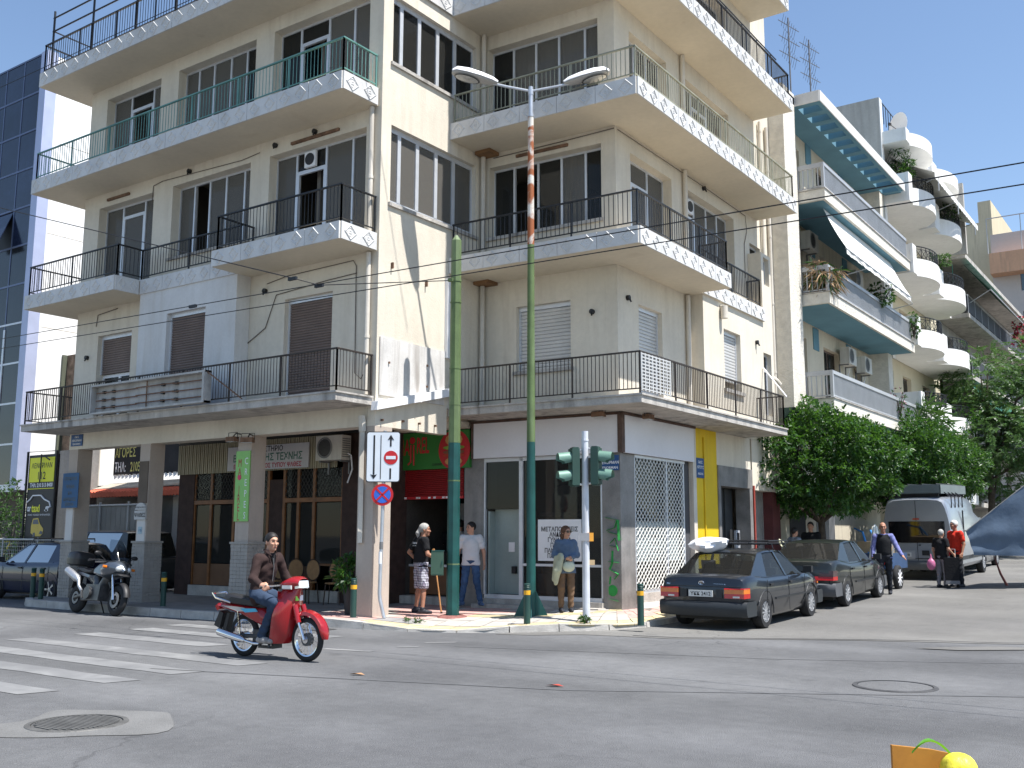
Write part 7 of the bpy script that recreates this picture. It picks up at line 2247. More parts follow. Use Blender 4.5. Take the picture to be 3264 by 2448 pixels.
skin_b = mat('tanned_skin', (.36, .175, .11), .6, var=.1, sc=9)
lipm = mat('lip', (.30, .10, .08), .6)
eyem = mat('eye_dark', (.03, .022, .02), .3)
def J(**o):
    j = dict(pel=(0, 0, .94), che=(.0, 0, 1.25), neck=(.0, 0, 1.47), head=(.025, 0, 1.625), yaw=0,
             sl=(0, .185, 1.415), sr=(0, -.185, 1.415), el=(-.03, .25, 1.13), er=(-.03, -.25, 1.13), wl=(.07, .27, .88), wr=(.07, -.27, .88),
             hl=(0, .09, .92), hr=(0, -.09, .92), kl=(.02, .11, .5), kr=(.02, -.11, .5), al=(-.02, .12, .085), ar=(-.02, -.12, .085), fl=0, fr=0, fdl=None, fdr=None, grip=.5)
    j.update(o)
    return {k: (np.array(v, float) if isinstance(v, tuple) else v) for k, v in j.items()}
def make_person(lab, loc, rz, j, top, bottom, shoe, hair, skin=skin_a, sc=1.0, sleeve='long', shorts=False, hem=.86, bulk=1.0, hairstyle='short', vest=None, coat=0, bald=0, vox=.011, group=None, sock=None):
    t = thing('person', lab, 'person', loc, rz, group)
    t.scale = (sc,) * 3
    N = lambda v: v / np.linalg.norm(v)
    H, ya = j['head'], j['yaw']
    fx, fy = np.array((math.cos(ya), math.sin(ya), 0)), np.array((-math.sin(ya), math.cos(ya), 0))
    uz = np.array((0, 0, 1.0))
    P = [('e', H + fx * -.008 + uz * .03, (.098, .077, .10), ya), ('e', H + fx * .03 - uz * .045, (.062, .056, .075), ya), ('c', H + fx * .075 - uz * .095, H + fx * .055 - uz * .09, .022, .035),
         ('c', H + fx * .094 + uz * .012, H + fx * .112 - uz * .03, .009, .0145), ('c', H + fx * .092 + fy * .03 + uz * .035, H + fx * .092 - fy * .03 + uz * .035, .011, .011),
         ('c', j['neck'] - uz * .02, H - fx * .015 - uz * .05, .058, .052)]
    for s in (-1, 1):
        P.append(('e', H + fy * s * .078 - fx * .005 - uz * .005, (.022, .011, .032), ya))
        P.append(('e', H + fy * s * .04 + fx * .07 - uz * .02, (.025, .022, .022), ya))
    c_, p_ = j['che'], j['pel']
    P += [('c', c_ + uz * .04, p_ + uz * .08, .1, .1), ('c', j['sl'] * .9 + c_ * .1, j['sr'] * .9 + c_ * .1, .056, .056), ('c', p_ + fyb(j) * .07, p_ - fyb(j) * .07, .105, .105)]
    sh = []
    for s, k in ((1, 'l'), (-1, 'r')):
        S_, E_, W_ = j['s' + k], j['e' + k], j['w' + k]
        P += [('c', S_, E_, .05, .04), ('c', E_, W_, .04, .026)]
        fd = j['fd' + k]
        d = N(fd) if fd is not None else N(N(W_ - E_) + np.array((.12, 0, -.25)))
        side = np.cross(d, (1, 0, 0.02)) if abs(d[0]) < .8 else np.cross(d, uz)
        side = N(side)
        pn = N(np.cross(d, side))
        if pn[0] < 0 and abs(d[0]) < .8:
            pn = -pn
        lat = np.array((1, 0, 0)) - d * d[0]
        lat = N(lat) if np.linalg.norm(lat) > .3 else N(np.cross(d, uz))
        inn = N(np.cross(lat, d)) * (1)
        if inn @ np.array((0, -s, 0)) < 0:
            inn = -inn
        P.append(('c', W_, W_ + d * .03, .026, .03))
        for q in (-1, -.33, .33, 1):
            a0, a1 = W_ + d * .02 + lat * q * .018, W_ + d * .085 + lat * q * .031
            P.append(('c', a0, a1, .017, .0125))
            L = {-1: .055, -.33: .07, .33: .075, 1: .065}[q]
            b1 = a1 + (d * (1 - j['grip'] * .5) + inn * j['grip'] * .7) * L * .55
            P += [('c', a1, b1, .0115, .0105), ('c', b1, b1 + (d * (1 - j['grip'] * 1.3) + inn * j['grip'] * 1.2) * L * .5, .0105, .009)]
        th = W_ + d * .025 + lat * .028
        P += [('c', th, th + d * .03 + lat * .025 + inn * .012, .015, .012), ('c', th + d * .03 + lat * .025 + inn * .012, th + d * .062 + lat * .026 + inn * .02, .012, .01)]
        Hh, Kk, Aa = j['h' + k], j['k' + k], j['a' + k]
        P += [('c', Hh, Kk, .08, .055), ('c', Kk, Aa, .053, .037), ('c', Kk * .72 + Aa * .28 - np.array((.012, 0, 0)), Kk * .5 + Aa * .5, .05, .042)]
        fo = np.array((math.cos(j['f' + k]), math.sin(j['f' + k]), 0))
        P.append(('c', Aa - uz * .035, Aa + fo * .12 - uz * .05, .035, .028))
        sh += [('c', Aa - fo * .045 - uz * .04, Aa + fo * .07 - uz * .045, .045, .044), ('c', Aa + fo * .07 - uz * .045, Aa + fo * .165 - uz * .052, .044, .034), ('c', Aa - uz * .04, Aa + uz * .015, .045, .047)]
    sdf_part('body', P, skin, t, vox, .016)
    # features
    b = MB()
    for s in (-1, 1):
        b.ell(H + fx * .087 + fy * s * .032 + uz * .012, .008, .014, .007, 8, 6)
        b.tube([H + fx * .1 + fy * s * .014 + uz * .034, H + fx * .1 + fy * s * .034 + uz * .04, H + fx * .088 + fy * s * .052 + uz * .032], .0045, 4)
    b.part('eye', eyem, t, smooth=60)
    MB().tube([H + fx * .088 + fy * .024 - uz * .067, H + fx * .1 - uz * .063, H + fx * .088 - fy * .024 - uz * .067], .006, 5).part('mouth', lipm, t)
    # clothes
    T = []
    bz = bulk
    T += [('c', c_ + uz * .06, p_ + uz * .1, .128 * bz, .128 * bz), ('c', c_ + fyb(j) * .06 + uz * .02, p_ + fyb(j) * .05 + uz * .08, .11 * bz, .108 * bz), ('c', c_ - fyb(j) * .06 + uz * .02, p_ - fyb(j) * .05 + uz * .08, .11 * bz, .108 * bz),
          ('c', j['sl'] * .9 + c_ * .1, j['sr'] * .9 + c_ * .1, .078, .078), ('c', j['neck'] - uz * .03, c_ + uz * .1, .068, .11)]
    for s, k in ((1, 'l'), (-1, 'r')):
        S_, E_, W_ = j['s' + k], j['e' + k], j['w' + k]
        if sleeve == 'long':
            T += [('c', S_, E_, .07, .058), ('c', E_, W_ - N(W_ - E_) * .02, .057, .044)]
        else:
            T += [('c', S_, S_ + (E_ - S_) * .62, .07, .066)]
        T.append(('c', p_ + fyb(j) * s * .05 + uz * .08, j['h' + k] + uz * (hem - .9), .105 * bz, .1 * bz + coat))
    cut = [(np.array((0, 0, j['neck'][2] + .015)), (0, 0, 1))]
    if j['kl'][2] < .62:
        cut.append((np.array((0, 0, hem)), (0, 0, -1)))
    sdf_part('jacket' if sleeve == 'long' else 't_shirt', T, top, t, vox, .03, cut, .0038)
    if vest:
        Vv = [(q[0], q[1], q[2], q[3] + .02, q[4] + .02) for q in T[:3]] + [('c', j['sl'] * .62 + c_ * .38 + uz * .04, j['sr'] * .62 + c_ * .38 + uz * .04, .085, .085)]
        sdf_part('padded_vest', Vv, vest, t, vox, .03, [(np.array((0, 0, j['neck'][2] + .0)), (0, 0, 1)), (np.array((0, 0, hem)), (0, 0, -1))])
    B = [('c', p_ + fyb(j) * .05 + uz * .01, p_ - fyb(j) * .05 + uz * .01, .122, .122)]
    cb = []
    for s, k in ((1, 'l'), (-1, 'r')):
        Hh, Kk, Aa = j['h' + k], j['k' + k], j['a' + k]
        if shorts:
            B += [('c', Hh, Kk + (Hh - Kk) * .08, .105, .098)]
        else:
            B += [('c', Hh, Kk, .098, .073), ('c', Kk, Aa + uz * .03, .07, .056)]
    if shorts:
        cb = [(np.array((0, 0, j['kl'][2] - .03)), (0, 0, -1))]
    if j['kl'][2] < .62:
        cb.append((np.array((0, 0, hem + .12)), (0, 0, 1)))
    sdf_part('shorts' if shorts else 'trousers', B, bottom, t, vox, .03, cb, .0055)
    sdf_part('shoe', sh, shoe, t, vox, .015, [(np.array((0, 0, -.0)), (0, 0, -1))] if j['al'][2] < .12 else ())
    if hairstyle == 'bald':
        Hp = [('e', H - fx * .03 + uz * .01, (.083, .086, .075), ya)]
        hc = [(H + uz * .055, (0, 0, 1)), (H + fx * .02, tuple(fx)), (H - uz * .06, (0, 0, -1))]
    elif hairstyle == 'long':
        Hp = [('e', H - fx * .012 + uz * .035, (.112, .098, .108), ya), ('e', H - fx * .05 - uz * .07, (.075, .1, .1), ya)]
        hc = [(H + fx * .055 + uz * .03, tuple(fx * .9 - uz * .45))]
    else:
        Hp = [('e', H - fx * .012 + uz * .036, (.107, .086, .104), ya)]
        hc = [(H + fx * .058 + uz * .045, tuple(N(fx - uz * .75))), (H - uz * .055, (0, 0, -1)), (H + fx * .02 - uz * .0 , tuple(N(fx * .6 - uz * .8)))]
        if hairstyle == 'tail':
            Hp += [('c', H - fx * .1 + uz * .02, H - fx * .13 - uz * .06, .03, .045), ('c', H - fx * .13 - uz * .06, H - fx * .12 - uz * .16, .045, .02)]
            hc = hc[:1]
    sdf_part('hair', Hp, hair, t, vox * .9, .012, hc)
    return t
def fyb(j):
    d = j['sl'] - j['sr']
    d[2] = 0
    return d / np.linalg.norm(d)
cloth = lambda n, c, **k: mat(n, c, .9, var=k.get('var', .14), sc=k.get('sc', 6), bump=.35, bsc=18, spec=.2)
jeans = cloth('blue_jeans', (.035, .055, .095), var=.25)
blk = cloth('black_cloth', (.014, .014, .016))
dkc = cloth('dark_trousers', (.02, .022, .028))
hair_d = mat('dark_hair', (.014, .011, .010), .6, var=.3, sc=30)
hair_g = mat('grey_hair', (.36, .35, .33), .7, var=.25, sc=30)
hair_w = mat('white_hair', (.62, .60, .56), .7, var=.2, sc=30)
hair_b = mat('brown_hair', (.10, .045, .022), .55, var=.3, sc=30)
shoe_d = mat('dark_shoe', (.02, .022, .03), .6)
def plaid(name, cols, sx):
    M = mat(name, cols[0], .9, var=0)
    n, l = M.node_tree.nodes, M.node_tree.links
    tc = n.new('ShaderNodeTexCoord')
    mp = n.new('ShaderNodeMapping')
    mp.inputs['Rotation'].default_value = (0, 0, .3)
    l.new(tc.outputs['Object'], mp.inputs[0])
    w1 = n.new('ShaderNodeTexWave')
    w1.bands_direction = 'Y'
    w1.inputs['Scale'].default_value = sx
    w2 = n.new('ShaderNodeTexWave')
    w2.bands_direction = 'Z'
    w2.inputs['Scale'].default_value = sx * .6
    r1 = n.new('ShaderNodeValToRGB')
    r1.color_ramp.interpolation = 'CONSTANT'
    r1.color_ramp.elements[0].color = (*cols[0], 1)
    r1.color_ramp.elements[1].position, r1.color_ramp.elements[1].color = .55, (*cols[1], 1)
    e = r1.color_ramp.elements.new(.8)
    e.color = (*cols[2], 1)
    mx = n.new('ShaderNodeMix')
    mx.data_type = 'RGBA'
    mx.blend_type = 'MULTIPLY'
    mx.inputs[0].default_value = .55
    for w_ in (w1, w2):
        l.new(mp.outputs[0], w_.inputs[0])
    l.new(w1.outputs[0], r1.inputs[0])
    l.new(r1.outputs[0], mx.inputs[6])
    l.new(w2.outputs[0], mx.inputs[7])
    l.new(mx.outputs[2], n['Principled BSDF'].inputs['Base Color'])
    return M
# rider: placed in the scooter's own axes
rj = J(pel=(-.28, 0, .86), che=(-.2, 0, 1.16), neck=(-.15, 0, 1.39), head=(-.115, 0, 1.545), yaw=-.25, sl=(-.17, .195, 1.33), sr=(-.17, -.195, 1.33), el=(-.13, .31, 1.06), er=(-.13, -.31, 1.06), wl=(.02, .32, .985), wr=(.02, -.32, .985),
       hl=(-.25, .1, .83), hr=(-.25, -.1, .83), kl=(.15, .17, .74), kr=(.15, -.17, .74), al=(-.06, .18, .3), ar=(-.06, -.18, .3), fdl=(1, .1, -.35), fdr=(1, -.1, -.35), grip=.75)
rp_ = make_person('man in a brown jacket and jeans riding the red moped', (-10.62, 9.62, 0), R(4), rj, cloth('brown_jacket', (.040, .024, .022), var=.25), jeans, mat('grey_trainer', (.30, .28, .27), .6, var=.4, sc=14), hair_d, vox=.0085)
b = MB()
for s_ in (-1, 1):
    b.grid([[(-.105, s_ * .085, 1.405), (-.16, s_ * .095, 1.425), (-.2, s_ * .07, 1.43)], [(-.06, s_ * .05, 1.37), (-.1, s_ * .075, 1.445), (-.19, s_ * .075, 1.46)], [(-.055, s_ * .028, 1.30), (-.045, s_ * .055, 1.36), (-.1, s_ * .1, 1.40)]])
b.part('collar', bpy.data.materials['brown_jacket'], rp_, smooth=50, recalc=False)
MB().add([(-.082, -.05, 1.40), (-.082, .05, 1.40), (-.058, 0, 1.20)], [(0, 1, 2)]).part('undershirt', blk, rp_)
MB().tube([(-.06, -.012, 1.33), (-.056, -.0, 1.2), (-.075, .0, 1.02)], .005, 4).part('zip', alud, rp_)
# man with a crutch, seen from behind
cj = J(head=(.07, .0, 1.60), neck=(.04, 0, 1.46), che=(.03, 0, 1.25), yaw=-.45, el=(-.12, .32, 1.17), wl=(.02, .2, .98), er=(.03, -.27, 1.14), wr=(.2, -.3, 1.05), kl=(.02, .13, .5), kr=(.02, -.13, .5), al=(-.02, .17, .085), ar=(-.02, -.16, .085), fr=-.6, fl=-.2)
p_ = make_person('grey ponytailed man in a black t-shirt and plaid shorts leaning on a crutch', (-12.93, 15.4, .145), R(62), cj, blk, plaid('plaid_cotton', ((.55, .55, .62), (.10, .10, .17), (.32, .28, .36)), 11), shoe_d, hair_g, skin=skin_b, sleeve='short', shorts=True, hem=.88, hairstyle='tail', bulk=1.08)
text('YAMAHA', .055, (-.128, .13, 1.33), (0, -1, 0), (.12, 0, 1), whitep, p_, bold=.03)
text('REVSYOURHEART', .024, (-.128, .12, 1.29), (0, -1, 0), (.12, 0, 1), whitep, p_, bold=.02)
cr = thing('crutch', 'wooden crutch held by the man in plaid shorts', 'crutch', (-12.52, 15.55, .145))
woodm = mat('crutch_wood', (.45, .22, .08), .5, var=.15, sc=9)
tp = Vector((-.2, -.02, 1.22))
b = MB()
b.tube([(0, 0, 0), tp * .42], .016, 6)
for s in (-1, 1):
    o_ = Vector((.02 * s, -.03 * s, 0))
    b.tube([tp * .3, tp * .5 + o_, tp + o_ * 1.5], .011, 6)
b.tube([tp + Vector((.04, -.06, 0)), tp - Vector((.04, -.06, 0))], .022, 8).tube([tp * .68 + Vector((.03, -.045, 0)), tp * .68 - Vector((.03, -.045, 0))], .014, 6)
b.part('shaft', woodm, cr)
MB().tube([(0, 0, 0), (0, 0, .04)], .022, 8).part('rubber_tip', trimb, cr)
# man in white t-shirt
wj = J(head=(.03, 0, 1.62), yaw=-.9, kl=(.02, .13, .5), kr=(.02, -.13, .5), al=(-.02, .2, .085), ar=(-.02, -.19, .085), el=(-.04, .27, 1.12), er=(-.04, -.27, 1.12), wl=(.02, .29, .87), wr=(.02, -.29, .87), fl=.4, fr=-.4)
make_person('moustached man in a white t-shirt and blue jeans standing by the snack bar', (-12.98, 17.08, .2), R(-58), wj, cloth('white_cotton', (.62, .62, .63), var=.05), cloth('washed_jeans', (.05, .10, .20), var=.25), mat('blue_trainer', (.10, .16, .28), .6, var=.4, sc=12), hair_d, sc=.985, sleeve='short', hem=.84, bulk=1.15)
# woman with sunglasses
fj = J(sl=(0, .165, 1.39), sr=(0, -.165, 1.39), head=(.03, 0, 1.60), yaw=.55, el=(-.02, .24, 1.14), er=(-.02, -.24, 1.14), wl=(.18, .06, 1.1), wr=(.2, -.02, 1.08), al=(-.02, .1, .085), ar=(-.02, -.1, .085), kl=(.02, .1, .5), kr=(.02, -.1, .5))
wp = make_person('woman in sunglasses, denim jacket and brown trousers waiting by the signal', (-10.42, 16.72, .2), R(-48), fj, cloth('denim_jacket', (.10, .145, .22), var=.2), cloth('brown_trousers', (.15, .095, .06)), shoe_d, hair_b, sc=.94, hem=.78, hairstyle='long', coat=.015, bulk=1.05)
Hh = Vector((.03, 0, 1.60))
fx = Vector((math.cos(.55), math.sin(.55), 0))
fy = Vector((-math.sin(.55), math.cos(.55), 0))
b = MB()
for s in (-1, 1):
    b.obox(Hh + fx * .1 + fy * s * .034 + Vector((0, 0, .012)), fx * .004, fy * .027, (0, 0, .02))
    b.obox(Hh + fx * .05 + fy * s * .078 + Vector((0, 0, .02)), fx * .055, fy * .003, (0, 0, .004))
tag(b.part('sunglasses', mat('dark_lens', (.012, .010, .012), .1)), 'dark sunglasses worn by the woman in the denim jacket', 'sunglasses')
sg_ = bpy.data.objects['sunglasses']
sg_.location, sg_.rotation_euler, sg_.scale = wp.location, wp.rotation_euler, wp.scale
hb = thing('handbag', 'pale green shoulder bag held in front by the woman', 'bag', wp.location, R(-48))
v, f = sdf_mesh([('e', (.2, .02, .86), (.075, .12, .1)), ('e', (.2, .02, .90), (.06, .1, .06))], .01, .02)
me = bpy.data.meshes.new('bag_body')
me.from_pydata(v.tolist(), [], f.tolist())
me.materials.append(mat('pale_bag', (.52, .55, .42), .6, var=.06))
me.polygons.foreach_set('use_smooth', [True] * len(me.polygons))
link('bag_body', me, hb)
MB().tube([(.2, .1, .93), (.17, .09, 1.05), (.17, -.02, 1.04), (.2, -.06, .93)], .01, 5).part('strap', mat('bag_strap', (.45, .45, .33), .6), hb)
ct2 = sdf_part('coat', [('c', (.16, -.13, 1.06), (.17, -.2, .78), .06, .075), ('c', (.17, -.2, .78), (.14, -.22, .55), .075, .04), ('c', (.2, -.12, 1.04), (.2, -.17, .8), .05, .06), ('c', (.1, -.2, 1.02), (.1, -.24, .62), .05, .05)], cloth('pale_green_coat', (.42, .43, .31), var=.15, sc=9), None, .012, .02)
ct2.location, ct2.rotation_euler = wp.location, wp.rotation_euler
tag(ct2, 'pale olive coat draped over the arm of the woman in sunglasses', 'coat')
MB()
# shadowy pair in the snack bar
make_person('cook in black standing deep in the dark snack bar', (-15.0, 19.0, .25), R(-60), J(), blk, dkc, shoe_d, hair_d, sleeve='short', vox=.015)
make_person('man in a white vest standing side-on inside the snack bar', (-14.45, 18.6, .25), R(150), J(yaw=.2), cloth('white_vest', (.6, .6, .6)), dkc, shoe_d, hair_d, sleeve='short', vox=.015)
# street figures on the right
vj = J(head=(.03, 0, 1.63), yaw=.15, er=(.02, -.25, 1.13), wr=(.12, -.26, .9), el=(.05, .3, 1.16), wl=(.2, .42, .95), fdl=(.5, .5, -.6), grip=.15, al=(-.1, .1, .085), ar=(.12, -.1, .085), kl=(-.02, .1, .5), kr=(.08, -.1, .5))
make_person('balding man in a black padded vest over a blue striped shirt pointing', (-6.98, 26.1, .225), R(-75), vj, plaid('striped_shirt', ((.20, .22, .50), (.34, .36, .62), (.14, .15, .38)), 30), dkc, shoe_d, hair_g, skin=skin_b, hairstyle='bald', vest=cloth('padded_black', (.012, .013, .015)), hem=.88)
rj2 = J(head=(.03, 0, 1.63), yaw=-.1, al=(-.02, .12, .085), ar=(-.02, -.12, .085), er=(.0, -.27, 1.14), wr=(.1, -.2, .92))
make_person('white-haired man in glasses and a red polo shirt by the van', (-5.93, 29.2, .31), R(-125), rj2, cloth('red_polo', (.55, .035, .02), var=.1), dkc, shoe_d, hair_w, skin=skin_b, sc=1.0, sleeve='short', hem=.86, bulk=1.1)
oj = J(head=(.05, 0, 1.60), neck=(.03, 0, 1.46), yaw=.2, er=(.0, -.27, 1.14), wr=(.18, -.28, 1.0))
make_person('grey-haired woman in a black top and patterned trousers, seen from behind', (-6.22, 28.75, .305), R(65), oj, blk, plaid('patterned_trousers', ((.25, .24, .27), (.12, .11, .13), (.4, .38, .42)), 40), shoe_d, hair_g, sc=.88, hem=.84, bulk=1.15, sleeve='short')
make_person('dark-haired man in black walking behind the parked saloons', (-9.2, 27.3, .27), R(-80), J(), blk, dkc, shoe_d, hair_d, sleeve='long', vox=.015)
make_person('person in a pale grey shirt by the dark entrance behind the saloons', (-9.35, 26.4, .25), R(60), J(), cloth('pale_grey_shirt', (.25, .28, .32)), dkc, shoe_d, hair_d, sleeve='long', sc=.92, vox=.015)
pb = sdf_part('plastic_bag', [('e', (0, 0, .16), (.11, .09, .15)), ('c', (0, 0, .3), (0, 0, .42), .035, .015)], mat('pink_plastic', (.45, .13, .25), .4, var=.15, sc=8), None, .012, .03)
pb.location = (-6.45, 28.6, .75)
tag(pb, 'pink plastic bag hanging from the hand of the grey-haired woman', 'bag')
tl_ = thing('shopping_trolley', 'black wheeled shopping trolley between the old woman and man in red', 'trolley', (-5.98, 28.72, .31), R(20))
MB().hexa([(-.16, -.14, .12), (.16, -.14, .12), (.16, .14, .12), (-.16, .14, .12), (-.19, -.17, .78), (.19, -.17, .78), (.19, .17, .78), (-.19, .17, .78)]).part('bag', blk, tl_)
MB().box(-.17, .17, -.15, .15, .1, .19).part('band', cloth('grey_cloth', (.16, .16, .17)), tl_)
MB().tube([(-.14, .17, .08), (-.14, .2, 1.0), (.14, .2, 1.0), (.14, .17, .08)], .012, 6).part('handle', alu, tl_)
for s in (-1, 1):
    MB().lathe([(0, -.015), (.08, -.015), (.08, .015), (0, .015)], (s * .17, .14, .08), 14, 0, 'x').part('wheel', tyre_m, tl_)

# ------------------------------------------------------------------ trees and plants
def leafmat(n, c, c2):
    M = mat(n, c, .45, var=.35, sc=3.5, spec=.5)
    nn, l = M.node_tree.nodes, M.node_tree.links
    bs = nn['Principled BSDF']
    tr_ = nn.new('ShaderNodeBsdfTranslucent')
    tr_.inputs[0].default_value = (*c2, 1)
    mx = nn.new('ShaderNodeMixShader')
    mx.inputs[0].default_value = .3
    l.new(bs.outputs[0], mx.inputs[1])
    l.new(tr_.outputs[0], mx.inputs[2])
    l.new(mx.outputs[0], nn['Material Output'].inputs[0])
    return M
lf_o = [leafmat('orange_leaf', (.022, .075, .014), (.08, .20, .02)), leafmat('orange_leaf_light', (.045, .125, .02), (.13, .28, .03))]
lf_a = [leafmat('acacia_leaf', (.045, .105, .028), (.12, .24, .05)), leafmat('acacia_leaf_light', (.075, .15, .045), (.16, .28, .07))]
bark = mat('bark', (.07, .055, .042), .95, var=.3, sc=9, bump=.8, bsc=30)
def leaves(par, pts, dirs, ll, lw, ms, name='crown', droop=.2):
    """pts, dirs: numpy arrays; every leaf is a folded pair of triangles"""
    n = len(pts)
    d = dirs / np.linalg.norm(dirs, axis=1, keepdims=True)
    up = RNG.normal(size=(n, 3)) * .6 + np.array((0, 0, 1.0))
    s = np.cross(d, up)
    s /= np.linalg.norm(s, axis=1, keepdims=True) + 1e-9
    nn_ = np.cross(s, d)
    L = (ll * RNG.uniform(.6, 1.25, n))[:, None]
    W = (lw * RNG.uniform(.7, 1.2, n))[:, None]
    a = pts
    tip = pts + d * L - np.array((0, 0, 1)) * L * droop
    mid = pts + d * L * .45 - nn_ * W * .15
    v = np.stack([a, mid + s * W + nn_ * W * .35, tip, mid - s * W + nn_ * W * .35], 1).reshape(-1, 3)
    i = np.arange(n)[:, None] * 4
    f = np.concatenate([i + np.array([[0, 1, 2]]), i + np.array([[0, 2, 3]])])
    me = bpy.data.meshes.new(name)
    me.from_pydata(v.tolist(), [], f.tolist())
    for m_ in ms:
        me.materials.append(m_)
    mi = (RNG.random(n) < .3).astype(int)
    me.polygons.foreach_set('material_index', np.concatenate([mi, mi]).tolist())
    return link(name, me, par)
def orange_tree(lab, loc, cz, r, rz_, n, h0, seed, squash=1.0):
    t = thing('orange_tree', lab, 'tree', loc)
    rg = np.random.default_rng(seed)
    b = MB().tube([(0, 0, -.1), (.03, .02, h0 * .6), (0, .04, h0 + .2)], [.13, .1, .09], 9)
    for k in range(7):
        a = 2 * math.pi * k / 7
        b.tube([(0, .03, h0), (r * .35 * math.cos(a), r * .35 * math.sin(a), h0 + .5), (r * .75 * math.cos(a + .2), r * .75 * math.sin(a + .2), cz + .2 * (k % 3))], [.06, .04, .015], 6)
    b.part('trunk', bark, t, smooth=50)
    # lumpy crown: shoots carrying rosettes of leaves
    ns = n // 9
    u = rg.normal(size=(ns, 3))
    u /= np.linalg.norm(u, axis=1, keepdims=True)
    lump = 1 + .13 * np.sin(u[:, 0] * 5 + seed) * np.sin(u[:, 1] * 6 + 1) + .1 * np.sin(u[:, 2] * 9 + u[:, 0] * 7) + .07 * np.sin(u[:, 1] * 15 + seed)
    rad = lump * (1 - .45 * rg.random(ns) ** 1.6)
    c = u * rad[:, None] * np.array((r * squash, r, rz_)) + np.array((0, 0, cz))
    keep = c[:, 2] > h0 + .1 + .15 * rg.random(ns)
    c, u = c[keep], u[keep]
    out = u + np.array((0, 0, .5)) + rg.normal(size=c.shape) * .35
    pts = np.repeat(c, 9, 0) + rg.normal(size=(len(c) * 9, 3)) * .035
    dr = np.repeat(out, 9, 0) * .55 + rg.normal(size=(len(c) * 9, 3)) * .75
    leaves(t, pts, dr, .14, .034, lf_o)
    return t
orange_tree('rounded dark green street tree hiding the end of the corner block', (-8.95, 27.4, .26), 3.42, 2.0, 1.52, 30000, 1.75, 3)
orange_tree('glossy green street tree behind the silver van roof', (-8.75, 35.6, .5), 3.7, 1.8, 1.6, 24000, 1.8, 8)
orange_tree('smaller green street tree between the van and the tall feathery tree', (-8.7, 40.5, .62), 3.6, 1.7, 1.6, 18000, 1.8, 12)
def feathery(lab, loc, h, r, n, seed, blobs):
    t = thing('acacia_tree', lab, 'tree', loc)
    rg = np.random.default_rng(seed)
    b = MB().tube([(0, 0, -.2), (.1, 0, h * .3), (.05, .2, h * .55), (.2, .3, h * .85)], [.17, .13, .09, .03], 8)
    for x, y, z, q in blobs:
        b.tube([(.08, .1, h * .35), (x * .5, y * .5, z - q * .6), (x, y, z)], [.07, .05, .015], 6)
    b.part('trunk', bark, t, smooth=50)
    P, Dd = [], []
    for x, y, z, q in blobs:
        m = int(n * q ** 2 / sum(s[3] ** 2 for s in blobs) / 22)
        u = rg.normal(size=(m, 3))
        u /= np.linalg.norm(u, axis=1, keepdims=True)
        c = np.array((x, y, z)) + u * (q * (1 - .5 * rg.random((m, 1)) ** 1.8)) * np.array((1, 1, .75))
        fr_ = u * np.array((1, 1, .3)) + rg.normal(size=(m, 3)) * .4
        fr_ /= np.linalg.norm(fr_, axis=1, keepdims=True)
        sd = np.cross(fr_, (0, 0, 1.0)) + 1e-6
        sd /= np.linalg.norm(sd, axis=1, keepdims=True)
        for k in range(22):                      # leaflets in pairs along each frond
            tt_ = (k // 2) / 11
            P.append(c + fr_ * .5 * tt_ - np.array((0, 0, 1)) * .16 * tt_ ** 2)
            Dd.append(sd * (1 if k % 2 else -1) + fr_ * .5)
    leaves(t, np.concatenate(P), np.concatenate(Dd), .13, .028, lf_a, droop=.3)
    return t
feathery('tall feathery light green tree at the right edge of the street', (-7.9, 45.8, .78), 9, 2.6, 42000, 5, [(0, 0, 7.6, 1.7), (1.3, .8, 6.4, 1.6), (-.9, -.4, 6.2, 1.5), (.6, -1.0, 5.0, 1.6), (1.9, 0, 4.6, 1.5), (-1.2, .6, 4.3, 1.5), (.3, .4, 3.4, 1.6), (2.4, 1.2, 7.4, 1.5)])
feathery('second feathery tree rising behind the blue parasol', (-6.9, 53, .95), 10, 2.6, 34000, 6, [(0, 0, 8.6, 1.9), (1.5, .8, 7.0, 1.9), (-.9, .4, 6.6, 1.7), (.6, -1.0, 5.2, 1.9), (2.4, 0, 4.6, 1.9), (-1.2, .6, 3.8, 1.7), (1.2, .4, 2.8, 1.9), (3.2, .5, 3.4, 1.9)])
def shrub(name, lab, loc, r, h, n, ll, lw, ms, cat, pot=None, stem=.02, up=.8, seed=1):
    t = thing(name, lab, cat, loc)
    rg = np.random.default_rng(seed)
    z0 = 0
    if pot:
        pr, ph, pm = pot
        MB().lathe([(0, .005), (pr * .72, 0), (pr, ph), (pr * 1.06, ph), (pr * 1.06, ph - .03), (pr * .9, ph - .03), (0, ph - .04)], n=16).part('pot', pm, t, smooth=40)
        z0 = ph - .05
    b = MB()
    for k in range(7):
        a = rg.random() * 6.3
        b.tube([(0, 0, z0 - .02), (r * .3 * math.cos(a), r * .3 * math.sin(a), z0 + h * .4), (r * .8 * math.cos(a), r * .8 * math.sin(a), z0 + h * .8)], [stem, stem * .6, stem * .3], 5)
    b.part('stem', bark, t)
    u = rg.normal(size=(n // 6, 3))
    u /= np.linalg.norm(u, axis=1, keepdims=True)
    c = u * (r * (1 - .6 * rg.random((len(u), 1)) ** 1.5)) * np.array((1, 1, h / r / 2)) + np.array((0, 0, z0 + h * .52))
    pts = np.repeat(c, 6, 0)
    dr = np.repeat(u + np.array((0, 0, up)), 6, 0) * .6 + rg.normal(size=(len(pts), 3)) * .6
    leaves(t, pts, dr, ll, lw, ms, 'foliage')
    return t
potm = mat('black_pot', (.02, .02, .022), .6)
terra = mat('terracotta', (.42, .13, .06), .8, var=.15)
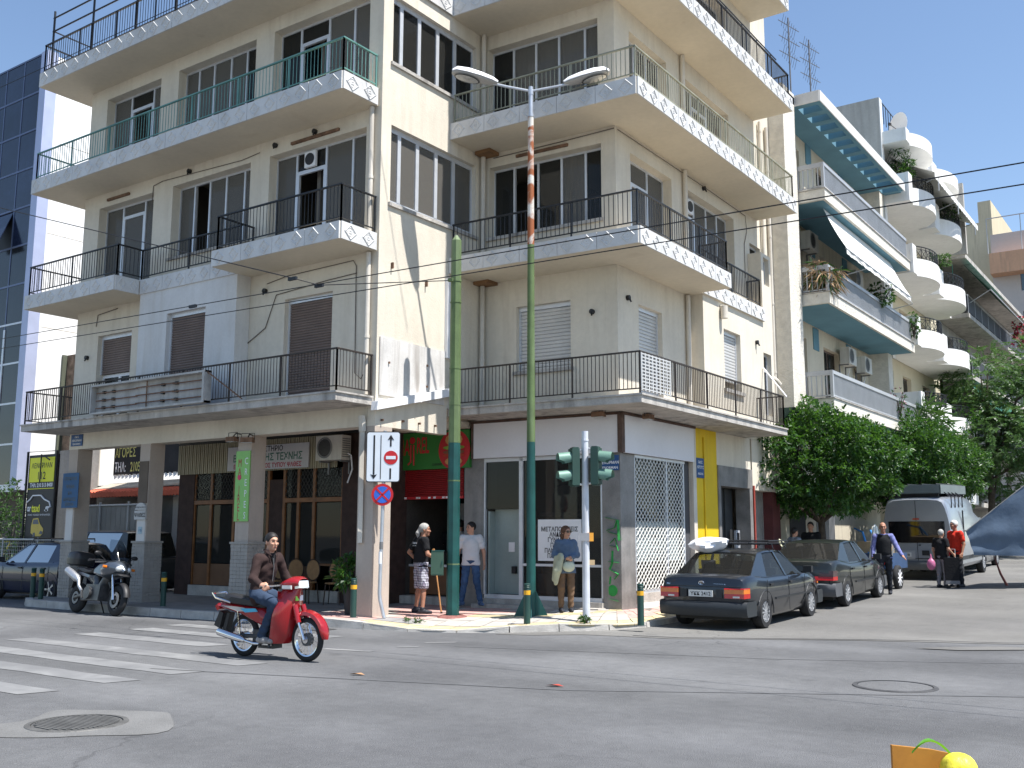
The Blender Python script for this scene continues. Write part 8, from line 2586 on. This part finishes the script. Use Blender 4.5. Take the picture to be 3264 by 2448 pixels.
shrub('potted_plant', 'bushy green plant in a tall black pot beside the corner pillar', (-13.75, 14.35, .15), .42, .6, 600, .17, .03, lf_o, 'plant', (.17, .52, potm), seed=2)
shrub('bush', 'light green cypress-like bush inside the fence at the far left', (-29.6, 16.3, 0), .85, 3.2, 4500, .12, .02, lf_a, 'bush', seed=4)
shrub('potted_plant', 'little plant in an orange pot on the workshop step', (-19.3, 16.3, .3), .16, .32, 90, .12, .015, lf_o, 'plant', (.1, .18, mat('orange_pot', (.5, .11, .03), .6)), seed=9)
shrub('potted_plant', 'tuft of weeds growing at the foot of the signal pole', (-9.33, 15.62, .1), .1, .16, 90, .09, .012, lf_o, 'weed', seed=10)
shrub('weed', 'low grass tuft in the broken paving by the kerb ramp', (-12.1, 14.2, .06), .22, .1, 160, .08, .008, lf_a, 'weed', seed=11)
bal = [('trailing plant with dry straw leaves over the middle blue balcony end', (-8.75, 28.0, 8.5), .45, .9, 500, .4, .02, [mat('dry_leaf_straw', (.36, .25, .15), .9, var=.3), lf_o[0]], -1.2),
       ('leafy climber on the rail of the middle grey balcony', (-8.55, 33.2, 9.0), .45, .8, 420, .13, .03, lf_o, .4),
       ('green trailing plant at the far end of the middle blue balcony', (-8.45, 36.9, 8.6), .22, .9, 260, .12, .03, lf_o, -.3),
       ('flowering pot plant on the lowest grey balcony', (-8.5, 34.6, 5.6), .3, .9, 220, .12, .02, [lf_a[0], mat('pink_flower', (.5, .25, .33), .8)], .6),
       ('spiky palm-like plant at the end of the lowest grey balcony', (-8.4, 37.6, 4.9), .75, 1.5, 420, .7, .025, lf_a, .3),
       ('plants on the topmost wavy balcony', (-8.9, 38.2, 14.6), .5, 1.5, 700, .2, .02, lf_o, .7),
       ('green bush on the top wavy balcony further along', (-8.4, 43.5, 14.4), .6, 1.0, 500, .16, .03, lf_a, .7),
       ('shrub on the third wavy balcony', (-8.5, 42.0, 12.2), .5, .7, 400, .15, .03, lf_a, .7),
       ('dark climber below the lowest wavy balcony', (-8.4, 43.6, 5.6), .7, 1.3, 900, .16, .035, lf_o, .2),
       ('red bougainvillea spilling from a balcony at the right edge', (-7.75, 57.5, 11.2), .7, 1.7, 420, .2, .05, [mat('bougainvillea_red', (.5, .03, .07), .8, var=.2), lf_a[0]], .4)]
for k, (lab, loc, r, h, n, ll, lw, ms, up) in enumerate(bal):
    shrub('balcony_plant', lab, loc, r, h, n, ll, lw, ms, 'plant', up=up, seed=20 + k)

# ------------------------------------------------------------------ cafe chairs, interior odds
chb = mat('cane', (.30, .165, .07), .7, var=.15, sc=14)
chf = mat('dark_bentwood', (.04, .022, .014), .5, var=.2)
C0 = thing('cafe_chair', 'leftmost of the oval-backed chairs against the workshop window', 'chair', (-17.9, 16.15, .15), R(-75), 'oval-backed cane chairs in the arcade')
MB().lathe([(0, .44), (.2, .44), (.21, .455), (.2, .47), (0, .475)], n=18).part('seat', chb, C0, smooth=40)
MB().prism([(-.19, .17 * math.cos(a), .72 + .22 * math.sin(a)) for a in np.linspace(0, 2 * math.pi, 20, False)], (-.012, 0, .0)).part('backrest', chb, C0)
b = MB().tube([(-.2, .18 * math.cos(a), .72 + .235 * math.sin(a)) for a in np.linspace(0, 2 * math.pi, 21)], .013, 6)
b.tube([(-.17, -.1, .47), (-.19, -.09, .53)], .012, 5).tube([(-.17, .1, .47), (-.19, .09, .53)], .012, 5)
b.part('back_frame', chf, C0)
for x, y in ((-.15, -.15), (-.15, .15), (.15, -.15), (.15, .15)):
    MB().tube([(x, y, .45), (x * 1.2, y * 1.2, 0)], .014, 6).part('leg', chf, C0)
for (x, y, r_), lab in (((-17.35, 16.2, -60), 'second from left of the oval-backed chairs by the workshop'), ((-16.8, 16.12, -80), 'third from left of the oval-backed chairs by the workshop'), ((-16.0, 16.15, -62), 'rightmost oval-backed chair by the dark brick pier')):
    dup(C0, (x, y, .15), R(r_), lab)

# ------------------------------------------------------------------ parasol edge and fruit crate at the camera's side of the road
pz = thing('market_parasol', 'grey-blue canvas market parasol corner reaching in from the right', 'parasol', (-2.7, 29.9, .3), world=True)
cv = mat('blue_grey_canvas', (.085, .125, .185), .85, var=.1, sc=3, bump=.25, bsc=12)
A, Bc = Vector((-5.46, 28.2, 1.785)), Vector((-5.35, 28.4, 1.17))
P_, E_ = Vector((-2.9, 29.7, 4.05)), Vector((-2.0, 30.8, 1.1))
G_, H_ = Vector((-.4, 29.2, 1.5)), Vector((-2.6, 32.6, 1.8))
def panel(a, c, d, e, sag=.08, n=18):
    rows = []
    for i in range(n + 1):
        t = i / n
        lo, hi = a.lerp(c, t), e.lerp(d, t)
        rows.append([lo.lerp(hi, s) + Vector((.3, -.6, -.5)) * (.06 * math.sin(math.pi * s) * math.sin(math.pi * t)) + Vector((.4, -.6, 0)) * (.025 * math.sin(s * 12 + t * 7) * (1 - t * .5) + .015 * math.sin(t * 26 + s * 5)) for s in np.linspace(0, 1, 18)])
    return rows
b = MB().grid(panel(Bc, E_, P_, A))
b.grid(panel(A, P_, H_, A + Vector((.6, 2.6, .2)))).grid(panel(E_, G_, P_, P_)).grid(panel(P_, G_, G_, H_))
b.part('canopy', cv, pz, smooth=50, recalc=False)
b = MB().tube([(-2.7, 29.9, .3), P_], .03, 8).tube([(-2.7, 29.9, .3), (-2.7, 29.9, .42)], .3, 14)
b.tube([A - Vector((.06, 0, -.01)), A], .02, 6).tube([Bc - Vector((.1, 0, .06)), Bc], .025, 6).tube([A, P_], .014, 5)
b.part('parasol_frame', alud, pz)
MB().tube([(-4.95, 28.8, 1.15), (-4.9, 28.85, .95), (-4.83, 28.88, .69), (-4.72, 29.0, .4)], [.012, .03, .045, .05], 6, flat=.4).part('strap', mat('dark_red_strap', (.10, .035, .035), .8), pz)
stl = thing('market_stall', 'low market stall table just below the fruit crate', 'table', (-.67, 2.85, 0), R(35))
MB().box(-.5, .5, -.45, .3, .82, .86).part('table_top', mat('stall_board', (.3, .2, .12), .8, var=.2), stl)
for x in (-.45, .45):
    for y in (-.4, .25):
        MB().box(x - .025, x + .025, y - .025, y + .025, 0, .82).part('leg', mat('stall_leg', (.2, .14, .09), .8), stl)
cb_ = thing('fruit_crate', 'orange-brown fruit crate board with a rounded corner at the bottom edge', 'crate', (-.67, 2.85, .86), R(35))
orw = mat('orange_board', (.36, .16, .025), .7, var=.12, sc=5, spots=.12, spotc=(.2, .08, .02), spsc=20)
prof = [(-.1, 0), (.115, 0), (.115, .16), (.105, .195), (.085, .22), (.05, .235), (0, .245), (-.1, .255)]
MB().prism([(x, .0, z) for x, z in prof], (0, .012, 0)).part('end_board', orw, cb_)
MB().box(-.1, .115, -.3, 0, 0, .012).box(-.1, -.09, -.3, 0, .012, .1).box(.105, .115, -.3, 0, .012, .1).box(-.09, .105, -.3, -.29, .012, .1).part('tray', orw, cb_)
lem = mat('lemon_skin', (.72, .62, .05), .45, var=.08, sc=12, bump=.2, bsc=60)
for k, (x, y, z, lab) in enumerate(((.045, -.06, .205, 'pale yellow quince with a green leaf at the bottom edge'), (-.02, -.11, .13, 'second yellow fruit low in the crate'), (.05, -.18, .1, 'third yellow fruit at the near side of the crate'), (-.04, -.2, .06, 'yellow fruit at the crate bottom'), (.05, -.08, .06, 'yellow fruit under the quince'))):
    f_ = thing('quince', lab, 'fruit', tuple(cb_.matrix_basis @ Vector((x, y, z))) if False else (0, 0, 0), R(35))
    c_, s_ = math.cos(R(35)), math.sin(R(35))
    f_.location = (-.67 + c_ * x - s_ * y, 2.85 + s_ * x + c_ * y, .86 + z)
    rows = [[(.045 * math.sin(th) * (1 + .07 * math.cos(5 * a)) * math.cos(a), .045 * math.sin(th) * (1 + .07 * math.cos(5 * a)) * math.sin(a), -.045 * math.cos(th) - (.012 if th > 3 else 0)) for a in np.linspace(0, 2 * math.pi, 20, False)] for th in np.linspace(.05, 3.1, 11)]
    MB().grid(rows, 0, True).part('fruit', lem, f_, smooth=70)
    if k == 0:
        MB().grid([[(-.01 - .1 * t + .0, .02 + w_ * .014 * math.sin(math.pi * min(1, t + .12)), .032 + .035 * math.sin(t * 3.0) + .006 * abs(w_)) for w_ in (-1, 0, 1)] for t in np.linspace(0, 1, 9)]).part('leaf', leafmat('quince_leaf', (.07, .25, .02), (.2, .5, .03)), f_, smooth=60, recalc=False)
